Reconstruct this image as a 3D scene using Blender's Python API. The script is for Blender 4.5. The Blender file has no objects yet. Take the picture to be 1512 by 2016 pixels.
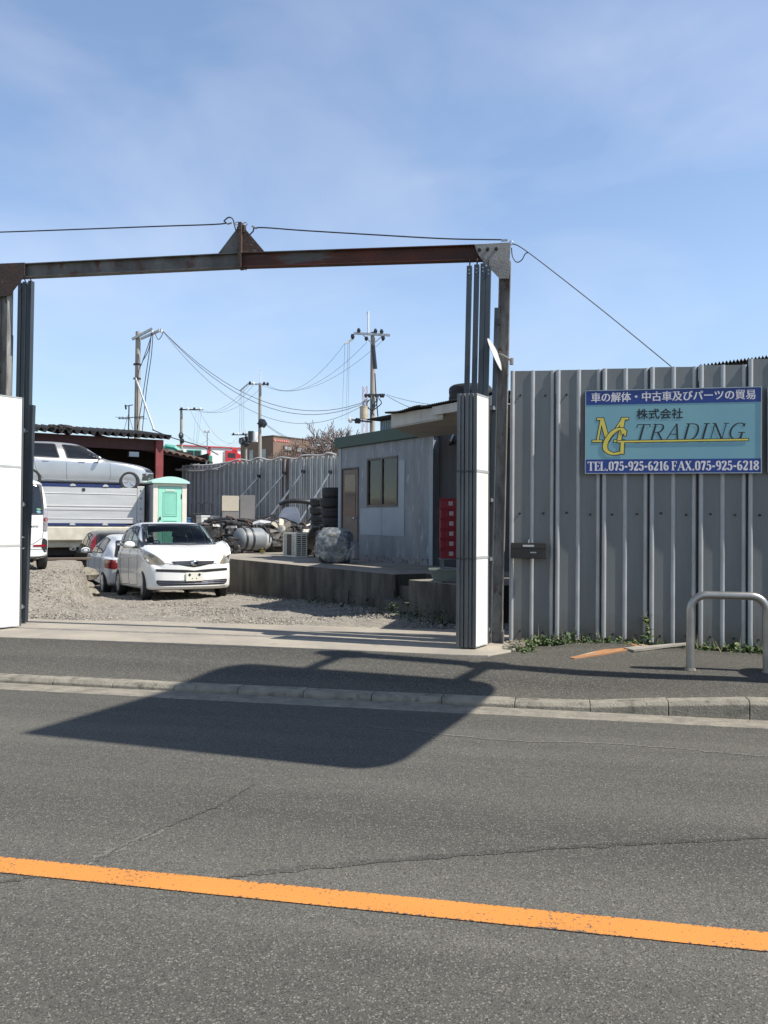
import bpy, bmesh, math, random
from mathutils import Vector, Matrix, geometry
from mathutils.bvhtree import BVHTree
R = math.radians
S = bpy.context.scene
COL = S.collection
rnd = random.Random(7)

# ------------------------------------------------------------------ camera
F, YAW, CAMH, HOR, ROLL = 1631.0, R(11.5), 1.5, 1032.0, R(0.35)
PITCH = math.atan((HOR - 1008) / F)
cd = bpy.data.cameras.new('camera')
cam = bpy.data.objects.new('camera', cd); COL.objects.link(cam)
cd.sensor_fit = 'VERTICAL'; cd.sensor_height = 24.0; cd.lens = F / 2016 * 24.0
cd.clip_start = 0.05; cd.clip_end = 5000
cam.matrix_world = (Matrix.Translation((0, 0, CAMH)) @ Matrix.Rotation(YAW, 4, 'Z') @ Matrix.Rotation(math.pi/2 + PITCH, 4, 'X')
                    @ Matrix.Rotation(ROLL, 4, 'Z'))
S.camera = cam
# ------------------------------------------------------------------ light
SUN_EL, SUN_AZ = R(51), R(-7)          # azimuth measured from +X (along the street)
sv = Vector((math.cos(SUN_EL)*math.cos(SUN_AZ), math.cos(SUN_EL)*math.sin(SUN_AZ), math.sin(SUN_EL)))
sd = bpy.data.lights.new('sun', 'SUN'); sd.energy = 4.2; sd.angle = R(0.5); sd.color = (1.0, 0.955, 0.88)
so = bpy.data.objects.new('sun', sd); COL.objects.link(so)
so.rotation_euler = sv.to_track_quat('Z', 'Y').to_euler(); so.location = (30, -5, 40)
W = bpy.data.worlds.new('World'); S.world = W; W.use_nodes = True
nt = W.node_tree; nt.nodes.clear()
def N(t, typ, **kw):
    n = t.nodes.new(typ)
    for k, v in kw.items(): setattr(n, k, v)
    return n
out = N(nt, 'ShaderNodeOutputWorld'); bg = N(nt, 'ShaderNodeBackground')
sky = N(nt, 'ShaderNodeTexSky'); sky.sky_type = 'NISHITA'; sky.sun_disc = False
sky.sun_elevation = SUN_EL; sky.sun_rotation = R(90) - SUN_AZ; sky.air_density = 1.0; sky.dust_density = 0.0; sky.ozone_density = 1.6
tc = N(nt, 'ShaderNodeTexCoord'); mp = N(nt, 'ShaderNodeMapping'); mp.inputs['Scale'].default_value = (2.2, 1.2, 4.6); mp.inputs['Rotation'].default_value = (0.35, 0.5, 0.3)
nz = N(nt, 'ShaderNodeTexNoise'); nz.inputs['Scale'].default_value = 1.7; nz.inputs['Detail'].default_value = 7; nz.inputs['Roughness'].default_value = 0.5; nz.inputs['Distortion'].default_value = 0.35
rp = N(nt, 'ShaderNodeValToRGB'); rp.color_ramp.elements[0].position = 0.38; rp.color_ramp.elements[1].position = 0.95
rp.color_ramp.elements[1].color = (0.40, 0.40, 0.40, 1)
mx = N(nt, 'ShaderNodeMix', data_type='RGBA'); mx.inputs['B'].default_value = (4.3, 4.35, 4.7, 1)
nt.links.new(tc.outputs['Generated'], mp.inputs['Vector']); nt.links.new(mp.outputs[0], nz.inputs['Vector'])
nt.links.new(nz.outputs['Fac'], rp.inputs[0]); nt.links.new(rp.outputs[0], mx.inputs['Factor'])
# sky tinted by height: the horizon is less bright than the clear-air model gives, and bluer
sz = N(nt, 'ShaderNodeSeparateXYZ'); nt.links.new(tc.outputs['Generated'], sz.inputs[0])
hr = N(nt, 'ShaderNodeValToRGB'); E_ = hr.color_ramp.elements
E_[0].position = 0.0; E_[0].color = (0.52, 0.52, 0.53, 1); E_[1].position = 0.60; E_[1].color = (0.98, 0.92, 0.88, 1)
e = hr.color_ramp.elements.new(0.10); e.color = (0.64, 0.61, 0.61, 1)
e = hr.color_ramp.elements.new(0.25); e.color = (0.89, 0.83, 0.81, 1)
e = hr.color_ramp.elements.new(0.80); e.color = (0.26, 0.25, 0.27, 1)  # overhead sky, out of view, darkened to lower the fill light
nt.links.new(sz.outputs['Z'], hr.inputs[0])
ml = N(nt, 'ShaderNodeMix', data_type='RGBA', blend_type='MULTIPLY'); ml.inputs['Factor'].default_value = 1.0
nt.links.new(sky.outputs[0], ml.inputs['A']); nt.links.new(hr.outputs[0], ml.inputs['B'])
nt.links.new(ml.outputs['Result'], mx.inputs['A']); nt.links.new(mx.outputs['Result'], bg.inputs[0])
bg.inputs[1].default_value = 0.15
nt.links.new(bg.outputs[0], out.inputs[0])
S.view_settings.view_transform = 'Standard'; S.view_settings.look = 'None'; S.view_settings.gamma = 1.0
S.view_settings.exposure = 0.70
S.render.engine = 'CYCLES'
S.cycles.max_bounces = 8; S.cycles.transparent_max_bounces = 12
S.cycles.use_denoising = True

# ------------------------------------------------------------------ pixel -> world (reads a place off the survey grid of the photo at a known depth/plane)
def ray(px, py):
    x, y = px - 756, -(py - 1008)
    xr = x*math.cos(ROLL) - y*math.sin(ROLL); yr = x*math.sin(ROLL) + y*math.cos(ROLL)
    X, Z = xr/F, yr/F
    Y2 = math.cos(PITCH) - Z*math.sin(PITCH); Z2 = math.sin(PITCH) + Z*math.cos(PITCH)
    return Vector((X*math.cos(YAW) - Y2*math.sin(YAW), X*math.sin(YAW) + Y2*math.cos(YAW), Z2))
CAM = Vector((0, 0, CAMH))
def onz(px, py, z):
    r = ray(px, py); return CAM + r*((z - CAMH)/r.z)
def ony(px, py, Y):
    r = ray(px, py); return CAM + r*(Y/r.y)
def atd(px, py, D):
    return CAM + ray(px, py)*D
def onplane(px, py, p0, n):
    r = ray(px, py); return CAM + r*((p0 - CAM).dot(n)/r.dot(n))
LBA = R(39.5)
def lb(l, b, z=0.0):
    return Vector((l*math.cos(LBA) - b*math.sin(LBA), l*math.sin(LBA) + b*math.cos(LBA), z))
def to_lb(x, y):
    return (x*math.cos(LBA) + y*math.sin(LBA), -x*math.sin(LBA) + y*math.cos(LBA))
YA = R(45.1); YO = Vector((-1.826, 12.385, 0))
def yd(r, b, z=0.0):
    return YO + Vector((r*math.cos(YA) - b*math.sin(YA), r*math.sin(YA) + b*math.cos(YA), z))

# ------------------------------------------------------------------ materials
MATS = {}
def M(name, c1, c2=None, scale=3.0, rough=0.6, metal=0.0, bump=0.0, bscale=None, stretch=(1,1,1), lo=0.35, hi=0.65, detail=6,
      c3=None, s3=12.0, lo3=0.6, hi3=0.7, stretch3=None, spec=0.5, coat=0.0, rvar=0.0, mud=None):
    if name in MATS: return MATS[name]
    m = bpy.data.materials.new(name); m.use_nodes = True; t = m.node_tree
    b = t.nodes['Principled BSDF']
    b.inputs['Roughness'].default_value = rough; b.inputs['Metallic'].default_value = metal
    b.inputs['Specular IOR Level'].default_value = spec; b.inputs['Coat Weight'].default_value = coat
    b.inputs['Coat Roughness'].default_value = 0.05
    co = N(t, 'ShaderNodeTexCoord')
    def noise(sc, st, det=detail):
        mpp = N(t, 'ShaderNodeMapping'); mpp.inputs['Scale'].default_value = st
        n = N(t, 'ShaderNodeTexNoise'); n.inputs['Scale'].default_value = sc; n.inputs['Detail'].default_value = det; n.inputs['Roughness'].default_value = 0.6
        t.links.new(co.outputs['Object'], mpp.inputs[0]); t.links.new(mpp.outputs[0], n.inputs['Vector']); return n
    if c2 is None: c2 = tuple(c*0.86 for c in c1)
    n1 = noise(scale, stretch)
    mr = N(t, 'ShaderNodeMapRange'); mr.inputs[1].default_value = lo; mr.inputs[2].default_value = hi
    t.links.new(n1.outputs['Fac'], mr.inputs[0])
    mix = N(t, 'ShaderNodeMix', data_type='RGBA'); mix.inputs['A'].default_value = (*c1, 1); mix.inputs['B'].default_value = (*c2, 1)
    t.links.new(mr.outputs[0], mix.inputs['Factor']); last = mix.outputs['Result']
    if c3:
        n3 = noise(s3, stretch3 or stretch)
        m3 = N(t, 'ShaderNodeMapRange'); m3.inputs[1].default_value = lo3; m3.inputs[2].default_value = hi3
        t.links.new(n3.outputs['Fac'], m3.inputs[0])
        x3 = N(t, 'ShaderNodeMix', data_type='RGBA'); x3.inputs['B'].default_value = (*c3, 1)
        t.links.new(m3.outputs[0], x3.inputs['Factor']); t.links.new(last, x3.inputs['A']); last = x3.outputs['Result']
    if mud:
        sx = N(t, 'ShaderNodeSeparateXYZ'); t.links.new(co.outputs['Object'], sx.inputs[0]); nm = noise(7, (1, 1, .5))
        ma = N(t, 'ShaderNodeMath', operation='MULTIPLY_ADD'); ma.inputs[1].default_value = -.75; t.links.new(nm.outputs['Fac'], ma.inputs[0]); t.links.new(sx.outputs['Z'], ma.inputs[2])
        mm = N(t, 'ShaderNodeMapRange'); mm.inputs[1].default_value = -.30; mm.inputs[2].default_value = .02; mm.inputs[3].default_value = .75; mm.inputs[4].default_value = 0
        t.links.new(ma.outputs[0], mm.inputs[0]); xm = N(t, 'ShaderNodeMix', data_type='RGBA'); xm.inputs['B'].default_value = (*mud, 1)
        t.links.new(mm.outputs[0], xm.inputs['Factor']); t.links.new(last, xm.inputs['A']); last = xm.outputs['Result']
    t.links.new(last, b.inputs['Base Color'])
    if rvar:
        rr = N(t, 'ShaderNodeMapRange'); rr.inputs[3].default_value = max(0, rough - rvar); rr.inputs[4].default_value = min(1, rough + rvar)
        t.links.new(n1.outputs['Fac'], rr.inputs[0]); t.links.new(rr.outputs[0], b.inputs['Roughness'])
    if bump:
        nb = noise(bscale or scale*4, (1,1,1), 4)
        bp = N(t, 'ShaderNodeBump'); bp.inputs['Strength'].default_value = bump; bp.inputs['Distance'].default_value = 0.02
        t.links.new(nb.outputs['Fac'], bp.inputs['Height']); t.links.new(bp.outputs[0], b.inputs['Normal'])
    MATS[name] = m; return m
def glass(name, tint, refl=(0.9, 0.95, 1.0)):
    if name in MATS: return MATS[name]
    m = bpy.data.materials.new(name); m.use_nodes = True; t = m.node_tree; t.nodes.clear()
    o = N(t, 'ShaderNodeOutputMaterial'); tr = N(t, 'ShaderNodeBsdfTransparent'); gl = N(t, 'ShaderNodeBsdfGlossy'); ms = N(t, 'ShaderNodeMixShader')
    fr = N(t, 'ShaderNodeFresnel'); fr.inputs[0].default_value = 1.5
    tr.inputs[0].default_value = (*tint, 1); gl.inputs[0].default_value = (*refl, 1); gl.inputs[1].default_value = 0.03
    t.links.new(fr.outputs[0], ms.inputs[0]); t.links.new(tr.outputs[0], ms.inputs[1]); t.links.new(gl.outputs[0], ms.inputs[2]); t.links.new(ms.outputs[0], o.inputs[0])
    MATS[name] = m; return m
def asphalt(name, c1, c2, fleck, dark, sc=170.0, gap=None):
    """asphalt: voronoi aggregate with pale and dark stones; gap=(colour) turns it into worn paint over the same aggregate"""
    m = bpy.data.materials.new(name); m.use_nodes = True; t = m.node_tree; b = t.nodes['Principled BSDF']
    b.inputs['Roughness'].default_value = 0.85; b.inputs['Specular IOR Level'].default_value = 0.25
    co = N(t, 'ShaderNodeTexCoord')
    big = N(t, 'ShaderNodeTexNoise'); big.inputs['Scale'].default_value = 0.55; big.inputs['Detail'].default_value = 9; big.inputs['Roughness'].default_value = 0.62
    mpb = N(t, 'ShaderNodeMapping'); mpb.inputs['Scale'].default_value = (0.45, 1.5, 1)
    t.links.new(co.outputs['Object'], mpb.inputs[0]); t.links.new(mpb.outputs[0], big.inputs['Vector'])
    mr = N(t, 'ShaderNodeMapRange'); mr.inputs[1].default_value = 0.33; mr.inputs[2].default_value = 0.67
    t.links.new(big.outputs['Fac'], mr.inputs[0])
    mix = N(t, 'ShaderNodeMix', data_type='RGBA'); mix.inputs['A'].default_value = (*c1, 1); mix.inputs['B'].default_value = (*c2, 1)
    t.links.new(mr.outputs[0], mix.inputs['Factor'])
    lane = N(t, 'ShaderNodeTexNoise'); lane.inputs['Scale'].default_value = 1.0; lane.inputs['Detail'].default_value = 5; lane.inputs['Roughness'].default_value = 0.55
    mpl = N(t, 'ShaderNodeMapping'); mpl.inputs['Scale'].default_value = (0.06, 1.25, 1); mpl.inputs['Location'].default_value = (3.1, 0.4, 0)
    t.links.new(co.outputs['Object'], mpl.inputs[0]); t.links.new(mpl.outputs[0], lane.inputs['Vector'])
    lr = N(t, 'ShaderNodeMapRange'); lr.inputs[1].default_value = 0.35; lr.inputs[2].default_value = 0.68; lr.inputs[3].default_value = 0.74; lr.inputs[4].default_value = 1.26
    t.links.new(lane.outputs['Fac'], lr.inputs[0])
    lm = N(t, 'ShaderNodeVectorMath', operation='SCALE'); t.links.new(mix.outputs['Result'], lm.inputs[0]); t.links.new(lr.outputs[0], lm.inputs['Scale'])
    vo = N(t, 'ShaderNodeTexVoronoi'); vo.inputs['Scale'].default_value = sc
    t.links.new(co.outputs['Object'], vo.inputs['Vector'])
    sep = N(t, 'ShaderNodeSeparateColor'); t.links.new(vo.outputs['Color'], sep.inputs[0])
    last = lm.outputs[0]
    for src, lo, hi, c, f in (('Red', 0.80, 1.0, fleck, 1.0), ('Green', 0.55, 1.0, dark, 0.75)):
        r_ = N(t, 'ShaderNodeMapRange'); r_.inputs[1].default_value = lo; r_.inputs[2].default_value = hi; r_.inputs[4].default_value = f
        t.links.new(sep.outputs[src], r_.inputs[0])
        x = N(t, 'ShaderNodeMix', data_type='RGBA'); x.inputs['B'].default_value = (*c, 1)
        t.links.new(r_.outputs[0], x.inputs['Factor']); t.links.new(last, x.inputs['A']); last = x.outputs['Result']
    if gap:
        wn = N(t, 'ShaderNodeTexNoise'); wn.inputs['Scale'].default_value = 55; wn.inputs['Detail'].default_value = 6; wn.inputs['Roughness'].default_value = 0.75
        t.links.new(co.outputs['Object'], wn.inputs['Vector'])
        # wear: fine noise, worse where the slow noise is high and towards the stripe's edges (object y, +-0.075)
        sx = N(t, 'ShaderNodeSeparateXYZ'); t.links.new(co.outputs['Object'], sx.inputs[0])
        ab = N(t, 'ShaderNodeMath', operation='ABSOLUTE'); t.links.new(sx.outputs['Y'], ab.inputs[0])
        ed = N(t, 'ShaderNodeMapRange'); ed.inputs[1].default_value = 0.062; ed.inputs[2].default_value = 0.085; ed.inputs[4].default_value = 0.22
        t.links.new(ab.outputs[0], ed.inputs[0])
        ad = N(t, 'ShaderNodeMath', operation='ADD'); t.links.new(wn.outputs['Fac'], ad.inputs[0]); t.links.new(ed.outputs[0], ad.inputs[1])
        w2 = N(t, 'ShaderNodeTexNoise'); w2.inputs['Scale'].default_value = 2.2; t.links.new(co.outputs['Object'], w2.inputs['Vector'])
        a2 = N(t, 'ShaderNodeMath', operation='MULTIPLY_ADD'); a2.inputs[1].default_value = 0.25; t.links.new(w2.outputs['Fac'], a2.inputs[0]); t.links.new(ad.outputs[0], a2.inputs[2])
        th = N(t, 'ShaderNodeMapRange'); th.inputs[1].default_value = 0.705; th.inputs[2].default_value = 0.76
        t.links.new(a2.outputs[0], th.inputs[0])
        pc = N(t, 'ShaderNodeMix', data_type='RGBA'); pc.inputs['A'].default_value = (*gap, 1); pc.inputs['B'].default_value = tuple([c*0.8 for c in gap] + [1])
        t.links.new(w2.outputs['Fac'], pc.inputs['Factor'])
        x = N(t, 'ShaderNodeMix', data_type='RGBA'); t.links.new(th.outputs[0], x.inputs['Factor']); t.links.new(pc.outputs['Result'], x.inputs['A']); t.links.new(last, x.inputs['B'])
        last = x.outputs['Result']
    t.links.new(last, b.inputs['Base Color'])
    bp = N(t, 'ShaderNodeBump'); bp.inputs['Strength'].default_value = 0.5 if not gap else 0.25; bp.inputs['Distance'].default_value = 0.004
    t.links.new(vo.outputs['Distance'], bp.inputs['Height']); t.links.new(bp.outputs[0], b.inputs['Normal'])
    MATS[name] = m; return m

m_road = asphalt('asphalt', (0.112, 0.107, 0.090), (0.084, 0.080, 0.068), (0.22, 0.208, 0.178), (0.028, 0.028, 0.028))
m_walk = asphalt('pavement_asphalt', (0.097, 0.091, 0.075), (0.068, 0.064, 0.055), (0.20, 0.186, 0.155), (0.03, 0.03, 0.03), sc=120)
m_line = asphalt('orange_paint', (0.085, 0.083, 0.08), (0.06, 0.06, 0.058), (0.22, 0.2, 0.17), (0.03, 0.03, 0.03), gap=(0.64, 0.255, 0.058))
m_conc = M('pale_concrete', (0.36, 0.32, 0.255), (0.27, 0.24, 0.20), scale=1.6, rough=0.9, bump=0.25, bscale=40, c3=(0.17, 0.15, 0.13), s3=5, lo3=0.6, hi3=0.78)
m_gutter = M('gutter_concrete', (0.28, 0.25, 0.195), (0.17, 0.153, 0.125), scale=6, rough=0.92, bump=0.4, bscale=60, c3=(0.13, 0.12, 0.11), s3=22, lo3=0.56, hi3=0.7)
m_kerb = M('kerb_concrete', (0.30, 0.27, 0.212), (0.20, 0.183, 0.145), scale=7, rough=0.9, bump=0.6, bscale=60, c3=(0.10, 0.092, 0.072), s3=9, lo3=0.52, hi3=0.72)
m_gravel = M('gravel_ground', (0.27, 0.245, 0.205), (0.165, 0.148, 0.122), scale=9, rough=0.95, bump=1.0, bscale=34, c3=(0.42, 0.38, 0.32), s3=34, lo3=0.56, hi3=0.66)
m_dock = M('stained_shaded_concrete', (0.115, 0.107, 0.09), (0.04, 0.037, 0.031), scale=1.7, rough=0.92, bump=0.5, bscale=24, stretch=(1.3, 1.3, 0.55), c3=(0.022, 0.021, 0.018), s3=2.2, lo3=0.50, hi3=0.70, stretch3=(2.0, 2.0, 0.22))  # real stains; the shade on the dock front is also put into the colour
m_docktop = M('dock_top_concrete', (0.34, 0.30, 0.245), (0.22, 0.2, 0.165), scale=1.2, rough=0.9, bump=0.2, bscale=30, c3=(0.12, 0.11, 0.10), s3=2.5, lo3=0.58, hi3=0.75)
m_fence = M('grey_fence_paint', (0.170, 0.178, 0.177), (0.138, 0.145, 0.144), scale=1.4, rough=0.42, metal=0.25, stretch=(3, 3, 0.4), bump=0.05, bscale=25, c3=(0.12, 0.12, 0.115), s3=7, lo3=0.56, hi3=0.78, stretch3=(5, 5, 0.35), mud=(0.105, 0.092, 0.072))
m_rib = M('sunlit_rib_paint', (0.45, 0.455, 0.455), (0.33, 0.335, 0.335), scale=5, rough=0.4, metal=0.25, stretch=(1, 1, 0.5))  # lighter than the sheets: sunlight on the ribs put into the colour
m_galv = M('galvanised_steel', (0.42, 0.44, 0.45), (0.30, 0.32, 0.33), scale=6, rough=0.42, metal=0.75, stretch=(1, 1, 0.4))
m_alu = M('aluminium_stile', (0.155, 0.165, 0.17), (0.115, 0.122, 0.128), scale=8, rough=0.45, metal=0.6, stretch=(1, 1, 0.25))
m_stile = M('dark_grey_stile', (0.075, 0.09, 0.10), (0.055, 0.066, 0.076), scale=6, rough=0.45, metal=0.4, stretch=(1, 1, 0.25))
m_panel = M('white_gate_panel', (0.78, 0.77, 0.73), (0.70, 0.68, 0.62), scale=2.0, rough=0.6, stretch=(2, 2, 0.5), c3=(0.52, 0.48, 0.40), s3=6, lo3=0.62, hi3=0.85, stretch3=(3, 3, 0.25))
m_crossrail = M('grey_cross_rail', (0.42, 0.43, 0.43), (0.34, 0.35, 0.35), scale=6, rough=0.5)
m_rust = M('rusty_grey_steel', (0.135, 0.125, 0.115), (0.30, 0.29, 0.265), scale=5, rough=0.75, metal=0.1, bump=0.3, bscale=40, stretch=(2, 2, 0.6), c3=(0.12, 0.045, 0.026), s3=5, lo3=0.58, hi3=0.66, stretch3=(2, 2, 0.9))
m_rust2 = M('red_rusted_steel', (0.115, 0.035, 0.022), (0.05, 0.024, 0.018), scale=3, rough=0.8, bump=0.3, bscale=50, stretch=(0.6, 1, 1.5), c3=(0.10, 0.095, 0.088), s3=2.2, lo3=0.58, hi3=0.66, stretch3=(0.4, 1, 2))
m_greyrust = M('weathered_grey_steel', (0.165, 0.162, 0.152), (0.085, 0.08, 0.073), scale=4, rough=0.7, metal=0.1, bump=0.2, bscale=40, stretch=(1, 1, 0.7), c3=(0.10, 0.045, 0.03), s3=7, lo3=0.56, hi3=0.66)
m_gusset = M('pale_grey_plate', (0.30, 0.295, 0.28), (0.21, 0.205, 0.195), scale=4, rough=0.7, metal=0.1, bump=0.2, bscale=40, c3=(0.13, 0.09, 0.07), s3=6, lo3=0.62, hi3=0.75)
m_darkrust = M('dark_rusted_plate', (0.045, 0.034, 0.03), (0.08, 0.045, 0.034), scale=6, rough=0.8, bump=0.3, bscale=40, c3=(0.2, 0.19, 0.175), s3=14, lo3=0.62, hi3=0.68)
m_black = M('black_rubber', (0.018, 0.018, 0.019), (0.03, 0.03, 0.03), scale=12, rough=0.75, bump=0.1)
m_blackpl = M('black_plastic', (0.02, 0.02, 0.022), (0.03, 0.03, 0.032), scale=8, rough=0.45)
m_dark = M('dark_void_boards', (0.02, 0.019, 0.018), (0.035, 0.03, 0.027), scale=2, rough=0.9)
m_wire = M('cable_sheath', (0.03, 0.035, 0.045), rough=0.6)
m_wfar = M('bare_wire', (0.12, 0.14, 0.16), rough=0.6)
m_white = M('white_car_paint', (0.80, 0.80, 0.78), (0.77, 0.77, 0.75), scale=1.5, rough=0.28, coat=0.6)
m_silver = M('silver_car_paint', (0.54, 0.54, 0.535), (0.49, 0.49, 0.485), scale=1.5, rough=0.32, metal=0.7, coat=0.5)
m_olive = M('dark_olive_car_paint', (0.045, 0.042, 0.032), (0.055, 0.05, 0.038), scale=1.5, rough=0.3, metal=0.3, coat=0.6)
m_dglass = M('dark_car_glass', (0.012, 0.014, 0.018), (0.016, 0.018, 0.022), rough=0.06, spec=0.6)
m_chrome = M('chrome', (0.7, 0.7, 0.72), rough=0.15, metal=1.0)
m_lens = M('headlight_lens', (0.33, 0.285, 0.19), (0.22, 0.20, 0.16), scale=9, rough=0.16, metal=0.25, coat=0.5)
m_red = M('red_lamp_lens', (0.30, 0.012, 0.02), (0.17, 0.006, 0.012), scale=14, rough=0.15, coat=0.6)
m_seat = M('grey_seat_cloth', (0.05, 0.05, 0.055), (0.07, 0.07, 0.075), scale=20, rough=0.9)
m_rim = M('alloy_rim', (0.52, 0.53, 0.55), (0.4, 0.41, 0.43), scale=9, rough=0.35, metal=0.6)
m_cabin = M('cabin_lining', (0.03, 0.03, 0.033), rough=0.9)
m_shade = glass('tinted_car_glass', (0.42, 0.48, 0.46))
m_clear = glass('window_glass', (0.75, 0.78, 0.78))

# ------------------------------------------------------------------ objects
def link(o, parent=None):
    COL.objects.link(o)
    if parent is not None: o.parent = parent
    return o
def tag(o, label=None, cat=None, group=None, kind=None):
    if label: o['label'] = label
    if cat: o['category'] = cat
    if group: o['group'] = group
    if kind: o['kind'] = kind
    return o
def T(name, label, cat, loc=(0, 0, 0), rz=0.0, group=None, rx=0.0, ry=0.0):
    o = bpy.data.objects.new(name, None); o.empty_display_size = 0.2
    link(o); o.location = loc; o.rotation_euler = (rx, ry, rz)
    return tag(o, label, cat, group)
def copy_tree(o, parent=None):
    c = o.copy(); COL.objects.link(c); c.parent = parent
    for ch in list(o.children): copy_tree(ch, c)
    return c
class B:
    """collects shapes, then links them as ONE mesh object"""
    def __init__(s): s.v, s.f, s.m = [], [], []
    def add(s, vs, fs, mi=0):
        k = len(s.v); s.v += [tuple(v) for v in vs]; s.f += [tuple(i + k for i in f) for f in fs]; s.m += [mi]*len(fs); return s
    def box(s, x0, x1, y0, y1, z0, z1, mi=0, mat=None):
        vs = [Vector(p) for p in ((x0,y0,z0),(x1,y0,z0),(x1,y1,z0),(x0,y1,z0),(x0,y0,z1),(x1,y0,z1),(x1,y1,z1),(x0,y1,z1))]
        if mat is not None: vs = [mat @ v for v in vs]
        return s.add(vs, [(0,3,2,1),(4,5,6,7),(0,1,5,4),(1,2,6,5),(2,3,7,6),(3,0,4,7)], mi)
    def cbox(s, c, size, rz=0.0, rx=0.0, ry=0.0, mi=0):
        m = Matrix.Translation(c) @ Matrix.Rotation(rz, 4, 'Z') @ Matrix.Rotation(ry, 4, 'Y') @ Matrix.Rotation(rx, 4, 'X')
        a, b, c2 = (d/2 for d in size); return s.box(-a, a, -b, b, -c2, c2, mi, m)
    def bar(s, p0, p1, w, h=None, mi=0, up=Vector((0, 0, 1))):
        p0, p1 = Vector(p0), Vector(p1); h = h or w; d = (p1 - p0); L = d.length; d.normalize()
        if abs(d.dot(up)) > 0.98: up = Vector((0, 1, 0))
        x = d.cross(up).normalized(); z = x.cross(d)
        vs = []
        for p in (p0, p1):
            for a, b in ((-1,-1),(1,-1),(1,1),(-1,1)): vs.append(p + x*(a*w/2) + z*(b*h/2))
        return s.add(vs, [(0,1,2,3),(7,6,5,4),(0,4,5,1),(1,5,6,2),(2,6,7,3),(3,7,4,0)], mi)
    def prism(s, poly, a, b, fn, mi=0):
        """poly in 2D, extruded from a to b; fn(u, v, t) -> point"""
        n = len(poly); vs = [fn(u, v, a) for u, v in poly] + [fn(u, v, b) for u, v in poly]
        return s.add(vs, [tuple(range(n-1, -1, -1)), tuple(range(n, 2*n))] + [(i, (i+1) % n, n+(i+1) % n, n+i) for i in range(n)], mi)
    def tube(s, pts, r, n=8, mi=0, cap=True):
        pts = [Vector(p) for p in pts]; k = len(pts); rs = r if isinstance(r, (list, tuple)) else [r]*k
        rings = []; up = Vector((0, 0, 1)); x = None
        for i, p in enumerate(pts):
            d = (pts[min(i+1, k-1)] - pts[max(i-1, 0)])
            if d.length < 1e-9: d = Vector((0, 0, 1))
            d.normalize()
            if x is None: x = d.cross(up) if abs(d.dot(up)) < 0.95 else d.cross(Vector((1, 0, 0)))
            else: x = x - d*x.dot(d)
            x.normalize(); y = d.cross(x)
            rings.append([p + (x*math.cos(2*math.pi*j/n) + y*math.sin(2*math.pi*j/n))*rs[i] for j in range(n)])
        vs = [v for rg in rings for v in rg]; fs = []
        for i in range(k-1):
            for j in range(n): fs.append((i*n+j, i*n+(j+1) % n, (i+1)*n+(j+1) % n, (i+1)*n+j))
        if cap: fs += [tuple(range(n-1, -1, -1)), tuple((k-1)*n + j for j in range(n))]
        return s.add(vs, fs, mi)
    def cyl(s, p0, p1, r0, r1=None, n=16, mi=0): return s.tube([p0, p1], [r0, r1 if r1 is not None else r0], n, mi)
    def lathe(s, prof, fn, n=24, mi=0, close=False):
        """prof: (radius, t); fn(x, y, t) -> point"""
        k = len(prof); vs = [fn(r*math.cos(2*math.pi*j/n), r*math.sin(2*math.pi*j/n), t) for r, t in prof for j in range(n)]
        fs = [(i*n+j, i*n+(j+1) % n, ((i+1) % k)*n+(j+1) % n, ((i+1) % k)*n+j) for i in range(k if close else k-1) for j in range(n)]
        if not close: fs += [tuple(range(n-1, -1, -1)), tuple((k-1)*n+j for j in range(n))]
        return s.add(vs, fs, mi)
    def blob(s, c, rad, n=10, mi=0, jit=0.0):
        c = Vector(c); rx, ry, rz = rad if isinstance(rad, (tuple, list)) else (rad,)*3
        vs, fs, k = [], [], n//2
        for i in range(1, k):
            a = math.pi*i/k
            for j in range(n):
                t = 2*math.pi*j/n; q = 1 + rnd.uniform(-jit, jit)
                vs.append(c + Vector((rx*math.sin(a)*math.cos(t)*q, ry*math.sin(a)*math.sin(t)*q, rz*math.cos(a)*q)))
        vs += [c + Vector((0, 0, rz)), c - Vector((0, 0, rz))]; a, b = len(vs)-2, len(vs)-1
        for i in range(k-2):
            for j in range(n): fs.append((i*n+j, (i+1)*n+j, (i+1)*n+(j+1) % n, i*n+(j+1) % n))
        for j in range(n): fs += [(a, j, (j+1) % n), (b, (k-2)*n+(j+1) % n, (k-2)*n+j)]
        return s.add(vs, fs, mi)
    def obj(s, name, mat, parent=None, smooth=None, bevel=0.0, fix=True):
        me = bpy.data.meshes.new(name); me.from_pydata(s.v, [], s.f)
        for mm in (mat if isinstance(mat, (list, tuple)) else [mat]): me.materials.append(mm)
        for p, mi in zip(me.polygons, s.m): p.material_index = mi
        if fix:
            bm = bmesh.new(); bm.from_mesh(me); bmesh.ops.recalc_face_normals(bm, faces=bm.faces); bm.to_mesh(me); bm.free()
        me.update()
        o = link(bpy.data.objects.new(name, me), parent)
        if smooth is not None:
            me.polygons.foreach_set('use_smooth', [True]*len(me.polygons)); me.set_sharp_from_angle(angle=R(smooth))
        if bevel:
            md = o.modifiers.new('bevel', 'BEVEL'); md.width = bevel; md.segments = 2; md.limit_method = 'ANGLE'; md.angle_limit = R(40)
        return o
def curve(pts, n=6):
    """Catmull-Rom through pts"""
    P = [Vector(p) for p in pts]; o = []
    for i in range(len(P)-1):
        a, b, c, d = P[max(i-1, 0)], P[i], P[i+1], P[min(i+2, len(P)-1)]
        for k in range(n):
            t = k/n; o.append(0.5*((2*b) + (c-a)*t + (2*a-5*b+4*c-d)*t*t + (3*b-a-3*c+d)*t**3))
    o.append(P[-1]); return o
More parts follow.
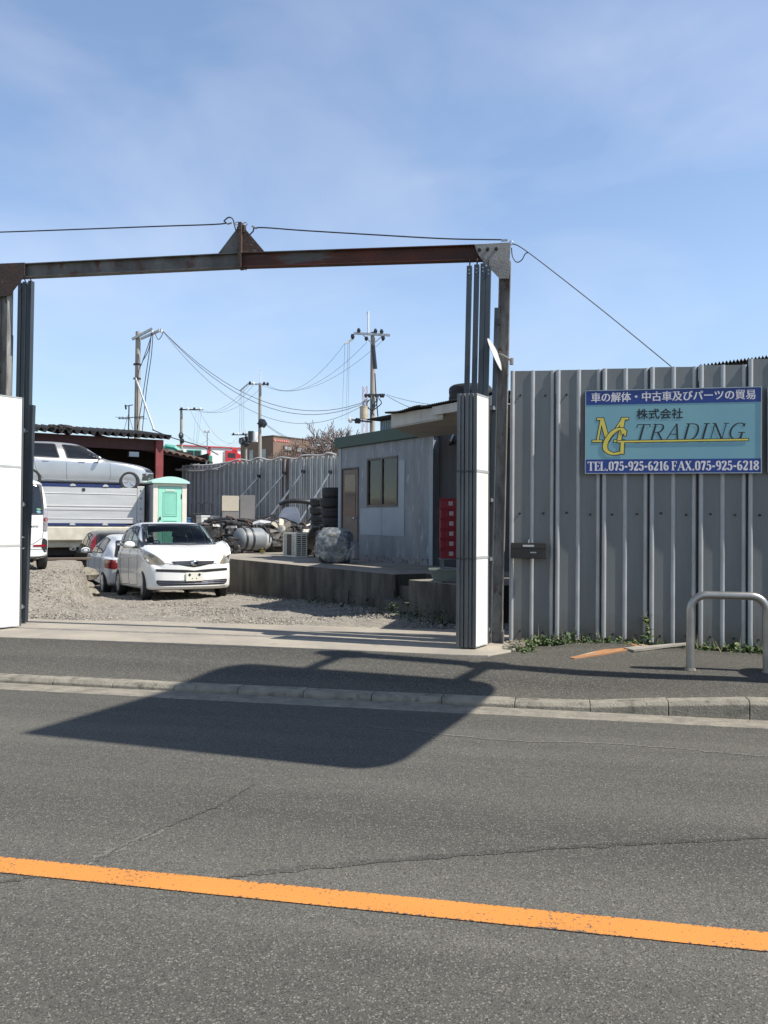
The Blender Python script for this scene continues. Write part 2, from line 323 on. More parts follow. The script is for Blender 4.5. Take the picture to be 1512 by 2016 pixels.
def sagline(p0, p1, sag, n=18):
    p0, p1 = Vector(p0), Vector(p1)
    return [p0.lerp(p1, i/n) - Vector((0, 0, sag*4*(i/n)*(1-i/n))) for i in range(n+1)]
def sheet(name, poly, z, mat, kind='structure', thick=None):
    b = B(); n = len(poly)
    b.add([(x, y, z) for x, y in poly], [tuple(range(n))]); o = b.obj(name, mat, fix=False); return tag(o, kind=kind)
# ================================================================== ground
def sstep(a, b, x):
    t = min(1, max(0, (x-a)/(b-a))); return t*t*(3-2*t)
def interp(tab, x):
    if x <= tab[0][0]: return tab[0][1]
    for (a, u), (b_, v) in zip(tab, tab[1:]):
        if x <= b_: return u + (v-u)*(x-a)/(b_-a)
    return tab[-1][1]
LANE = [(9, .19), (11, .16), (14, .07), (16, .0), (17.2, -.02), (19.6, -.14), (22, -.22), (26, -.3), (80, -.3)]
MOUND = [(9, .19), (11.5, .24), (14, .40), (16.9, .58), (18.5, .62), (20.3, .62), (21.0, -.25), (80, -.3)]
def gz(x, y):
    l, b = to_lb(x, y)
    e = 2.76 - .12*max(0, 19.5-b); w = sstep(e - .04, e + .07, l)
    if b < 17.0: w = sstep(e - .04 - (17.0-b)*0.40, e + .07 + (17.0-b)*0.06, l)
    z = interp(MOUND, b)*(1-w) + interp(LANE, b)*w
    t = sstep(10.0, 11.2, y)
    return 0.185*(1-t) + z*t
def walk_z(x, y):
    k = interp([(-8, .055), (0.2, .055), (1.5, .15), (60, .16)], x)
    return k + (0.2 - k)*min(1, max(0, (y - 7.03)/1.2))

tag(sheet('ground', [(-1500, -1500), (1500, -1500), (1500, 1500), (-1500, 1500)], -0.9, m_gravel), kind='structure')
b = B()
b.add([(-400, -12, 0), (400, -12, 0), (400, 6.60, 0), (-400, 6.60, 0)], [(0, 1, 2, 3)]); tag(b.obj('road', m_road, fix=False), kind='structure')
b = B(); xs = [-60 + 1.5*i for i in range(81)]
b.box(-60, 60, 6.60, 6.872, -0.3, 0.005); tag(b.obj('gutter', m_gutter, bevel=.004), kind='structure')
b = B(); b.add([(-60, -.075, 0), (60, -.075, 0), (60, .075, 0), (-60, .075, 0)], [(0, 1, 2, 3)])
o = tag(b.obj('road_marking', m_line, fix=False), kind='structure'); o.location = (-0.65, 3.232, 0.004); o.rotation_euler = (0, 0, R(-0.2))
# tar seams and a lighter repair strip in the carriageway
def seam(pts, w, mat, z=.0025):
    P = curve([onz(x, y, 0) for x, y in pts], 10); q = B(); n = len(P); vs = []
    P = [p + Vector((rnd.gauss(0, .006), rnd.gauss(0, .006), 0)) for p in P]
    for i, p in enumerate(P):
        d = (P[min(i+1, n-1)] - P[max(i-1, 0)]); d.z = 0; d.normalize(); s = Vector((-d.y, d.x, 0)); k = w*(.5 + .5*min(1, min(i, n-1-i)/6))*rnd.uniform(.5, 1.3)/2
        vs += [(p + s*k).to_tuple()[:2] + (z,), (p - s*k).to_tuple()[:2] + (z,)]
    q.add(vs, [(i*2, i*2+1, i*2+3, i*2+2) for i in range(n-1)]); return tag(q.obj('road_seam', mat, fix=False), kind='structure')
m_tar = asphalt('tar_seam', (.080, .077, .066), (.064, .061, .054), (.20, .19, .16), (.02, .02, .02)); m_rep = asphalt('repair_strip', (.17, .16, .14), (.115, .11, .095), (.30, .28, .24), (.05, .05, .045))
seam([(1600, 1644), (1400, 1655), (1200, 1664), (1000, 1676), (800, 1692), (560, 1714), (430, 1728)], .045, m_tar)
seam([(-40, 1745), (90, 1722), (170, 1700), (250, 1664), (330, 1628), (420, 1590), (500, 1545)], .020, m_tar)
seam([(1560, 1494), (1420, 1482), (1280, 1470), (1140, 1462), (1000, 1458), (820, 1440), (690, 1428)], .026, m_rep)
seam([(130, 1716), (160, 1704), (240, 1668), (330, 1630)], .05, m_rep, .0018)
# kerb: separate stones with open joints, lowered along the entrance
b = B(); x = -24.3
while x < 14:
    x1 = x + 0.6; top = []
    for xx in (x + .0025, x1 - .0025):
        top.append(interp([(-60, .058), (0.15, .058), (1.45, .155), (60, .165)], xx))
    f = 0.028
    vs = []
    for xx, t in ((x + .0025, top[0] + rnd.uniform(-.004, .004)), (x1 - .0025, top[1] + rnd.uniform(-.004, .004))):
        vs += [(xx, 6.872, -.2), (xx, 6.872, t - f*1.1), (xx, 6.872 + f, t), (xx, 7.035, t), (xx, 7.035, -.2)]
    b.add(vs, [(0, 1, 6, 5), (1, 2, 7, 6), (2, 3, 8, 7), (3, 4, 9, 8), (4, 3, 2, 1, 0), (5, 6, 7, 8, 9)])
    x = x1
tag(b.obj('kerb', m_kerb, bevel=.006), kind='structure')
b = B(); nx, ny = 200, 12
def wy(i, j):
    x = -24 + 40*i/nx; y1 = 9.45 if x > -0.62 else 8.27
    return x, 7.035 + (y1 - 7.035)*j/ny
vs = []
for i in range(nx+1):
    for j in range(ny+1):
        x, y = wy(i, j); z = walk_z(x, y) - .004 + 0.006*math.sin(x*1.7 + y*2.1)*min(1, (y-7.03)*3)
        if x > 0: z += 0.05*math.exp(-((y-9.1)/.35)**2)*math.exp(-((x-.6)/.8)**2)
        vs.append((x, y, z))
b.add(vs, [(i*(ny+1)+j, (i+1)*(ny+1)+j, (i+1)*(ny+1)+j+1, i*(ny+1)+j+1) for i in range(nx) for j in range(ny)])
tag(b.obj('pavement', m_walk, smooth=40, fix=False), kind='structure')
b = B(); edge = [(-24, 8.28), (-6.1, 8.30), (-4.6, 8.33), (-3.2, 8.35), (-2.0, 8.31), (-1.0, 8.26), (-0.62, 8.30), (-0.42, 8.62), (-0.35, 9.2)]
back = [(-0.35, 10.3), (-0.8, 10.24), (-1.6, 10.2), (-2.6, 10.16), (-4.0, 10.12), (-5.2, 10.08), (-6.2, 9.95), (-8, 9.9), (-24, 9.9)]
poly = edge + back
b.prism(poly, -.1, .207, lambda u, v, t: Vector((u, v, t))); tag(b.obj('entrance_slab', m_conc, bevel=.008), kind='structure')
# gravel yard
b = B(); st = 0.11; X0, X1, Y0, Y1 = -21, 3.5, 9.85, 27
nx, ny = int((X1-X0)/st), int((Y1-Y0)/st); vs = []
for j in range(ny+1):
    for i in range(nx+1):
        x, y = X0 + i*st, Y0 + j*st
        z = gz(x, y) + rnd.uniform(-.012, .016) + .02*math.sin(x*2.3+1)*math.sin(y*1.9+.4)
        vs.append((x + rnd.uniform(-.03, .03), y + rnd.uniform(-.03, .03), z))
b.add(vs, [(j*(nx+1)+i, j*(nx+1)+i+1, (j+1)*(nx+1)+i+1, (j+1)*(nx+1)+i) for j in range(ny) for i in range(nx)])
tag(b.obj('gravel_yard', m_gravel, fix=False), kind='structure')
b = B(); cl = [(0.38, 0.35, 0.305), (0.25, 0.228, 0.19), (0.15, 0.138, 0.12)]
ms = [M('stone_pale', cl[0], rough=.95), M('stone_mid', cl[1], rough=.95), M('stone_dark', cl[2], rough=.95)]
n = 0
while n < 22000:
    x, y = rnd.uniform(-9.5, 1.2), 9.9 + 9.5*rnd.random()**1.5
    l, bb = to_lb(x, y)
    if bb > 20.8 or (y < 10.25 and rnd.random() < .75): continue
    s = rnd.choice((.007, .009, .011, .014, .018)) * rnd.uniform(.8, 1.25)
    c = Vector((x, y, gz(x, y) + s*.35)); a = rnd.uniform(0, 6.3); q = [rnd.uniform(.6, 1.25)*s for _ in range(5)]
    vs = [c + Vector((math.cos(a + k*1.571)*q[k]*1.2, math.sin(a + k*1.571)*q[k]*1.2, -s*.1)) for k in range(4)] + [c + Vector((q[0]*.3, q[1]*.3 - .003, q[4]*.9)), c + Vector((0, 0, -s*.8))]
    b.add(vs, [(0, 1, 4), (1, 2, 4), (2, 3, 4), (3, 0, 4), (1, 0, 5), (2, 1, 5), (3, 2, 5), (0, 3, 5)], rnd.choices((0, 1, 2), (3, 5, 2))[0]); n += 1
tag(b.obj('loose_gravel', ms, fix=False), 'loose pale gravel spread over the yard behind the gate', 'gravel', kind='stuff')
# three stones of the broken step beside the ramp of gravel
for k, (px, py, w, h) in enumerate(((188, 1118, .62, .26), (187, 1141, .42, .17), (187, 1156, .55, .2))):
    p = lb([2.80, 2.73, 2.68][k], 19.2 - k*.5, [.36, .14, .02][k])
    q = B(); q.blob((0, 0, 0), (w*.45, w*.55, h*.62), 8, jit=.16)
    o = q.obj('stone_block', m_kerb, bevel=.01); o.location = p; o.rotation_euler = (0, 0, LBA + .2*k)
    tag(o, ['largest pale stone block topmost at the edge of the gravel ramp', 'small pale stone block wedged between two larger ones by the ramp', 'pale stone block lowest at the foot of the gravel ramp beside the white hatchback'][k], 'stone block')
q = B(); q.box(-1.0, 1.0, -.2, .2, 0, .035); o = q.obj('wooden_plank', M('plank_brown', (.16, .12, .09), (.10, .075, .055), scale=3, stretch=(1, 8, 8), rough=.85))
o.location = lb(2.05, 20.25, .65); o.rotation_euler = (0, 0, LBA - .12); tag(o, 'flat brown board lying along the far top edge of the gravel ramp', 'board')

# ================================================================== street fence
FY = 9.30
def fence_profile(x0, w):
    """one half-metre sheet: (x, depth towards street)"""
    pts = []
    def rib(c, hw=.024, d=.020):
        return [(c - hw, 0), (c - hw*.72, d*.72), (c - hw*.3, d), (c + hw*.3, d), (c + hw*.72, d*.72), (c + hw, 0)]
    pts = [(0.004, -.012)] + rib(.028) + rib(w/2) + rib(w - .032) + [(w - .006, -.012), (w + .001, -.012), (w + .001, .036)]
    return pts
fence = T('street_fence', 'tall grey ribbed steel sheet fence along the pavement', 'fence', (0, FY, 0.16))
P0 = -0.475; PW = 0.497; proto = None
prof = fence_profile(0, PW)
for k in range(11):
    x0 = P0 + k*PW; H = 3.052 + rnd.uniform(-.004, .004) + (0.0 if k != 5 else .05)
    q = B(); n = len(prof); lean = -0.006
    th = .0022
    front = [(u, -d, 0.0) for u, d in prof] + [(u + lean*1.0, -d, H) for u, d in prof]
    backv = [(u, -d + th, 0.0) for u, d in prof] + [(u + lean, -d + th, H) for u, d in prof]
    q.add(front, [(i, i+1, n+i+1, n+i) for i in range(n-1)])
    q.add(backv, [(i+1, i, n+i, n+i+1) for i in range(n-1)])
    q.add([front[n+i] for i in range(n)] + [backv[n+i] for i in range(n)], [(i, i+1, n+i+1, n+i) for i in range(n-1)])
    for f_i in range(len(q.f)):
        i = f_i % (n-1)
        if 1 <= i <= 5 or 7 <= i <= 11 or 13 <= i <= 17: q.m[f_i] = 1
    pn = q.obj('fence_panel', [m_fence, m_rib], fence, smooth=50, fix=False); pn.location = (x0 + rnd.uniform(-.002, .002), rnd.uniform(-.004, .003), 0)
    pn.rotation_euler = (0, R(.25), R(4.5 + rnd.uniform(-.7, .7)))
    for zz in (.16, 1.47, 2.78):
        for xx in (.115, .375):
            if proto is None:
                g = B(); g.cyl((0, 0, 0), (0, -.012, 0), .013, n=6); g.cyl((0, -.012, 0), (0, -.026, -.002), .0065, n=6); bo = proto = g.obj('bolt', m_blackpl, pn)
            else:
                bo = proto.copy(); link(bo, pn)
            bo.location = (xx + rnd.uniform(-.012, .012), -.001, zz + rnd.uniform(-.01, .01)); bo.rotation_euler = (rnd.uniform(-.2, .2), 0, rnd.uniform(-.3, .3))
q = B(); q.box(P0, P0 + 11*PW, .07, .11, 2.76, 2.80); q.box(P0, P0 + 11*PW, .07, .11, 1.45, 1.49); q.box(P0, P0+11*PW, .07, .11, .14, .18); q.obj('rear_rail', m_galv, fence)
# roofed shed showing over the fence
sh = T('roadside_shed', 'dark corrugated roof edge showing above the right end of the street fence', 'shed', (3.0, 11.0, 0))
q = B(); nC = 60
o_ = Vector((3.0, 11.0, 0)); p0, p1 = atd(1378, 719, 10.2) - o_, atd(1512, 701, 10.4) - o_; p1 = p0 + (p1-p0)*3.2; vs = []
for i in range(nC*4+1):
    t = i/(nC*4); p = p0.lerp(p1, t); zc = .018*math.sin(2*math.pi*i/4)
    bk = (p + o_ - CAM)*1.3 + CAM - o_ - Vector((0, 0, .12)); vs += [(p.x, p.y, p.z + zc), (bk.x, bk.y, bk.z + zc), (p.x, p.y, p.z + zc - .012), (bk.x, bk.y, bk.z + zc - .012)]
q.add(vs, [f for i in range(nC*4) for f in ((i*4, i*4+4, i*4+5, i*4+1), (i*4+2, i*4+3, i*4+7, i*4+6), (i*4, i*4+2, i*4+6, i*4+4))])
q.obj('roof', m_dark, sh)
q = B(); q.box(-2.75, 3.6, -1.25, 1.3, -.2, 3.12); q.obj('wall', m_dark, sh)  # unseen; extended leftwards behind the fence to cast shade on the gravel

# ================================================================== lettering
def ribbon(b, pts, wid, y0, mi, fn, k=[0]):
    """flat variable-width stroke; each a hair nearer the viewer than the last"""
    k[0] += 1; off = y0 + 0.00006*(k[0] % 23)
    P = [Vector((p[0], p[1])) for p in pts]; n = len(P); L, Rr = [], []
    for i in range(n):
        d = (P[min(i+1, n-1)] - P[max(i-1, 0)]); d.normalize(); nn = Vector((-d.y, d.x)); w = wid(d)/2
        L.append(P[i] + nn*w); Rr.append(P[i] - nn*w)
    b.add([fn(p.x, p.y, off) for p in L] + [fn(p.x, p.y, off) for p in Rr], [(i, i+1, n+i+1, n+i) for i in range(n-1)], mi)
def C2(pts, n=7):
    return [(v.x, v.y) for v in curve([(p[0], p[1], 0) for p in pts], n)]
# strokes: 'l' straight stem, 't' thin straight, 'c' curve (width follows the direction of the pen), 's' serif
GL = {
 'T': (.66, [('l', (.33, 0), (.33, 1)), ('t', (.0, .97), (.66, .97)), ('t', (.02, 1), (.0, .8)), ('t', (.64, 1), (.66, .8)), ('s', (.18, .02), (.48, .02))]),
 'R': (.66, [('l', (.14, 0), (.14, 1)), ('c', (.14, .97), (.38, .97), (.52, .88), (.55, .74), (.5, .58), (.36, .5), (.14, .49)), ('l', (.34, .5), (.64, .02)), ('s', (.0, .02), (.28, .02)), ('s', (.02, .98), (.16, .98)), ('s', (.56, .02), (.72, .02))]),
 'A': (.72, [('t', (.08, 0), (.38, 1)), ('l', (.38, 1), (.64, 0)), ('t', (.18, .36), (.54, .36)), ('s', (-.02, .02), (.2, .02)), ('s', (.5, .02), (.76, .02))]),
 'D': (.74, [('l', (.14, 0), (.14, 1)), ('c', (.14, .97), (.4, .97), (.6, .84), (.68, .5), (.6, .17), (.4, .03), (.14, .03)), ('s', (.0, .02), (.2, .02)), ('s', (.0, .98), (.2, .98))]),
 'I': (.30, [('l', (.15, 0), (.15, 1)), ('s', (.0, .02), (.3, .02)), ('s', (.0, .98), (.3, .98))]),
 'N': (.78, [('t', (.12, 0), (.12, 1)), ('l', (.12, 1), (.66, 0)), ('t', (.66, 0), (.66, 1)), ('s', (.0, .02), (.26, .02)), ('s', (.0, .98), (.14, .98)), ('s', (.54, .98), (.8, .98))]),
 'G': (.74, [('c', (.66, .8), (.58, .93), (.42, .98), (.24, .92), (.1, .7), (.08, .45), (.16, .18), (.36, .03), (.54, .05), (.66, .14)), ('l', (.64, .42), (.64, .08)), ('s', (.46, .42), (.78, .42)), ('t', (.665, .98), (.665, .76))]),
 'M': (.98, [('t', (.16, 0), (.16, 1)), ('l', (.16, 1), (.48, .02)), ('t', (.48, .02), (.82, 1)), ('l', (.82, 0), (.82, 1)), ('s', (.0, .03), (.3, .03)), ('s', (.02, .97), (.2, .97)), ('s', (.66, .03), (.98, .03)), ('s', (.78, .97), (.98, .97))]),
 'E': (.56, [('l', (.14, 0), (.14, 1)), ('t', (.0, .97), (.5, .97)), ('t', (.0, .03), (.54, .03)), ('t', (.14, .51), (.4, .51)), ('t', (.5, 1), (.5, .76)), ('t', (.54, 0), (.54, .26)), ('t', (.4, .4), (.4, .62))]),
 'L': (.54, [('l', (.14, 0), (.14, 1)), ('s', (.0, .97), (.3, .97)), ('t', (.0, .03), (.52, .03)), ('t', (.52, 0), (.52, .28))]),
 'F': (.54, [('l', (.14, 0), (.14, 1)), ('t', (.0, .97), (.5, .97)), ('s', (.0, .03), (.32, .03)), ('t', (.14, .5), (.4, .5)), ('t', (.5, 1), (.5, .74)), ('t', (.4, .38), (.4, .62))]),
 'X': (.62, [('l', (.08, 1), (.54, 0)), ('t', (.52, 1), (.08, 0)), ('s', (.0, .03), (.2, .03)), ('s', (.42, .03), (.64, .03)), ('s', (.0, .97), (.22, .97)), ('s', (.42, .97), (.6, .97))]),
 '0': (.50, [('c', (.25, .98), (.1, .84), (.08, .5), (.1, .16), (.25, .02)), ('c', (.25, .02), (.4, .16), (.42, .5), (.4, .84), (.25, .98))]),
 '1': (.44, [('l', (.24, 0), (.24, 1)), ('t', (.08, .84), (.24, .97)), ('s', (.08, .03), (.4, .03))]),
 '2': (.50, [('c', (.08, .76), (.14, .93), (.26, .98), (.38, .9), (.4, .72), (.3, .45), (.08, .08)), ('l', (.06, .07), (.44, .07)), ('t', (.44, .04), (.45, .26))]),
 '5': (.50, [('t', (.12, .98), (.12, .54)), ('l', (.1, .93), (.42, .93)), ('c', (.12, .54), (.24, .6), (.36, .54), (.42, .34), (.36, .1), (.22, .02), (.08, .12), (.07, .24))]),
 '6': (.50, [('c', (.38, .92), (.22, .94), (.1, .7), (.08, .4), (.14, .1), (.26, .02), (.38, .12), (.42, .32), (.36, .5), (.25, .56), (.12, .46))]),
 '7': (.48, [('l', (.05, .92), (.44, .92)), ('l', (.42, .93), (.2, 0)), ('t', (.06, .98), (.05, .74))]),
 '8': (.50, [('c', (.25, .98), (.11, .88), (.1, .7), (.25, .54), (.41, .36), (.41, .14), (.25, .02)), ('c', (.25, .02), (.09, .14), (.08, .36), (.25, .54), (.39, .7), (.39, .88), (.25, .98))]),
 '9': (.50, [('c', (.12, .08), (.28, .06), (.4, .3), (.42, .6), (.36, .9), (.24, .98), (.12, .88), (.08, .68), (.14, .5), (.25, .44), (.38, .54))]),
 '-': (.36, [('b', (.04, .42), (.32, .42))]), '.': (.26, [('b', (.06, .06), (.2, .06))]), ' ': (.28, []),
}
def letters(b, text, x0, y0, h, width, thick, thin, fn, off=0.0, mi=0, shear=0.0, gap=.10, grow=0.0):
    tot = sum(GL[c][0] for c in text) + gap*(len(text)-1); sx = width/(tot*h); x = 0
    for c in text:
        w, strokes = GL[c]
        for s in strokes:
            k, pts = s[0], s[1:]
            if k == 'c': pts = C2(pts)
            P = [(x0 + (x + u)*h*sx + shear*v*h, y0 + v*h) for u, v in pts]
            if k == 'c': wd = lambda d: (thin + (thick - thin)*abs(d.y)**1.3)*h + grow
            elif k in 'lb': wd = lambda d: thick*h + grow
            else: wd = lambda d: thin*h + grow
            if grow and k != 'c':
                a, c2 = Vector(P[0]), Vector(P[1]); dd = (c2-a).normalized()*grow/2; P = [tuple(a-dd), tuple(c2+dd)]
            ribbon(b, P, wd, off, mi, fn)
        x += w + gap
def font_text(b, s, x0, y0, w, h, fn, off, mi=0, bold=0.0):
    cu = bpy.data.curves.new('txt', 'FONT'); cu.body = s; cu.size = 1.0; cu.resolution_u = 3
    if bold: cu.offset = bold
    o = bpy.data.objects.new('txt', cu); COL.objects.link(o); dg = bpy.context.evaluated_depsgraph_get(); dg.update()
    me = bpy.data.meshes.new_from_object(o.evaluated_get(dg)); xs = [v.co.x for v in me.vertices]; ys = [v.co.y for v in me.vertices]
    if xs:
        ax, bx, ay, by = min(xs), max(xs), min(ys), max(ys)
        b.add([fn(x0 + (v.co.x-ax)/(bx-ax)*w, y0 + (v.co.y-ay)/(by-ay)*h, off) for v in me.vertices], [tuple(p.vertices) for p in me.polygons], mi)
    COL.objects.unlink(o); bpy.data.objects.remove(o); bpy.data.curves.remove(cu); bpy.data.meshes.remove(me)

# ================================================================== company sign
m_blue = M('sign_blue', (0.009, 0.042, 0.24), (0.008, 0.036, 0.20), rough=.35); m_teal = M('sign_teal', (0.20, 0.40, 0.43), (0.17, 0.36, 0.42), scale=1.2, rough=.35)
m_lett = M('sign_white', (0.80, 0.76, 0.75), (0.66, 0.62, 0.62), scale=30, rough=.6); m_ink = M('sign_ink', (0.008, 0.014, 0.02), rough=.5); m_yel = M('sign_yellow', (0.76, 0.62, 0.10), rough=.4)
SW, SH = 1.79, 0.905
sg = T('company_sign', 'blue and teal trading company sign board with yellow emblem on the street fence', 'sign', (0.343, FY - .062, 2.06), rz=R(-.1), ry=R(.15))
fs = lambda u, v, t: Vector((u, -t, v))
q = B(); q.box(0, SW, -.001, .028, 0, SH); q.obj('board', m_teal, sg, bevel=.003)
q = B(); q.box(0.006, SW-.006, -.003, -.0005, .006, .155); q.obj('lower_band', m_blue, sg)
q = B(); q.box(0.006, SW-.006, -.003, -.0005, SH-.158, SH-.006); q.obj('upper_band', m_blue, sg)
q = B()
for a in ((0, SW, SH-.008, SH), (0, SW, 0, .008)): q.box(a[0], a[1], -.008, -.003, a[2], a[3])
for a in ((0, .008), (SW-.008, SW)): q.box(a[0], a[1], -.008, -.003, .008, SH-.008)
q.obj('edge_trim', m_galv, sg)
q = B(); font_text(q, '車の解体・中古車及びパーツの貿易', .065, SH-.132, SW-.13, .105, fs, .0036); font_text(q, '車の解体・中古車及びパーツの貿易', .068, SH-.130, SW-.13, .105, fs, .0042); font_text(q, '車の解体・中古車及びパーツの貿易', .062, SH-.131, SW-.13, .105, fs, .0048); q.obj('lettering', m_lett, sg, fix=False)
q = B(); font_text(q, '株式会社', .535, .585, .47, .108, fs, .0026); font_text(q, '株式会社', .540, .587, .47, .108, fs, .0032); font_text(q, '株式会社', .537, .582, .47, .108, fs, .0038); q.obj('lettering', m_ink, sg, fix=False)
q = B(); letters(q, 'TEL.075-925-6216', .030, .034, .096, .835, .20, .075, fs, .0036, gap=.05); letters(q, 'FAX.075-925-6218', .895, .034, .096, .868, .20, .075, fs, .0036, gap=.05); q.obj('lettering', m_lett, sg, fix=False)
q = B(); letters(q, 'TRADING', .50, .355, .175, 1.10, .105, .048, fs, .0030, shear=.26, gap=.12); q.obj('lettering', m_ink, sg, fix=False)
q = B(); letters(q, 'M', .075, .345, .255, .335, .15, .075, fs, .0018, mi=1, shear=.17, grow=.016)
letters(q, 'M', .075, .345, .255, .335, .15, .075, fs, .0034, mi=0, shear=.17)
gp = [(.405, .43), (.39, .475), (.335, .475), (.265, .42), (.215, .33), (.22, .255), (.29, .215), (.365, .225)]
qq = C2(gp, 8)
ribbon(q, qq, lambda d: .020 + .026*abs(d.y) + .016, .0050, 1, fs); ribbon(q, [(.385, .205), (.392, .345)], lambda d: .054, .0050, 1, fs); ribbon(q, [(.33, .345), (1.665, .352)], lambda d: .032, .0050, 1, fs); ribbon(q, [(.425, .47), (.415, .40)], lambda d: .034, .0050, 1, fs)
ribbon(q, qq, lambda d: .020 + .026*abs(d.y), .0068, 0, fs); ribbon(q, [(.386, .213), (.391, .345)], lambda d: .036, .0068, 0, fs); ribbon(q, [(.338, .345), (1.658, .352)], lambda d: .017, .0068, 0, fs); ribbon(q, [(.424, .465), (.416, .408)], lambda d: .018, .0068, 0, fs)
q.obj('emblem', [m_yel, m_ink], sg, fix=False)
s2 = T('notice_board', 'plain white framed notice board cut off at the right of the company sign', 'sign', (2.195, FY - .06, 2.06))
q = B(); q.box(0, .9, 0, .025, 0, .90); q.obj('board', M('notice_white', (.62, .62, .60), (.5, .5, .48), rough=.5), s2)
q = B()
for a in ((0, .9, .88, .9), (0, .9, 0, .02)): q.box(a[0], a[1], -.012, -.001, a[2], a[3])
for a in ((0, .02), (.88, .9)): q.box(a[0], a[1], -.012, -.001, .02, .88)
q.obj('frame', m_galv, s2)
# ================================================================== letter box
pb = T('letter_box', 'dark brown steel letter box hung on the street fence', 'letter box', (-.445, FY - .165, 1.135), rz=R(-.5))
m_brown = M('dark_brown_enamel', (.022, .019, .018), (.03, .026, .024), rough=.4)
q = B(); q.box(0, .385, 0, .135, 0, .17); q.obj('box', m_brown, pb, bevel=.006)
q = B(); q.box(.004, .381, -.012, -.001, .112, .172); q.obj('flap', m_brown, pb, bevel=.004)
q = B(); q.box(.13, .25, -.0155, -.0125, .13, .15); q.obj('name_strip', M('paper_grey', (.5, .5, .5)), pb)
q = B(); q.box(.21, .275, -.004, -.001, .062, .074); q.obj('plate', M('paper_grey', (.5, .5, .5)), pb)
q = B(); q.tube([(.19, .06, .17), (.19, .06, .19), (.19, .14, .2)], .008, 6); q.obj('hook', m_galv, pb)

# ================================================================== guard pipe on the pavement
def guard_pipe(name, x0, x1, y, label):
    z0 = walk_z((x0+x1)/2, y) - .02; h = .70; r = .14
    o = T(name, label, 'guard rail', (x0, y, z0))
    w = x1 - x0; pts = [(0, 0, 0), (0, 0, h*.5), (0, 0, h-r)] + [(r - r*math.cos(a), 0, h - r + r*math.sin(a)) for a in [math.pi/2*i/8 for i in range(1, 9)]]
    pts += [(w - r + r*math.sin(a), 0, h - r + r*math.cos(a)) for a in [math.pi/2*i/8 for i in range(0, 9)]] + [(w, 0, h*.5), (w, 0, 0)]
    q = B(); q.tube(pts, .037, 16); q.obj('pipe', M('stainless_pipe', (.40, .39, .36), (.30, .29, .27), scale=5, rough=.36, metal=.8), o, smooth=60)
    for xx in (0, w):
        q = B(); q.cyl((xx, 0, .012), (xx, 0, .03), .052, .044, 16); q.obj('collar', m_kerb, o)
    return o
g0 = onz(1359, 1322, .17); g1 = onz(1503, 1335, .17)
guard_pipe('guard_pipe', g0.x, g0.x + .655, g0.y, 'bent stainless steel guard pipe standing on the pavement before the fence')
# planks lying on the pavement
m_pl = M('weathered_orange_wood', (.42, .20, .075), (.28, .125, .05), scale=3, stretch=(1, 14, 14), rough=.8, c3=(.5, .44, .36), s3=1.4, lo3=.58, hi3=.7)
m_pl2 = M('grey_driftwood', (.36, .33, .28), (.22, .2, .17), scale=3, stretch=(1, 14, 14), rough=.85)
a, c = onz(1126, 1299, .18), onz(1262, 1272, .23)
def splinter(name, p0, p1, w0, w1, th, mat, label):
    d = p1 - p0; L = d.length; o = B(); nn = 9; vs = []
    for i in range(nn):
        t = i/(nn-1); w = (w0 + (w1-w0)*t)*(1 + rnd.uniform(-.12, .12))/2
        for yy, zz in ((-w, 0), (w, 0), (w, th), (-w, th)): vs.append((L*t, yy, zz))
    fs_ = [(0, 1, 2, 3), tuple((nn-1)*4 + k for k in (3, 2, 1, 0))]
    for i in range(nn-1):
        for k in range(4): fs_.append((i*4+k, i*4+(k+1) % 4, i*4+4+(k+1) % 4, i*4+4+k))
    o.add(vs, fs_); o = o.obj(name, mat); o.location = p0
    o.rotation_euler = d.to_track_quat('X', 'Z').to_euler(); return tag(o, label, 'plank')
splinter('broken_plank', a, c, .06, .27, .02, m_pl, 'broken orange plank lying on the pavement at the foot of the fence')
splinter('weathered_plank', onz(1238, 1281, .225), onz(1353, 1269, .25), .17, .04, .02, m_pl2, 'grey weathered plank end lying behind the orange plank')
splinter('thin_batten', onz(1205, 1290, .18), onz(1308, 1281, .18), .02, .03, .014, M('pale_batten', (.25, .19, .14)), 'thin brown batten lying in front of the orange plank')

# ================================================================== weeds and rubble
def leaves(name, pts, n, size, mats, label, cat, hgt=.12, blades=.08):
    q = B()
    for _ in range(n):
        c = rnd.choice(pts); x = c[0] + rnd.gauss(0, c[2]); y = c[1] + rnd.gauss(0, c[3]); z = c[4] + abs(rnd.gauss(0, hgt*.5)) * c[5]
        s = size*rnd.uniform(.6, 1.4); a = rnd.uniform(0, 6.3); t = rnd.uniform(-.9, .9); d = Vector((math.cos(a)*math.cos(t), math.sin(a)*math.cos(t), math.sin(t)))
        w = d.cross(Vector((rnd.uniform(-.5, .5), rnd.uniform(-.5, .5), 1))).normalized(); p = Vector((x, y, z))
        if blades and rnd.random() < blades:
            top = p + Vector((rnd.gauss(0, .04), rnd.gauss(0, .03), rnd.uniform(.06, .16))); ww = Vector((rnd.uniform(-.004, .004), .003, 0)) + Vector((.003, 0, 0))
            q.add([Vector((p.x, p.y, c[4])) - ww, Vector((p.x, p.y, c[4])) + ww, top], [(0, 1, 2)], len(mats) - 1 if rnd.random() < .5 else 0); continue
        if rnd.random() < .15: s *= 1.7
        q.add([p, p + d*s*.5 + w*s*.34, p + d*s, p + d*s*.5 - w*s*.34], [(0, 1, 2, 3)], rnd.randrange(min(4, len(mats))))
    return tag(q.obj(name, mats, fix=False), label, cat, kind='stuff')
m_lf = [M('leaf_green', (.055, .10, .025)), M('leaf_dark', (.03, .06, .018)), M('leaf_yellow', (.12, .16, .04)), M('leaf_mid', (.045, .085, .022)), M('dead_stem', (.26, .21, .12))]
src = []
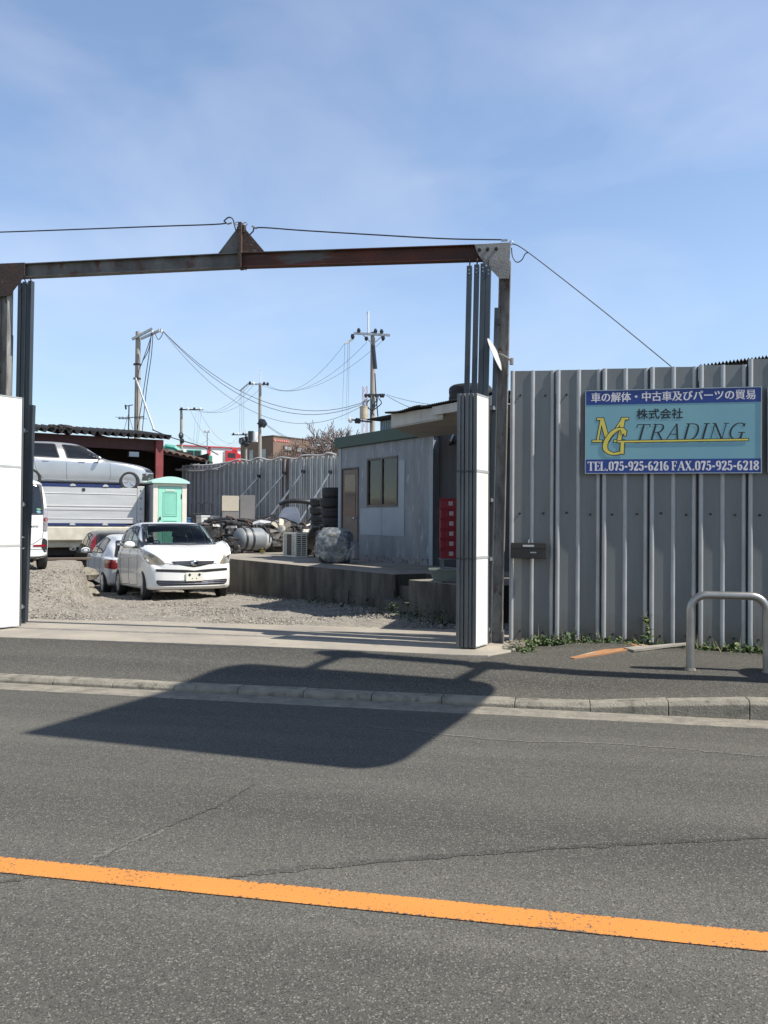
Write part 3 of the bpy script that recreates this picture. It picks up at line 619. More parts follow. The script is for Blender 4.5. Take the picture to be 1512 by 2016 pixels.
for px, py, sp, hh in ((1040, 1272, .05, .6), (1065, 1267, .07, 1.0), (1100, 1265, .1, 1.3), (1140, 1265, .1, 1.3), (1180, 1268, .09, 1.2), (1220, 1268, .1, 1.0), (1265, 1268, .08, .9), (1300, 1272, .05, .6), (1375, 1278, .08, .6), (1420, 1280, .1, .7), (1470, 1281, .1, .6), (1030, 1280, .05, .4), (1500, 1282, .08, .5)):
    p = onz(px, py, .2); src.append((p.x, min(p.y, 9.2) , sp, .05, .19, hh))
leaves('weeds', src, 2600, .036, m_lf, 'low green weeds growing along the foot of the street fence', 'weeds', hgt=.085)
p = ony(1274, 1243, 9.24); leaves('weed_sprig', [(p.x, p.y, .02, .012, .3 + k*.035, .5) for k in range(7)], 60, .045, m_lf, 'single green sprig climbing the seam of the street fence', 'weeds', hgt=.05)['kind'] = 'thing'
q = B()
for _ in range(130):
    p = onz(rnd.uniform(988, 1032), rnd.uniform(1265, 1281), .2); s = rnd.uniform(.01, .026)
    q.blob((p.x, min(p.y, 9.24), .195 + rnd.uniform(0, .06)*max(0, 1 - abs(p.x+.33)/.2)), (s*1.2, s, s*.8), 6, jit=.2)
tag(q.obj('rubble', m_kerb), 'small heap of pale rubble beside the foot of the rusty gate post', 'rubble', kind='stuff')
p = onz(708, 1369, .0); q = B()
for k in range(5): q.add([p + Vector((rnd.uniform(-.05, .05), rnd.uniform(-.03, .03), .01 + rnd.uniform(0, .035))) for _ in range(4)], [(0, 1, 2), (1, 2, 3), (0, 2, 3)])
tag(q.obj('paper_scrap', M('crumpled_paper', (.7, .7, .68)), fix=False), 'crumpled white paper scrap lying in the gutter by the kerb', 'litter')
# direction sign over the road, just outside the picture on the right: its pole, arms and board cast the broad shadow
rs = T('direction_sign', 'tall road direction sign on a grey pole beside the pavement', 'road sign', (3.5, 7.45, .14))
q = B(); q.tube([(0, 0, 0), (0, 0, 3.5), (0, 0, 7.25)], [.1, .095, .085], 16); q.obj('pole', m_galv, rs, smooth=60)
bx0, by0 = Vector((3.30 - 3.5, 6.95 - 7.45, 0)), Vector((2.80 - 3.5, 4.47 - 7.45, 0))
q = B()
dirv = (by0 - bx0); wv = dirv.length; dirv.normalize()
rr = .34; poly = []
for cx_, cy_, a0 in ((wv-rr, 4.58+rr, -90), (wv-rr, 7.92-rr, 0), (rr, 7.92-rr, 90), (rr, 4.58+rr, 180)):
    if (cx_, a0) == (wv-rr, 0): poly.append((wv, 7.92)); continue
    for k in range(7):
        an = R(a0 + 15*k); poly.append((cx_ + rr*math.cos(an), cy_ + rr*math.sin(an)))
nrm = Vector((dirv.y, -dirv.x, 0))
q.prism(poly, -.02, .02, lambda u, v, t: bx0 + dirv*u + nrm*t + Vector((0, 0, v))); q.obj('board', M('sign_board_blue', (.02, .10, .32), rough=.4), rs)
for z in (5.12, 6.95):
    q = B(); q.tube([Vector((0, 0, z)), bx0 + Vector((.06, .05, z)), bx0.lerp(by0, .9) + Vector((.06, 0, z))], .06, 10)
    for t in (.0,): q.cyl((0, 0, z-.14), (0, 0, z+.14), .13, n=14)
    q.obj('arm', m_galv, rs)
q = B(); q.cyl((-.02, .27, 2.1), (.0, .27, 2.1), .24, n=24); q.bar((0, 0, 2.1), (0, .1, 2.1), .04); q.obj('round_plate', m_galv, rs)
# ================================================================== gate portal
GY = 9.20
def hsec(b, p0, p1, w, d, tf=.010, tw=.008, axis='v', mi=0):
    """H section from p0 to p1; web in the XZ plane, flanges across it"""
    p0, p1 = Vector(p0), Vector(p1)
    if axis == 'v':
        o = Vector((w/2 - tf/2, 0, 0)); b.bar(p0 - o, p1 - o, tf, d, mi, up=Vector((0, 1, 0))); b.bar(p0 + o, p1 + o, tf, d, mi, up=Vector((0, 1, 0)))
        b.bar(p0, p1, w - 2*tf - .001, tw, mi, up=Vector((0, 1, 0)))
    else:
        o = Vector((0, 0, w/2 - tf/2)); b.bar(p0 - o, p1 - o, d, tf, mi); b.bar(p0 + o, p1 + o, d, tf, mi); b.bar(p0, p1, tw, w - 2*tf - .001, mi)
    return b
gt = T('gate_portal', 'rusty steel gate portal spanning the yard entrance with a pointed bracket on top', 'gate frame', (0, 0, 0))
q = B(); hsec(q, (-.598, GY, .20), (-.522, GY, 4.40), .125, .11); q.obj('post', m_rust, gt)
q = B(); hsec(q, (-6.735, GY, .20), (-6.728, GY, 4.60), .125, .11); q.obj('post', m_rust, gt)
q = B(); hsec(q, (-6.79, GY, 4.635), (-3.62, GY, 4.598), .172, .10, axis='h'); q.obj('beam', m_greyrust, gt)
q = B(); hsec(q, (-3.60, GY, 4.598), (-.56, GY, 4.515), .172, .10, axis='h'); q.obj('beam', m_rust2, gt)
def plate(name, poly, y0, y1, mat, par): q = B(); q.prism(poly, y0, y1, lambda u, v, t: Vector((u, t, v))); return q.obj(name, mat, par, bevel=.002)
plate('gusset', [(-.856, 4.603), (-.456, 4.601), (-.478, 4.201), (-.578, 4.206), (-.775, 4.426), (-.83, 4.515)], GY - .066, GY - .056, m_gusset, gt)
plate('gusset', [(-6.80, 4.728), (-6.427, 4.720), (-6.425, 4.556), (-6.635, 4.316), (-6.795, 4.31)], GY - .066, GY - .056, m_darkrust, gt)
plate('apex_plate', [(-3.91, 4.684), (-3.615, 4.684), (-3.615, 4.99), (-3.665, 4.98)], GY - .012, GY + .004, m_greyrust, gt)
plate('apex_plate', [(-3.605, 4.684), (-3.314, 4.682), (-3.555, 4.965), (-3.605, 4.99)], GY - .012, GY + .004, m_darkrust, gt)
q = B(); q.box(-3.632, -3.592, GY - .06, GY + .05, 4.50, 5.04); q.bar((-3.60, GY - .02, 4.51), (-3.54, GY - .02, 4.485), .03, .012)
for z in (4.55, 4.72, 4.80, 4.95): q.cyl((-3.612, GY - .06, z), (-3.612, GY - .072, z), .009, n=6)
for x, z in ((-3.575, 5.01), (-3.645, 5.0)): q.box(x - .012, x + .012, GY - .03, GY + .03, 4.93, z)
q.obj('apex_joint', m_darkrust, gt)
for x in (-.80, -.71, -.615):
    q = B(); q.cyl((x, GY - .066, 4.535), (x, GY - .085, 4.535), .02, n=6); q.cyl((x, GY-.085, 4.535), (x, GY-.10, 4.535), .012, n=8); q.obj('gusset_bolt', m_blackpl, gt)
q = B(); q.box(-6.4, -.9, 8.995, 9.02, .2, .2095); q.box(-6.4, -.9, 9.06, 9.085, .2, .2095); q.obj('floor_track', m_rust, gt)
q = B()
for dx in (-.075, .075): q.box(-.60 + dx - .005, -.60 + dx + .005, GY - .10, GY + .06, .19, .34)
q.obj('foot_bracket', m_greyrust, gt)

# ------------------------------------------------------------------ folding gates
def gate_panel(par, p, ang, w, z0, z1, name='panel'):
    """white sheeted leaf from near stile p towards ang (from +Y, clockwise)"""
    d = Vector((math.sin(ang), math.cos(ang), 0)); nn = Vector((math.cos(ang), -math.sin(ang), 0))
    f = lambda u, t, z: p + d*u + nn*t + Vector((0, 0, z)); q = B(); th = .016; h = z1 - z0
    def bx(b, u0, u1, t0, t1, a, c):
        b.add([f(*v) for v in ((u0,t0,a),(u1,t0,a),(u1,t1,a),(u0,t1,a),(u0,t0,c),(u1,t0,c),(u1,t1,c),(u0,t1,c))], [(0,3,2,1),(4,5,6,7),(0,1,5,4),(1,2,6,5),(2,3,7,6),(3,0,4,7)])
    zs = [z0, z0 + h*.352, z0 + h*.695, z1]
    for i in range(3): bx(q, .022, w - .022, -.008, .010, zs[i] + .012, zs[i+1] - .012)
    o = q.obj(name, m_panel, par)
    q = B(); bx(q, 0, .02, -th, th, z0, z1); bx(q, w - .02, w, -th, th, z0, z1)
    q.obj('leaf_frame', m_alu, o)
    for z in zs: q = B(); bx(q, .0205, w - .0205, -th*.9, th*.9, max(z0, z - .014), min(z1, z + .014)); q.obj('cross_rail', m_crossrail, o)
    return o
fg = T('folding_gate', 'folded white gate leaves with tall grey hanging posts right of the entrance', 'folding gate')
AG = R(19.5)
for k in range(5):
    gate_panel(fg, Vector((-.795 - .043*k, 8.62 + .006*(k % 2), 0)), AG + R(.6*(k % 2)), .345, .225, 2.872)
    if k: 
        q = B()
        for z in (1.14, 2.05): q.box(-.795 - .043*k - .012, -.795 - .043*k + .03, 8.607, 8.611, z, z + .016)
        q.obj('hinge', m_blackpl, fg)
for xb, xt, zt in ((-.974, -.907, 4.355), (-.893, -.826, 4.365), (-.823, -.756, 4.372), (-.764, -.697, 4.34)):
    q = B(); q.bar((xb, 9.10, .25), (xt, 9.12, zt), .070, .056, up=Vector((1, 0, 0))); o = q.obj('hanging_post', m_stile, fg, bevel=.004)
    q = B(); q.cyl((xt + .002, 9.12, zt), (xt + .002, 9.135, zt + .075), .009, n=8); q.obj('hanger_rod', m_blackpl, o)
    q = B()
    for z in (zt - .05, zt - .09): q.cyl((xt, 9.083, z), (xt, 9.078, z), .008, n=8)
    q.obj('rivet', m_galv, o)
q = B(); q.bar((-.690, 9.13, .26), (-.606, 9.15, 3.885), .06, .052, up=Vector((1, 0, 0))); q.obj('jamb_post', m_stile, fg, bevel=.003)
q = B(); q.box(-.625, -.575, 9.11, 9.2, 3.70, 3.76); q.obj('jamb_bracket', m_blackpl, fg)
for px, py in ((972, 805), (968, 985), (966, 1100), (961, 1238)):
    p = ony(px, py, 9.08); q = B(); q.box(p.x - .035, p.x + .02, 9.03, 9.12, p.z - .01, p.z + .01); q.cyl(p + Vector((0, -.06, -.02)), p + Vector((0, -.06, .02)), .018, n=10); q.obj('hinge', m_galv, fg)
fl = T('folding_gate', 'folded stack of white gate leaves cut off by the left edge of the picture', 'folding gate')
AL = R(24)
fe = ony(43, 1000, 9.10)
for k in range(3): gate_panel(fl, Vector((fe.x - .345*math.sin(AL) - .05*k, 9.10 - .345*math.cos(AL), 0)), AL, .345, .225, 3.03)
for (xb, xt, zt, y) in ((-6.76, -6.73, 4.58, 9.5), (-6.695, -6.665, 4.59, 9.5), (-6.617, -6.585, 4.60, 9.5)):
    q = B(); q.bar((xb, y, .25), (xt, y, zt), .07, .05, up=Vector((1, 0, 0))); o = q.obj('hanging_post', m_stile, fl, bevel=.004)
    q = B(); q.cyl((xt, y, zt), (xt + .02, y-.1, zt + .08), .008, n=8); q.obj('hanger_rod', m_blackpl, o)
q = B(); q.bar((-6.600, 9.47, .22), (-6.545, 9.50, 3.0), .06, .055, up=Vector((1, 0, 0))); q.obj('end_stile', m_stile, fl, bevel=.003)
q = B(); q.bar((-6.63, 9.49, .22), (-6.63, 9.49, 2.80), .03, .02, up=Vector((1, 0, 0))); q.obj('latch_bar', m_blackpl, fl)
for z in (.42, 1.72, 2.66):
    q = B(); q.box(-6.66, -6.585, 9.42, 9.46, z - .012, z + .012); q.cyl((-6.60, 9.41, z - .02), (-6.60, 9.41, z + .03), .016, n=10); q.obj('hinge', m_galv, fl)
q = B(); q.tube(curve([(-6.585, 9.42, 1.30), (-6.585, 9.37, 1.30), (-6.585, 9.37, 1.17), (-6.585, 9.42, 1.17)], 4), .007, 6); q.obj('handle', m_galv, fl)
q = B(); hsec(q, (-6.70, 9.24, 2.6), (-6.69, 9.24, 3.85), .05, .05); q.obj('jamb_post', m_stile, fl)

# ------------------------------------------------------------------ satellite dish on the right post
dp = ony(980, 695, 9.02)
ds = T('satellite_dish', 'white satellite dish seen edge on, clamped to the right gate post', 'satellite dish', dp)
ax = Vector((.90, -.10, .36)).normalized(); ex = Vector((0, 1, 0)) - ax*ax.y; ex.normalize(); ey = ax.cross(ex)
prof = [(.001, .0), (.06, -.003), (.12, -.012), (.17, -.026), (.19, -.034), (.19, -.040), (.17, -.032), (.12, -.018), (.06, -.009), (.001, -.006)]
q = B(); q.lathe([(r_, -t) for r_, t in prof], lambda x, y, t: ex*x*.98 + ey*y - ax*t*1.0, 28); q.obj('reflector', m_white, ds, smooth=50)
q = B(); q.tube([Vector((.01, 0, -.01)), Vector((.06, .01, -.03)), Vector((.145, .06, -.075))], .013, 8); q.cyl((.145, .06, -.12), (.145, .06, -.05), .022, n=10); q.obj('mount', m_rust, ds)
q = B(); q.tube(curve([(.012, 0, .02), (.03, -.03, .0), (.02, -.03, -.05), (.05, -.01, -.06)], 5), .005, 6); q.obj('cable', m_blackpl, ds)

# ------------------------------------------------------------------ wires on the portal
def wire(name, pts, r, label, group=None, mat=None, cat='cable', sm=6):
    q = B(); q.tube(pts, r, sm); return tag(q.obj(name, mat or m_wire), label, cat, group)
A0 = Vector((-3.66, GY, 5.03))
wire('cable', curve([ony(-260, 464, GY), ony(0, 457, GY), ony(300, 446, GY), ony(434, 441, GY)] + [ony(x, y, GY) for x, y in ((441, 435), (450, 428), (458, 431), (461, 441), (464, 452), (467, 459))], 6), .008, 'black cable running left from the pointed bracket out of the picture')
wire('cable', curve([ony(490, 462, GY), ony(497, 455, GY), ony(506, 450), ] if False else [ony(491, 463, GY), ony(498, 456, GY), ony(510, 448, GY), ony(600, 454, GY), ony(750, 463, GY), ony(880, 470, GY), ony(990, 472, GY)], 6), .008, 'black cable strung from the pointed bracket to the right corner of the gate portal')
cl = T('cable_clamp', 'pale insulator clamps and steel loops at the tip of the pointed bracket', 'insulator', A0)
q = B()
for p0, p1 in (((447, 441), (456, 439)), ((496, 445), (505, 450))): q.tube([ony(*p0, GY) - A0, ony(*p1, GY) - A0], .011, 8)
q.obj('clamp', m_galv, cl)
for c in ((467, 440), (483, 441)):
    q = B(); p = ony(*c, GY) - A0; q.tube([p + Vector((.025*math.cos(t), 0, .018*math.sin(t))) for t in [2*math.pi*i/14 for i in range(15)]], .005, 6); q.obj('loop', m_galv, cl)
c2 = T('cable_clamp', 'steel clamp and black drip loop at the right corner of the gate portal', 'insulator', ony(1003, 478, GY))
o0 = c2.location.copy()
q = B(); q.cbox(ony(993, 473, GY) - o0, (.07, .02, .02)); q.obj('clamp', m_galv, c2)
q = B(); q.tube([ony(1006, 478, GY) - o0 + Vector((.018*math.cos(t), 0, .022*math.sin(t))) for t in [2*math.pi*i/14 for i in range(15)]], .005, 6); q.obj('loop', m_galv, c2)
q = B(); q.tube(curve([ony(x, y, GY) - o0 for x, y in ((1007, 488), (1009, 505), (1017, 516), (1027, 512), (1034, 500), (1040, 497))], 6), .006, 6); q.obj('drip_loop', m_wire, c2)
wire('cable', curve([ony(1009, 480, GY), ony(1040, 497, GY), ony(1180, 606, GY + .1), ony(1322, 722, GY + .2)], 8), .006, 'stay cable slanting down from the right corner of the portal behind the street fence')

# ================================================================== loading dock
TOP = .70
dk = T('loading_dock', 'stained concrete loading dock with steps at its near end', 'loading dock')
q = B(); V = lambda r, bb, z=0: yd(r, bb, z)
LBp = lambda l, bb: lb(l, bb)
front_far = yd(0, 11.0); l_far = to_lb(front_far.x, front_far.y)
poly = [yd(0, .9), yd(0, 4.0), yd(0, 7.5), yd(0, 11.0), lb(5.36, 27.15), lb(5.95, 27.25), lb(5.95, 28.8), lb(8.0, 29.5), lb(8.3, 33.5), lb(26, 33.5), lb(26, 13), yd(9, -1.75), yd(-.55, -1.75), yd(-.55, -.25), yd(.62, -.25), yd(.62, .9)]
q.prism([(p.x, p.y) for p in poly], -.9, TOP, lambda u, v, t: Vector((u, v, t)))
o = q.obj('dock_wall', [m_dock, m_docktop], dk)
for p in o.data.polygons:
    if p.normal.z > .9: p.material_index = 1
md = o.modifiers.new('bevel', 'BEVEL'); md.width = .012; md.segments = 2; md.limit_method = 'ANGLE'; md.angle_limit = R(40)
def ybox(q, r0, r1, b0, b1, z0, z1):
    q.add([yd(r0,b0,z0),yd(r1,b0,z0),yd(r1,b1,z0),yd(r0,b1,z0),yd(r0,b0,z1),yd(r1,b0,z1),yd(r1,b1,z1),yd(r0,b1,z1)], [(0,3,2,1),(4,5,6,7),(0,1,5,4),(1,2,6,5),(2,3,7,6),(3,0,4,7)])
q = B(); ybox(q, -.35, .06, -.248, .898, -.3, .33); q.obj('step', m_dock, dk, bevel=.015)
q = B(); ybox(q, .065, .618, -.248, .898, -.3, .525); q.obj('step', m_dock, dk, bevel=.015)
q = B()
for r0, b0, b1, z in ((-.02, .9, 1.5, .44), (-.018, 1.5, 2.3, .26), (-.022, 2.3, 3.2, .34)): ybox(q, r0, .01, b0 + .01, b1 - .01, -.2, z)
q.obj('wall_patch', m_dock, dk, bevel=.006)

# ================================================================== site office (steel cabin)
m_cab = M('weathered_blue_grey_paint', (.215, .238, .255), (.15, .17, .186), scale=2.4, rough=.65, stretch=(1.5, 1.5, .35), bump=.12, bscale=20, c3=(.34, .36, .37), s3=5, lo3=.57, hi3=.72, stretch3=(2, 2, .5))
m_cabp = M('patched_blue_grey_panel', (.275, .315, .345), (.24, .278, .308), scale=2.5, rough=.6)
m_grn = M('green_fascia', (.010, .036, .024), (.014, .045, .03), rough=.5)
m_peel = M('peeled_skirting', (.23, .225, .225), (.12, .10, .10), scale=12, rough=.9, lo=.5, hi=.62)
CB = yd(2.15, 2.77); ER = Vector((math.cos(YA), math.sin(YA), 0)); EB = Vector((-math.sin(YA), math.cos(YA), 0))
def fac(px, py, off=0.0):
    p = onplane(px, py, CB - ER*off, ER); return ((p - CB).dot(EB), p.z - TOP)
office = T('site_office', 'weathered blue grey cabin office with green roof edge on the loading dock', 'cabin', CB + Vector((0, 0, TOP)), rz=YA)
LEN = fac(667, 1000)[0]; H0 = 2.52
dl, dr = fac(673, 1000)[0], fac(706, 1000)[0]; dtop = 2.06; wl, wr = fac(723, 950)[0], fac(783, 950)[0]; wb_, wt_ = fac(755, 997)[1], fac(755, 900)[1]
# the walls, with a door opening and a window opening cut in the front
q = B()
def seg(y0, y1, z0, z1): q.box(0, .06, y0, y1, z0, z1)
seg(0, wr, 0, H0); seg(wr, wl, 0, wb_); seg(wr, wl, wt_, H0); seg(wl, dr, 0, H0); seg(dr, dl, dtop, H0); seg(dl, LEN, 0, H0)
q.box(.061, 2.3, 0, .05, 0, H0); q.box(.061, 2.3, LEN - .05, LEN, 0, H0); q.box(2.25, 2.3, .051, LEN - .051, 0, H0)
q.obj('wall', m_cab, office)
q = B(); q.box(-.012, -.002, -.02, .10, 0.01, H0); q.box(-.012, -.002, LEN - .10, LEN + .01, 0.01, H0); q.obj('corner_trim', m_cabp, office)
y0, z0 = fac(858, 1100)[0], .0
q = B(); pa, pb_ = fac(795, 1010), fac(709, 1010)
zz0, zz1 = fac(760, 1055)[1], wb_ - .03
q.box(-.010, -.001, fac(797, 1000)[0], fac(752, 1000)[0] - .004, zz0, zz1); q.box(-.010, -.001, fac(752, 1000)[0] + .004, fac(710, 1000)[0], zz0 + .01, zz1); q.obj('patch_panel', m_cabp, office, bevel=.002)
q = B(); q.box(-.008, -.001, fac(797, 950)[0], wr - .04, zz1 + .005, wt_ - .1); q.obj('patch_panel', m_cabp, office)
q = B(); q.box(-.014, -.003, .12, dr - .05, .0, .13); q.obj('skirting', m_peel, office)
q = B(); q.box(-.09, 2.36, -.06, LEN + .07, H0 + .004, H0 + .25); q.obj('roof_edge', m_grn, office, bevel=.01)
# window
q = B()
for a in ((wr, wl, wb_, wb_ + .04), (wr, wl, wt_ - .04, wt_)): q.box(-.02, .05, a[0] + .001, a[1] - .001, a[2] + .001, a[3] - .001)
for a in ((wr, wr + .035), (wl - .035, wl), ((wr+wl)/2 - .025, (wr+wl)/2 + .025)): q.box(-.018, .048, a[0] + .001, a[1] - .001, wb_ + .041, wt_ - .041)
wn = q.obj('window', M('brown_sash', (.075, .06, .05), (.09, .075, .065), rough=.5), office)
q = B(); q.box(.008, .012, wr + .036, (wr+wl)/2 - .026, wb_ + .042, wt_ - .042); q.obj('pane', m_clear, wn)
q = B(); q.box(.020, .024, (wr+wl)/2 + .026, wl - .036, wb_ + .042, wt_ - .042); q.obj('pane', m_clear, wn)
q = B(); q.box(.25, .27, wr, wr + .33, wb_ - .1, wt_ + .1); 
for k in range(9): q.cyl((.22, wr + .02 + .04*k, wb_ - .1), (.22, wr + .02 + .04*k, wt_ + .1), .022, n=8)
q.obj('curtain', M('pale_curtain', (.26, .285, .30), (.18, .2, .215), scale=6), office, smooth=60)
q = B(); q.box(.09, 2.2, wl + .03, wl + .06, .02, 2.5); q.box(2.15, 2.2, .1, wl, .02, 2.5); q.box(.1, 2.2, .07, LEN-.07, .005, .03); q.obj('inner_wall', m_cabin, office)
# door
q = B(); q.box(.004, .04, dr + .035, dl - .035, .03, dtop - .04); dr_o = q.obj('door', M('brown_door', (.13, .10, .075), (.10, .075, .058), scale=3, rough=.5), office, bevel=.004)
q = B(); q.box(-.004, .002, dr + .13, dl - .13, .98, dtop - .16); q.obj('door_pane', M('dark_red_glass', (.045, .02, .018), (.08, .03, .02), scale=2.5, rough=.08), dr_o)
q = B(); q.cyl((.0, dr + .10, .93), (-.05, dr + .10, .93), .012, n=8); q.blob((-.06, dr + .10, .93), .028, 10); q.obj('handle', m_chrome, dr_o, smooth=60)
q = B(); q.box(-.016, .05, dr + .001, dr + .03, 0.0, dtop - .001); q.box(-.016, .05, dl - .03, dl - .001, 0.0, dtop - .001); q.box(-.015, .049, dr + .031, dl - .031, dtop - .035, dtop - .001); q.obj('door_frame', M('dark_door_frame', (.05, .035, .03), (.12, .09, .085), scale=8, rough=.8), office)
# dark annex to the right under the canopy
an = T('annex', 'dark grey lean-to wall beside the cabin office, under the white canopy', 'shed', yd(2.29, -2.2, TOP), rz=YA)
q = B(); q.box(0, 3.0, 0, 4.94, 0, 2.56); q.obj('wall', M('dark_grey_cladding', (.055, .055, .06), (.04, .04, .045), scale=1.5, rough=.8, stretch=(4, 4, .2)), an)
q = B()
for k in range(9): q.box(-.012, -.001, .25 + k*.5, .275 + k*.5, 0.02, 2.5)
q.obj('batten', m_blackpl, an)
cc = T('security_camera', 'small dark security camera under the canopy beside the cabin corner', 'camera', onplane(887, 871, yd(2.22, 0), ER))
q = B(); q.blob((0, 0, 0), (.06, .06, .06), 12); q.obj('dome', m_blackpl, cc, smooth=60)
q = B(); q.cyl((0, 0, .02), (.05, .05, .16), .02, n=8); q.obj('bracket', m_galv, cc)
# canopy
cv = T('canopy', 'white canopy with a dark corrugated roof edge reaching out over the loading dock', 'canopy')
m_can = M('canopy_board', (.50, .49, .46), (.40, .39, .36), scale=3, rough=.7, stretch=(1, 1, .4), c3=(.27, .24, .2), s3=4, lo3=.6, hi3=.75)
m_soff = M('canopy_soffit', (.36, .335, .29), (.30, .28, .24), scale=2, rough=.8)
RC = .02
def cpt(px, py, r=RC): return onplane(px, py, yd(r, 0), ER)
def b_of(p): return (p - YO).dot(EB)
Qp = onplane(826, 862, CB - ER*.10, ER); Qm = onplane(905, 862, CB - ER*.10, ER)
P1, P2, F1, F2 = cpt(872, 824), cpt(770, 842), cpt(868, 801), cpt(766, 816)
zc0, bn, bf_ = P1.z, b_of(P1), b_of(P2)
Pn, Qn = yd(RC, -1.62, zc0 + .07), yd(2.04, -1.62, Qm.z)
q = B(); up = Vector((0, 0, .012))
und = [P2, P1, Vector((P1.x, P1.y, zc0 + .06)) + ER*.02, Pn, Qn, Qp]
q.add(und + [v + up for v in und], [tuple(range(5, -1, -1)), tuple(range(6, 12))] + [(i, (i+1) % 6, 6 + (i+1) % 6, 6+i) for i in range(6)]); q.obj('soffit', m_soff, cv, fix=True)
def board(b, p, p2, z0, z1, y0, y1, th=.03):
    n = -ER*th
    b.add([Vector((p.x, p.y, z0)), Vector((p2.x, p2.y, y0)), Vector((p2.x, p2.y, y0)) + n, Vector((p.x, p.y, z0)) + n, Vector((p.x, p.y, z1)), Vector((p2.x, p2.y, y1)), Vector((p2.x, p2.y, y1)) + n, Vector((p.x, p.y, z1)) + n], [(0,3,2,1),(4,5,6,7),(0,1,5,4),(1,2,6,5),(2,3,7,6),(3,0,4,7)])
q = B(); board(q, P1 + ER*.03, P2 + ER*.03, P1.z - .01, F1.z, P2.z - .01, F2.z); board(q, yd(RC - .05, -1.62), yd(RC - .05, bn + .16), zc0 + .05, F1.z + .01, zc0 + .06, F1.z + .005); q.obj('fascia', m_can, cv)
R1, R2 = cpt(904, 787, RC - .1), cpt(766, 815, RC - .1)
q = B(); nn = 150; vs = []; b0_ = -1.7; b1_ = b_of(R2) + .1
for i in range(nn+1):
    bb = b0_ + (b1_ - b0_)*i/nn; zc = .010*math.sin(i*2.1); t = (bb - b_of(R1))/(b_of(R2) - b_of(R1)); zr = R1.z + (R2.z - R1.z)*t
    if .1 < bb < 1.3: zr += .014*math.sin(bb*7) + .012
    vs += [yd(RC - .12, bb, zr + zc), yd(3.3, bb, zr + .10 + zc), yd(RC - .12, bb, zr + zc + .014), yd(3.3, bb, zr + .114 + zc)]
q.add(vs, [f for i in range(nn) for f in ((i*4, i*4+1, i*4+5, i*4+4), (i*4+2, i*4+6, i*4+7, i*4+3), (i*4, i*4+4, i*4+6, i*4+2))]); q.obj('roof', m_dark, cv)
ZR = R1.z
# posts carry its outer edge at the near end, behind the gate
q = B(); p_ = yd(.10, -1.5); q.cyl(Vector((p_.x, p_.y, TOP)), Vector((p_.x, p_.y, zc0 + .05)), .04, n=10); q.obj('post', m_galv, cv)
fr_, fr2 = onplane(742, 823, yd(2.1, 0), ER), onplane(785, 812, yd(2.1, 0), ER)
ub = T('roof_hut', 'small pale blue hut under the far end of the dark corrugated roof', 'hut', yd(2.35, 3.5, TOP + H0 + .255), rz=YA)
q = B(); q.box(-.30, 2.3, -.3, 1.50, fr_.z - (TOP + H0 + .255) - .02, fr_.z - (TOP + H0 + .255) + .01); q.obj('roof', m_dark, ub)
UH = fr_.z - (TOP + H0 + .255) - .03
q = B(); q.box(0, 2.3, 0.03, 1.40, 0, UH); q.obj('wall', M('pale_blue_wall', (.34, .43, .48), (.30, .38, .43), scale=3, rough=.7), ub)
q = B()
for k in range(5): q.cyl((-.015, 1.0 + .09*k, .01), (-.015, 1.0 + .09*k, UH - .01), .03, n=8)
q.obj('corrugation', M('pale_blue_wall', (0, 0, 0)), ub)
q = B(); q.box(-.02, -.005, .25, .78, .05, .24); w_ = q.obj('window', m_can, ub); q = B(); q.box(-.03, -.021, .29, .74, .08, .20); q.obj('pane', m_can, w_)
# tyres -------------------------------------------------------------
def tyre_mesh(q, fn, R0, w, n=28, tread=True):
    hw = w/2; prof = [(R0*.62, -hw*.72), (R0*.70, -hw*.95), (R0*.86, -hw), (R0*.95, -hw*.86), (R0, -hw*.62), (R0, -hw*.2), (R0*.985, -hw*.17), (R0*.985, hw*.17), (R0, hw*.2), (R0, hw*.62), (R0*.95, hw*.86), (R0*.86, hw), (R0*.70, hw*.95), (R0*.62, hw*.72), (R0*.60, 0)]
    q.lathe(prof, fn, n, close=True)
def tyre(label, loc, R0, w, rx=0.0, ry=0.0, rz=0.0, group=None):
    q = B(); tyre_mesh(q, lambda x, y, t: Vector((x, y, t + w/2)), R0, w); o = q.obj('tyre', m_black, smooth=40)
    o.location = loc; o.rotation_euler = (rx, ry, rz); return tag(o, label, 'tyre', group)
tp = yd(.58, -.26, ZR + .05); tyre('big black truck tyre lying flat on the canopy roof', tp, .33, .285)
for k in range(3):
    q = B(); q.box(-.35, .2, -.012, .012, 0, .02); o = q.obj('roof_batten', m_can); o.location = yd(.55, .55 + .09*k, ZR + .035 + .026*k); o.rotation_euler = (0, R(-6), YA)
    tag(o, ['lowest short pale batten on the canopy roof beside the tyre', 'middle short pale batten on the canopy roof beside the tyre', 'uppermost short pale batten on the canopy roof beside the tyre'][k], 'batten')
# crates -------------------------------------------------------------
m_crate = M('red_crate', (.33, .012, .03), (.25, .01, .022), scale=6, rough=.45); m_lab = M('crate_label', (.55, .5, .5), (.4, .33, .33), scale=30)
kp = onz(886, 1119, TOP)
st = T('crate_stand', 'low metal stand carrying the stack of red crates', 'stand', kp + Vector((0, 0, 0)), rz=YA - .5)
q = B()
for x in (-.15, .16):
    for y in (-.13, .13): q.box(x - .018, x + .018, y - .018, y + .018, 0, .165)
q.obj('leg', m_galv, st) if False else None
for x in (-.15, .16):
    for y in (-.13, .13):
        q = B(); q.box(x - .018, x + .018, y - .018, y + .018, 0, .165); q.obj('leg', m_galv, st)
q = B(); q.box(-.19, .2, -.16, .16, .166, .185); q.obj('shelf', m_galv, st)
wd = ['lowest', 'second from the bottom', 'third from the bottom', 'third from the top', 'second from the top', 'topmost']
crate0 = None
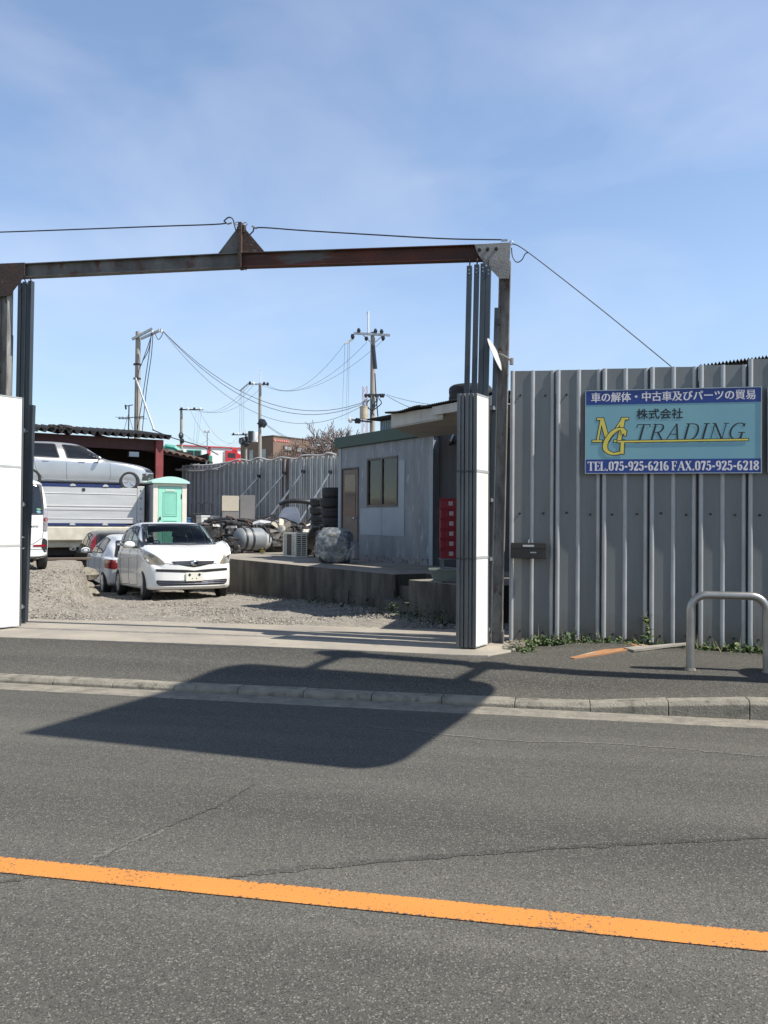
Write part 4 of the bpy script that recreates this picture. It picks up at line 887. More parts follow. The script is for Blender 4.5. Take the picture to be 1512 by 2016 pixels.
for k in range(6):
    z = kp.z + .186 + k*.182
    if crate0 is None:
        o = T('crate', '', 'crate'); q = B(); q.box(-.19, .20, -.16, .16, 0, .15)
        q.box(-.2, .21, -.17, .17, .1505, .18); q.obj('body', m_crate, o, bevel=.006)
        q = B()
        for x in (-.14, -.06, .10, .17): q.box(x - .008, x + .008, -.172, -.161, .01, .145)
        q.box(-.19, .2, -.174, -.1605, .002, .014); q.obj('rib', m_crate, o)
        q = B(); q.box(-.03, .045, -.1725, -.162, .05, .125); q.obj('sticker', m_lab, o); crate0 = o
    else: o = copy_tree(crate0)
    o.location = (kp.x + rnd.uniform(-.008, .008), kp.y, z); o.rotation_euler = (0, 0, YA - .62 + rnd.uniform(-.04, .04))
    tag(o, 'red plastic crate, %s of the stack by the gate' % wd[k], 'crate', 'stack of red crates')
pp = onz(884, 1146, TOP); pl = T('planter', 'grey green plastic planter trough standing on the dock before the red crates', 'planter', (pp.x, pp.y, TOP), rz=YA - .6)
m_plant = M('planter_plastic', (.20, .235, .21), (.16, .19, .17), rough=.55)
q = B(); w0, w1, d0, d1 = .22, .27, .10, .13
v1 = [(-w0, -d0, .03), (w0, -d0, .03), (w0, d0, .03), (-w0, d0, .03), (-w1, -d1, .17), (w1, -d1, .17), (w1, d1, .17), (-w1, d1, .17)]
q.add(v1, [(0,3,2,1),(0,1,5,4),(1,2,6,5),(2,3,7,6),(3,0,4,7)]); q.box(-w1-.015, w1+.015, -d1-.015, -d1+.01, .165, .19); q.box(-w1-.015, w1+.015, d1-.01, d1+.015, .165, .19); q.box(-w1-.015, -w1+.01, -d1+.011, d1-.011, .165, .19); q.box(w1-.01, w1+.015, -d1+.011, d1-.011, .165, .19)
q.obj('trough', m_plant, pl, bevel=.004)
for x in (-.15, .15): q = B(); q.box(x-.05, x+.05, -.11, .11, 0, .029); q.obj('foot', m_plant, pl)
q = B(); q.box(-w1+.02, w1-.02, -d1+.02, d1-.02, .1, .15); q.obj('soil', M('dry_soil', (.06, .045, .035)), pl)
q = B(); q.tube([(-.06, -.05, .2), (.25, -.12, .19)], .008, 6); o = q.obj('stake', m_galv, pl)
m_seatw = M('dark_seat_fabric', (.022, .026, .032), (.035, .04, .048), scale=5, rough=.8)
# wrapped seats -------------------------------------------------------------
def plastic():
    m = bpy.data.materials.new('clear_wrapping'); m.use_nodes = True; t = m.node_tree; t.nodes.clear()
    o = N(t, 'ShaderNodeOutputMaterial'); tr = N(t, 'ShaderNodeBsdfTransparent'); pr = N(t, 'ShaderNodeBsdfPrincipled'); ms = N(t, 'ShaderNodeMixShader')
    pr.inputs['Base Color'].default_value = (.62, .68, .70, 1); pr.inputs['Roughness'].default_value = .2
    co = N(t, 'ShaderNodeTexCoord'); n = N(t, 'ShaderNodeTexNoise'); n.inputs['Scale'].default_value = 2.4; n.inputs['Detail'].default_value = 4; n.inputs['Distortion'].default_value = 2.6
    mr = N(t, 'ShaderNodeMapRange'); mr.inputs[1].default_value = .0; mr.inputs[2].default_value = .10; mr.inputs[3].default_value = .36; mr.inputs[4].default_value = .16
    s1 = N(t, 'ShaderNodeMath', operation='SUBTRACT'); s1.inputs[1].default_value = .5; s2 = N(t, 'ShaderNodeMath', operation='ABSOLUTE')
    t.links.new(co.outputs['Object'], n.inputs['Vector']); t.links.new(n.outputs['Fac'], s1.inputs[0]); t.links.new(s1.outputs[0], s2.inputs[0]); t.links.new(s2.outputs[0], mr.inputs[0]); t.links.new(mr.outputs[0], ms.inputs[0])
    t.links.new(tr.outputs[0], ms.inputs[1]); t.links.new(pr.outputs[0], ms.inputs[2]); t.links.new(ms.outputs[0], o.inputs[0]); return m
wp = onz(662, 1109, TOP); wr_ = T('wrapped_bundle', 'dark stacked seats wrapped in crumpled clear plastic on the dock edge', 'bundle', wp + Vector((-.05, .1, 0)), rz=.1)
q = B()
for c, r_, a_ in (((0, 0, .12), (.66, .52, .22), .1), ((.03, 0, .33), (.70, .50, .17), -.08), ((-.03, .02, .55), (.72, .50, .22), .05), ((.27, .05, .36), (.16, .46, .5), .1)): q.cbox(c, r_, rz=a_, ry=a_*.6)
q.obj('seat_stack', m_seatw, wr_, bevel=.07, smooth=60)
from mathutils import noise as mnoise
def wrap(parent, c, rad, n, amp, mat, name):
    q = B(); vs, fs_ = [], []
    for i in range(n//2+1):
        a = math.pi*i/(n//2)
        for j in range(n):
            t = 2*math.pi*j/n; d = Vector((math.sin(a)*math.cos(t), math.sin(a)*math.sin(t), math.cos(a)))
            sq = lambda v: math.copysign(abs(v)**.7, v)
            p = Vector((sq(d.x)*rad[0], sq(d.y)*rad[1], sq(d.z)*rad[2])); k = 1 + amp*mnoise.noise(d*2.6) + amp*.7*mnoise.noise(d*6) + amp*.22*mnoise.noise(d*13)
            p = Vector(c) + p*k; p.z = max(p.z, .006); vs.append(p)
    for i in range(n//2):
        for j in range(n): fs_.append((i*n+j, (i+1)*n+j, (i+1)*n+(j+1) % n, i*n+(j+1) % n))
    q.add(vs, fs_); return q.obj(name, mat, parent, smooth=70)
m_wrap = plastic(); wrap(wr_, (.0, 0, .35), (.42, .35, .37), 64, .09, m_wrap, 'wrapping'); wrap(wr_, (.33, .02, .22), (.16, .28, .24), 28, .2, m_wrap, 'loose_film')
q = B(); q.cbox((-.02, -.325, .58), (.06, .01, .04)); q.obj('label', M('tan_label', (.4, .33, .2)), wr_)
leaves('dock_weeds', [(yd(r, bb).x, yd(r, bb).y, .16, .10, gz(*yd(r, bb).xy), h) for r, bb, h in ((-.75, -.9, 1.4), (-.7, -.5, 1.8), (-.55, -.2, 1.6), (-.8, -1.3, .8), (-.15, 1.6, .5), (-.2, 2.8, .7), (-.15, 3.3, .7), (-.6, .4, .6))], 420, .045, [M('leaf_dark', (0,0,0)), M('leaf_green', (0,0,0))], 'dark green weeds growing at the foot of the concrete steps', 'weeds', hgt=.16)
# ================================================================== vehicles
def pchip(tab, x):
    n = len(tab)
    if x <= tab[0][0]: return tab[0][1]
    if x >= tab[-1][0]: return tab[-1][1]
    h = [tab[i+1][0]-tab[i][0] for i in range(n-1)]; dl = [(tab[i+1][1]-tab[i][1])/h[i] for i in range(n-1)]
    m = [dl[0]] + [0 if dl[i-1]*dl[i] <= 0 else 2*dl[i-1]*dl[i]/(dl[i-1]+dl[i]) for i in range(1, n-1)] + [dl[-1]]
    for i in range(n-1):
        if x <= tab[i+1][0]:
            t = (x-tab[i][0])/h[i]
            return ((1+2*t)*(1-t)**2)*tab[i][1] + t*(1-t)**2*h[i]*m[i] + t*t*(3-2*t)*tab[i+1][1] + t*t*(t-1)*h[i]*m[i+1]
def car_body(c):
    L0, L1 = c['y']; ns = c.get('ns', 64)
    ys = [L0 + (L1-L0)*(i/ns) for i in range(ns+1)]
    ys = sorted(set(ys + [L0 + .02, L0 + .05, L0 + .09, L1 - .02, L1 - .05, L1 - .09]))
    rows = []
    for y in ys:
        g = lambda k: pchip(c[k], y)
        z0, zb, zt, w, wb, wt = g('z0'), g('zb'), g('zt'), g('w'), g('wb'), g('wt')
        k = min(1, max(.12, (zt-zb)/.35))
        half = [(0, z0), (w*.72, z0), (w-.035, z0+.025), (w-.008, z0+.13), (w, z0 + .5*(zb-z0)), (w-.012, zb-.07*k), (wb, zb), (wb + (wt-wb)*.45 + .012*k, zb + (zt-zb)*.5), (wt, zt-.10*k), (wt-.07, zt-.035*k), (wt*.62, zt-.008*k), (0, zt)]
        sec = [(v.x, v.y) for v in curve([(a, b_, 0) for a, b_ in half], 4)]
        rows.append((y, sec))
    ym = (L0+L1)/2
    def bow(x, y, w):
        q = (x/c['W'])**2
        f = max(0, (ym - y)/(ym - L0))**2*c['bf'] if y < ym else -max(0, (y-ym)/(L1-ym))**2*c['br']
        return y + f*q
    q = B(); m = len(rows[0][1]); vs = []
    full = 2*m - 2
    for y, sec in rows:
        for x, z in sec: vs.append((x, bow(x, y, 1), z))
        for x, z in sec[-2:0:-1]: vs.append((-x, bow(x, y, 1), z))
    fs_ = []
    for i in range(len(rows)-1):
        for j in range(full): fs_.append((i*full+j, i*full+(j+1) % full, (i+1)*full+(j+1) % full, (i+1)*full+j))
    q.add(vs, fs_)
    for row, sgn in ((rows[0], -1), (rows[-1], 1)):      # nose and tail: rows of quads between the two sides, bowed in plan
        y, sec = row; nc = 10; vv = []
        for x, z in sec:
            for k in range(nc+1):
                xx = x*(2*k/nc - 1); vv.append((xx, bow(xx, y, 1), z))
        ff = [(i*(nc+1)+k, i*(nc+1)+k+1, (i+1)*(nc+1)+k+1, (i+1)*(nc+1)+k) for i in range(m-1) for k in range(nc)]
        q.add(vv, ff)
    return q
def weld(o, d=.0008):
    bm = bmesh.new(); bm.from_mesh(o.data); bmesh.ops.remove_doubles(bm, verts=bm.verts, dist=d); bmesh.ops.dissolve_degenerate(bm, dist=1e-5, edges=bm.edges)
    bmesh.ops.recalc_face_normals(bm, faces=bm.faces); bm.to_mesh(o.data); bm.free()
def inpoly(x, y, P):
    r = False; n = len(P)
    for i in range(n):
        a, b_ = P[i], P[i-1]
        if (a[1] > y) != (b_[1] > y) and x < (b_[0]-a[0])*(y-a[1])/(b_[1]-a[1]) + a[0]: r = not r
    return r
def rounded(P, r=.05, n=4):
    o = []; k = len(P)
    for i in range(k):
        a, b_, c = Vector(P[i-1]), Vector(P[i]), Vector(P[(i+1) % k])
        d0, d1 = (a-b_), (c-b_); q = min(r, d0.length*.4, d1.length*.4); s, e = b_ + d0.normalized()*q, b_ + d1.normalized()*q
        for j in range(n+1):
            t = j/n; o.append(tuple(s*(1-t)**2 + b_*2*t*(1-t) + e*t*t))
    return o
AXD = {'front': (Vector((0, 1, 0)), lambda u, v: Vector((u, -9, v))), 'rear': (Vector((0, -1, 0)), lambda u, v: Vector((-u, 9, v))),
       'right': (Vector((-1, 0, 0)), lambda u, v: Vector((9, u, v))), 'left': (Vector((1, 0, 0)), lambda u, v: Vector((-9, u, v)))}
def skin(bvh, P, side, off=.004, step=.05, th=0.0):
    """a panel laid on the bodywork: outline P (seen from that side) wrapped onto the body"""
    d, org = AXD[side]; pts = []; n = len(P)
    for i in range(n):
        a, b_ = Vector(P[i]), Vector(P[(i+1) % n]); k = max(1, int((b_-a).length/step))
        pts += [a.lerp(b_, j/k) for j in range(k)]
    nb = len(pts); xs = [p.x for p in pts]; ys = [p.y for p in pts]; u = min(xs) + step*.5
    outl = [tuple(p) for p in pts]
    while u < max(xs):
        v = min(ys) + step*.5
        while v < max(ys):
            if inpoly(u, v, outl) and min((Vector((u, v)) - p).length for p in pts) > step*.4: pts.append(Vector((u, v)))
            v += step
        u += step
    r = geometry.delaunay_2d_cdt([Vector(p) for p in pts], [(i, (i+1) % nb) for i in range(nb)], [list(range(nb))], 1, 1e-6)
    vs = []; last = None
    for p in r[0]:
        h = bvh.ray_cast(org(p.x, p.y), d)
        if h[0] is None: vs.append(None)
        else: vs.append(h[0] + h[1]*off)
    for i, v in enumerate(vs):
        if v is None:
            j = min((k for k in range(len(vs)) if vs[k] is not None), key=lambda k: (Vector(r[0][k]) - Vector(r[0][i])).length); vs[i] = vs[j] + Vector((0, 0, 1e-4))
    return vs, [tuple(f) for f in r[2]]
def wheel(par, x, y, r, w, side, mat_rim=None, steer=0.0, spokes=7, full=False):
    o = bpy.data.objects.new('wheel', None)
    q = B(); fn = lambda a, b_, t: Vector((t*side, a, b_)); tyre_mesh(q, fn, r, w, 28); t_ = q.obj('wheel', m_black, par, smooth=40); t_.location = (x, y, r)
    t_.rotation_euler = (0, 0, steer)
    q = B(); q.lathe([(r*.64, w*.36), (r*.62, w*.46), (r*.57, w*.44), (r*.54, w*.28), (r*.2, w*.26), (.01, w*.26)], fn, 28)
    for k in range(spokes):
        a = 2*math.pi*k/spokes; 
        p0 = Vector((side*w*.34, math.cos(a)*r*.12, math.sin(a)*r*.12)); p1 = Vector((side*w*.38, math.cos(a)*r*.58, math.sin(a)*r*.58)); q.bar(p0, p1, .035 if not full else .075, .03, up=Vector((1, 0, 0)))
    q.lathe([(.045, w*.26), (.045, w*.42), (.001, w*.43)], fn, 14)
    rm = q.obj('rim', mat_rim or m_rim, t_, smooth=35); return t_
def make_car(c, label, cat='car', loc=(0, 0, 0), rz=0, rx=0, paint=None, name='parked_car'):
    root = T(name, label, cat, loc, rz=rz, rx=rx)
    q = car_body(c); body = q.obj('body', paint, root, fix=False); weld(body)
    W_ = c['W']; r = c['r']; arch = r + .045
    bm = bmesh.new(); bm.from_mesh(body.data); solid = BVHTree.FromBMesh(bm); bm.free()
    # wheel arches are cut through the sills
    cut = B()
    for y in c['axles']:
        for s in (-1, 1): cut.cyl((s*(W_-.30), y, r + .005), (s*(W_+.3), y, r + .005), arch, n=32)
    co_ = cut.obj('cutter', paint); md = body.modifiers.new('arch', 'BOOLEAN'); md.object = co_; md.operation = 'DIFFERENCE'; md.solver = 'EXACT'
    bpy.context.view_layer.update(); dg = bpy.context.evaluated_depsgraph_get(); me = bpy.data.meshes.new_from_object(body.evaluated_get(dg))
    body.modifiers.clear(); old = body.data; body.data = me; bpy.data.meshes.remove(old); bpy.data.objects.remove(co_)
    me.materials.clear(); me.materials.append(paint); me.materials.append(m_blackpl)
    for p in me.polygons:
        p.material_index = 0
        for y in c['axles']:
            ce = p.center
            dd = math.hypot(ce.y - y, ce.z - r - .005)
            if (abs(dd - arch) < .012 and abs(p.normal.x) < .3) or (dd < arch - .02 and abs(ce.x) < W_ - .26): p.material_index = 1
    wins = c['windows']
    if c.get('open'):        # real window openings: the glass is a little larger than its hole
        bm = bmesh.new(); bm.from_mesh(me); dead = []
        for f in bm.faces:
            ce = f.calc_center_median(); n = f.normal
            for side, P, kind in wins:
                d, _ = AXD[side]
                if n.dot(-d) < .12: continue
                u, v = (ce.x, ce.z) if side == 'front' else (-ce.x, ce.z) if side == 'rear' else (ce.y, ce.z)
                if side in ('left', 'right') and (ce.x > 0) != (side == 'right'): continue
                cx = sum(p[0] for p in P)/len(P); cz = sum(p[1] for p in P)/len(P)
                k = .90 
                if inpoly(cx + (u-cx)/k, cz + (v-cz)/k, P): dead.append(f); break
        bmesh.ops.delete(bm, geom=dead, context='FACES'); bm.to_mesh(me); bm.free()
    me.polygons.foreach_set('use_smooth', [True]*len(me.polygons)); me.set_sharp_from_angle(angle=R(38))
    for side, P, kind in wins:
        vs, fs_ = skin(solid, rounded(P, .05), side, .005); q = B(); q.add(vs, fs_)
        gm = m_shade if c.get('open') else m_dglass
        o = q.obj({'front': 'windscreen', 'rear': 'rear_window'}.get(side, 'side_window'), gm, body, smooth=60)
        # black ceramic edge round the glass
        cx = sum(p[0] for p in P)/len(P); cz = sum(p[1] for p in P)/len(P); e = .012
        q = B(); Pr = rounded(P, .05); d, org = AXD[side]; n = len(Pr); A_, B_ = [], []
        big = []
        for i in range(n):
            a, b_ = Vector(Pr[i]), Vector(Pr[(i+1) % n]); k = max(1, int((b_-a).length/.06)); big += [a.lerp(b_, j/k) for j in range(k)]
        for p in big:
            dv = (p - Vector((cx, cz))).normalized()
            for lst, t in ((A_, e), (B_, -.035 if side in ('front', 'rear') else -.022)):
                pt = p + dv*t; h = solid.ray_cast(org(pt.x, pt.y), d); h = h if h[0] is not None else solid.ray_cast(org(p.x, p.y), d)
                if h[0] is None:
                    h = solid.find_nearest(org(p.x, p.y))
                lst.append(h[0] + h[1]*.008)
        m = len(big); q.add(A_ + B_, [(i, (i+1) % m, m + (i+1) % m, m + i) for i in range(m)]); q.obj('window_seal', m_blackpl, o, smooth=60)
    for nm, side, P, mt, off in c.get('skins', []):
        for PP in (P if isinstance(P[0][0], (tuple, list)) else [P]):
            vs, fs_ = skin(solid, rounded(PP, .03) if len(PP) < 14 else PP, side, off, .035); q = B(); q.add(vs, fs_); q.obj(nm, mt, body, smooth=60)
    # panel gaps: thin dark lines laid along the bodywork
    q = B()
    for side, pts in c.get('gaps', []):
        d, org = AXD[side]; line = []
        for i in range(len(pts)-1):
            a, b_ = Vector(pts[i]), Vector(pts[i+1]); k = max(1, int((b_-a).length/.05))
            line += [a.lerp(b_, j/k) for j in range(k)]
        line.append(Vector(pts[-1])); w3 = []
        for p in line:
            h = solid.ray_cast(org(p.x, p.y), d)
            if h[0] is not None: w3.append(h[0] + h[1]*.001)
        if len(w3) > 1: q.tube(w3, .0045, 4)
    if q.v: q.obj('panel_gap', m_blackpl, body)
    for y in c['axles']:
        for s in (-1, 1): wheel(root, s*(W_ - c.get('ww', .19)/2 - .012), y, r, c.get('ww', .19), s, steer=c.get('steer', 0) if y < 0 else 0, full=c.get('full', False), spokes=c.get('spokes', 7))
    if c.get('open'):
        zb = pchip(c['zb'], 0); q = B(); q.box(-W_+.14, W_-.14, -.85, c['y'][1]-.5, .22, .32); q.box(-W_+.12, W_-.12, -.95, -.62, .32, .95); q.obj('cabin_floor', m_cabin, root, bevel=.05)
        for x in (-.36, .36):
            q = B(); q.cbox((x, .02, .52), (.5, .52, .18)); q.cbox((x, .36, .82), (.48, .14, .62), rx=R(-14)); q.cbox((x, .45, 1.2), (.25, .1, .2), rx=R(-10)); q.obj('seat', m_seat, root, bevel=.04)
        q = B(); q.cbox((0, 1.05, .5), (1.25, .5, .18)); q.cbox((0, 1.33, .76), (1.25, .14, .45), rx=R(-12)); q.obj('rear_seat', m_seat, root, bevel=.04)
        q = B(); q.lathe([(.17, -.012), (.185, 0), (.17, .012), (.155, 0)], lambda x, y, t: Vector((.36 + x, -.5 + y*.35 + t, .98 + y*.94)), 22, close=True); q.obj('steering_wheel', m_blackpl, root)
    for s in (c.get('mirrors', (-1, 1)) if c.get('mirror') else ()):
        my, mz = c['mirror']; q = B(); q.blob((s*(W_+.10), my, mz), (.115, .06, .075), 14); o = q.obj('mirror', paint, body, smooth=70)
        q = B(); q.box(min(s*(W_-.06), s*(W_+.06)), max(s*(W_-.06), s*(W_+.06)), my-.02, my+.02, mz-.075, mz-.04); q.obj('mirror_foot', m_blackpl, o)
        q = B(); q.lathe([(.0, .001), (.085, .0)], lambda x, y, t: Vector((s*(W_+.10) + x*1.1, my + .052 + t*.1, mz + y*.65)), 14); q.obj('mirror_glass', m_chrome, o)
    return root, body, solid
def on_body(bvh, u, v, side, off=.004):
    d, org = AXD[side]; h = bvh.ray_cast(org(u, v), d); return (h[0] + h[1]*off) if h[0] is not None else org(u, v)
def flip(P): return [(-u, v) for u, v in P][::-1]

# ---- white compact car, nose towards us ----
C1 = dict(W=.86, y=(-1.98, 1.98), r=.30, axles=(-1.24, 1.30), bf=.23, br=.22, ww=.19, open=True, mirrors=(-1,), mirror=(-.62, 1.10), spokes=7, steer=R(-6),
  z0=[(-1.98, .27), (-1.9, .22), (-1.7, .20), (1.7, .22), (1.98, .34)],
  zb=[(-1.98, .62), (-1.9, .70), (-1.6, .84), (-1.0, .95), (0, .98), (1.2, 1.02), (1.8, 1.02), (1.98, .92)],
  zt=[(-1.98, .72), (-1.95, .81), (-1.85, .92), (-1.55, 1.01), (-1.2, 1.075), (-1.05, 1.11), (-.65, 1.36), (-.30, 1.545), (-.1, 1.585), (.5, 1.61), (1.0, 1.60), (1.55, 1.55), (1.75, 1.50), (1.90, 1.25), (1.98, 1.0)],
  w=[(-1.98, .70), (-1.92, .775), (-1.78, .82), (-1.45, .842), (-1, .845), (1, .845), (1.6, .82), (1.98, .68)],
  wb=[(-1.98, .60), (-1.9, .69), (-1.6, .77), (-1.0, .815), (0, .815), (1.4, .80), (1.98, .64)],
  wt=[(-1.98, .52), (-1.9, .60), (-1.6, .67), (-1.1, .73), (-.8, .72), (-.3, .665), (.5, .655), (1.5, .63), (1.98, .60)],
  windows=[('front', [(-.735, 1.09), (.735, 1.09), (.62, 1.535), (-.62, 1.535)], 'w'), ('rear', [(-.60, 1.0), (.60, 1.0), (.54, 1.46), (-.54, 1.46)], 'w')]
    + [(s, [(-.66, 1.04), (.02, 1.05), (.02, 1.50), (-.22, 1.46)], 'w') for s in ('left', 'right')] + [(s, [(.09, 1.05), (.92, 1.07), (.92, 1.48), (.09, 1.51)], 'w') for s in ('left', 'right')]
    + [(s, [(1.0, 1.10), (1.45, 1.14), (1.36, 1.42), (1.0, 1.46)], 'w') for s in ('left', 'right')]
    + [(s, [(-1.0, 1.06), (-.72, 1.05), (-.52, 1.24)], 'w') for s in ('left', 'right')],
  gaps=[(s, pts) for s in ('left', 'right') for pts in ([(-.72, 1.0), (-.80, .75), (-.78, .30), (.02, .28), (.08, .5), (.06, 1.02)], [(.08, .30), (.86, .28), (.98, .55), (1.02, .8), (.98, 1.06)], [(-1.62, .86), (-1.2, .97), (-.85, 1.02)])] + [('front', [(-.62, .725), (-.38, .70), (.38, .70), (.62, .725)])],
  skins=[('headlight', 'front', [[(-.54, .695), (-.55, .74), (-.66, .86), (-.77, .97), (-.825, .95), (-.832, .80), (-.80, .70)], [(.54, .695), (.80, .70), (.832, .80), (.825, .95), (.77, .97), (.66, .86), (.55, .74)]], m_lens, .006),
    ('grille', 'front', [(-.42, .755), (-.15, .762), (0, .775), (.15, .762), (.42, .755), (.40, .715), (.12, .655), (0, .64), (-.12, .655), (-.40, .715)], m_blackpl, .005),
    ('air_slot', 'front', [(-.70, .615), (-.15, .59), (0, .575), (.15, .59), (.70, .615), (.70, .565), (.15, .535), (0, .52), (-.15, .535), (-.70, .565)], m_blackpl, .004),
    ('lower_grille', 'front', [(-.70, .40), (-.3, .385), (.3, .385), (.70, .40), (.68, .32), (.62, .29), (-.62, .29), (-.68, .32)], m_blackpl, .004)])
p_ = lb(4.30, 17.85); zf, zr = gz(*lb(4.3, 16.6).xy), gz(*lb(4.3, 19.1).xy)
tilt = -math.atan2(zf - zr, 2.54)
car1, body1, bv1 = make_car(C1, 'white compact car facing us on the gravel with its number plate blanked', loc=(p_.x, p_.y, (zf+zr)/2 - .012), rz=LBA, rx=tilt, paint=m_white)
f = lambda u, v, o=.004: on_body(bv1, u, v, 'front', o)
pc = f(0, .455); q = B(); q.cbox(pc + Vector((0, -.012, 0)), (.33, .012, .165)); pl_ = q.obj('number_plate', M('blank_plate', (.72, .70, .60), (.66, .64, .56)), body1, bevel=.003)
q = B()
for x in (-.095, .095): q.cbox(pc + Vector((x, -.021, .038)), (.044, .004, .044), ry=R(45))
q.obj('plate_tape', m_ink, pl_)
q = B()
for x in (-.04, .04): q.cyl(pc + Vector((x, -.02, -.03)), pc + Vector((x, -.023, -.03)), .012, n=8)
q.obj('plate_screw', m_galv, pl_)
q = B(); ec = f(0, .715, .012); q.lathe([(.052, 0), (.058, .008), (.05, .012)], lambda x, y, t: ec + Vector((x*1.2, -t, y*.85)), 18); q.lathe([(.026, 0), (.03, .016), (.02, .018)], lambda x, y, t: ec + Vector((x*.7, -t, y*1.1)), 14); q.obj('badge', m_chrome, body1, smooth=40)
q = B()
for a, b_ in (((-.41, .745), (-.07, .73)), ((.07, .73), (.41, .745)), ((-.36, .715), (-.07, .69)), ((.07, .69), (.36, .715))): q.bar(f(*a, .010), f(*b_, .012), .010, .012)
q.obj('grille_bar', M('grey_bar', (.22, .23, .28), rough=.3, metal=.7), body1)
q = B()
for z in (.36, .325): q.tube([f(-.66 + .132*k, z, .009) for k in range(11)], .006, 5)
q.obj('grille_bar', M('grey_bar', (0, 0, 0)), body1)
q = B(); q.tube([(.0 - .62, .05, 1.50), (-.66, .22, 1.72)], .004, 5); q.obj('aerial', m_blackpl, body1)
q = B(); a0 = f(-.25, 1.075, .012); q.tube([a0, f(.28, 1.10, .014)], .008, 5); q.tube([f(.05, 1.07, .012), f(.60, 1.085, .014)], .008, 5); q.obj('wiper', m_blackpl, body1)
# torn-out corner of the front wing, standing proud of the far side
q = B(); P = [(-.62, .74), (-.60, 1.10), (-.95, 1.12), (-1.2, 1.06), (-1.36, .97), (-1.42, .84), (-1.36, .70), (-.9, .72)]
vs = []
for y, z in P: vs.append((.845 + .06*math.exp(-((y+1.35)/.45)**2), y, z + .05))
for y, z in P: vs.append((.832 + .05*math.exp(-((y+1.35)/.45)**2), y, z + .05))
n = len(P); q.add(vs, [tuple(range(n)), tuple(range(2*n-1, n-1, -1))] + [(i, (i+1) % n, n+(i+1) % n, n+i) for i in range(n)]); top = [(-.60, 1.105), (-.95, 1.125), (-1.2, 1.065), (-1.36, .975), (-1.42, .845)]
vv = []
for y, z in top:
    e_ = .845 + .06*math.exp(-((y+1.35)/.45)**2)
    vv += [(e_, y, z + .045), (e_ - .10, y + .02, z + .015 - .02), (.66, y + .03, min(z, pchip(C1['zt'], y)) - .06)]
q.add(vv, [(i*3+j, i*3+j+1, i*3+4+j, i*3+3+j) for i in range(4) for j in range(2)])
q.obj('bent_wing', m_white, body1)
for s in (-1, 1):
    for y in (-.05, .83):
        h = on_body(bv1, y, .86, 'right' if s > 0 else 'left', .012); q = B(); q.cbox(h, (.03, .18, .028)); q.obj('door_handle', m_white, body1, bevel=.008)

# ---- white hatchback behind it, tail towards us ----
C2_ = dict(W=.84, y=(-1.85, 1.85), r=.29, axles=(-1.15, 1.25), bf=.28, br=.24, mirror=(-.62, .98), spokes=9,
  z0=[(-1.85, .27), (-1.6, .2), (1.5, .2), (1.85, .30)], zb=[(-1.85, .6), (-1.5, .78), (-.9, .88), (0, .90), (1.3, .94), (1.85, .86)],
  zt=[(-1.85, .66), (-1.75, .78), (-1.2, .92), (-.95, .97), (-.3, 1.36), (.1, 1.42), (.7, 1.42), (1.2, 1.38), (1.48, 1.30), (1.68, 1.05), (1.78, .90), (1.85, .78)],
  w=[(-1.85, .66), (-1.6, .8), (-1, .83), (1, .83), (1.5, .81), (1.78, .74), (1.85, .66)], wb=[(-1.85, .6), (-1.6, .74), (-1, .79), (1.2, .78), (1.85, .62)],
  wt=[(-1.85, .5), (-1.2, .65), (-.9, .66), (-.2, .56), (.6, .54), (1.3, .53), (1.85, .56)],
  windows=[('front', [(-.68, .98), (.68, .98), (.54, 1.34), (-.54, 1.34)], 'w'), ('rear', [(-.60, .92), (.60, .92), (.50, 1.30), (-.50, 1.30)], 'w')]
    + [(s, [(-.70, .94), (.08, .95), (.08, 1.34), (-.18, 1.31)], 'w') for s in ('left', 'right')] + [(s, [(.15, .95), (.95, .99), (1.06, 1.1), (.86, 1.29), (.15, 1.34)], 'w') for s in ('left', 'right')],
  gaps=[(s, pts) for s in ('left', 'right') for pts in ([(-.7, .92), (-.78, .6), (-.7, .3), (.08, .28), (.12, .94)], [(.12, .3), (.8, .3), (.95, .6), (1.0, .95)])] + [('rear', [(-.6, .86), (-.56, .62), (.56, .62), (.6, .86)])],
  skins=[('tail_lamp', 'rear', [[(-.80, .86), (-.52, .87), (-.50, .70), (-.62, .64), (-.80, .66)], [(.80, .86), (.80, .66), (.62, .64), (.50, .70), (.52, .87)]], m_red, .006),
         ('tail_lamp', 'left', [(1.42, .84), (1.60, .86), (1.80, .85), (1.80, .67), (1.60, .67)], m_red, .006), ('tail_lamp', 'right', [(1.42, .84), (1.60, .86), (1.80, .85), (1.80, .67), (1.60, .67)], m_red, .006)])
p_ = lb(4.20, 22.0); make_car(C2_, 'white hatchback with red tail lamps facing away behind the white compact car', loc=(p_.x, p_.y, -.21), rz=LBA + math.pi, rx=R(-1.2), paint=M('white_grey_car_paint', (.72, .735, .74), rough=.3, coat=.6))

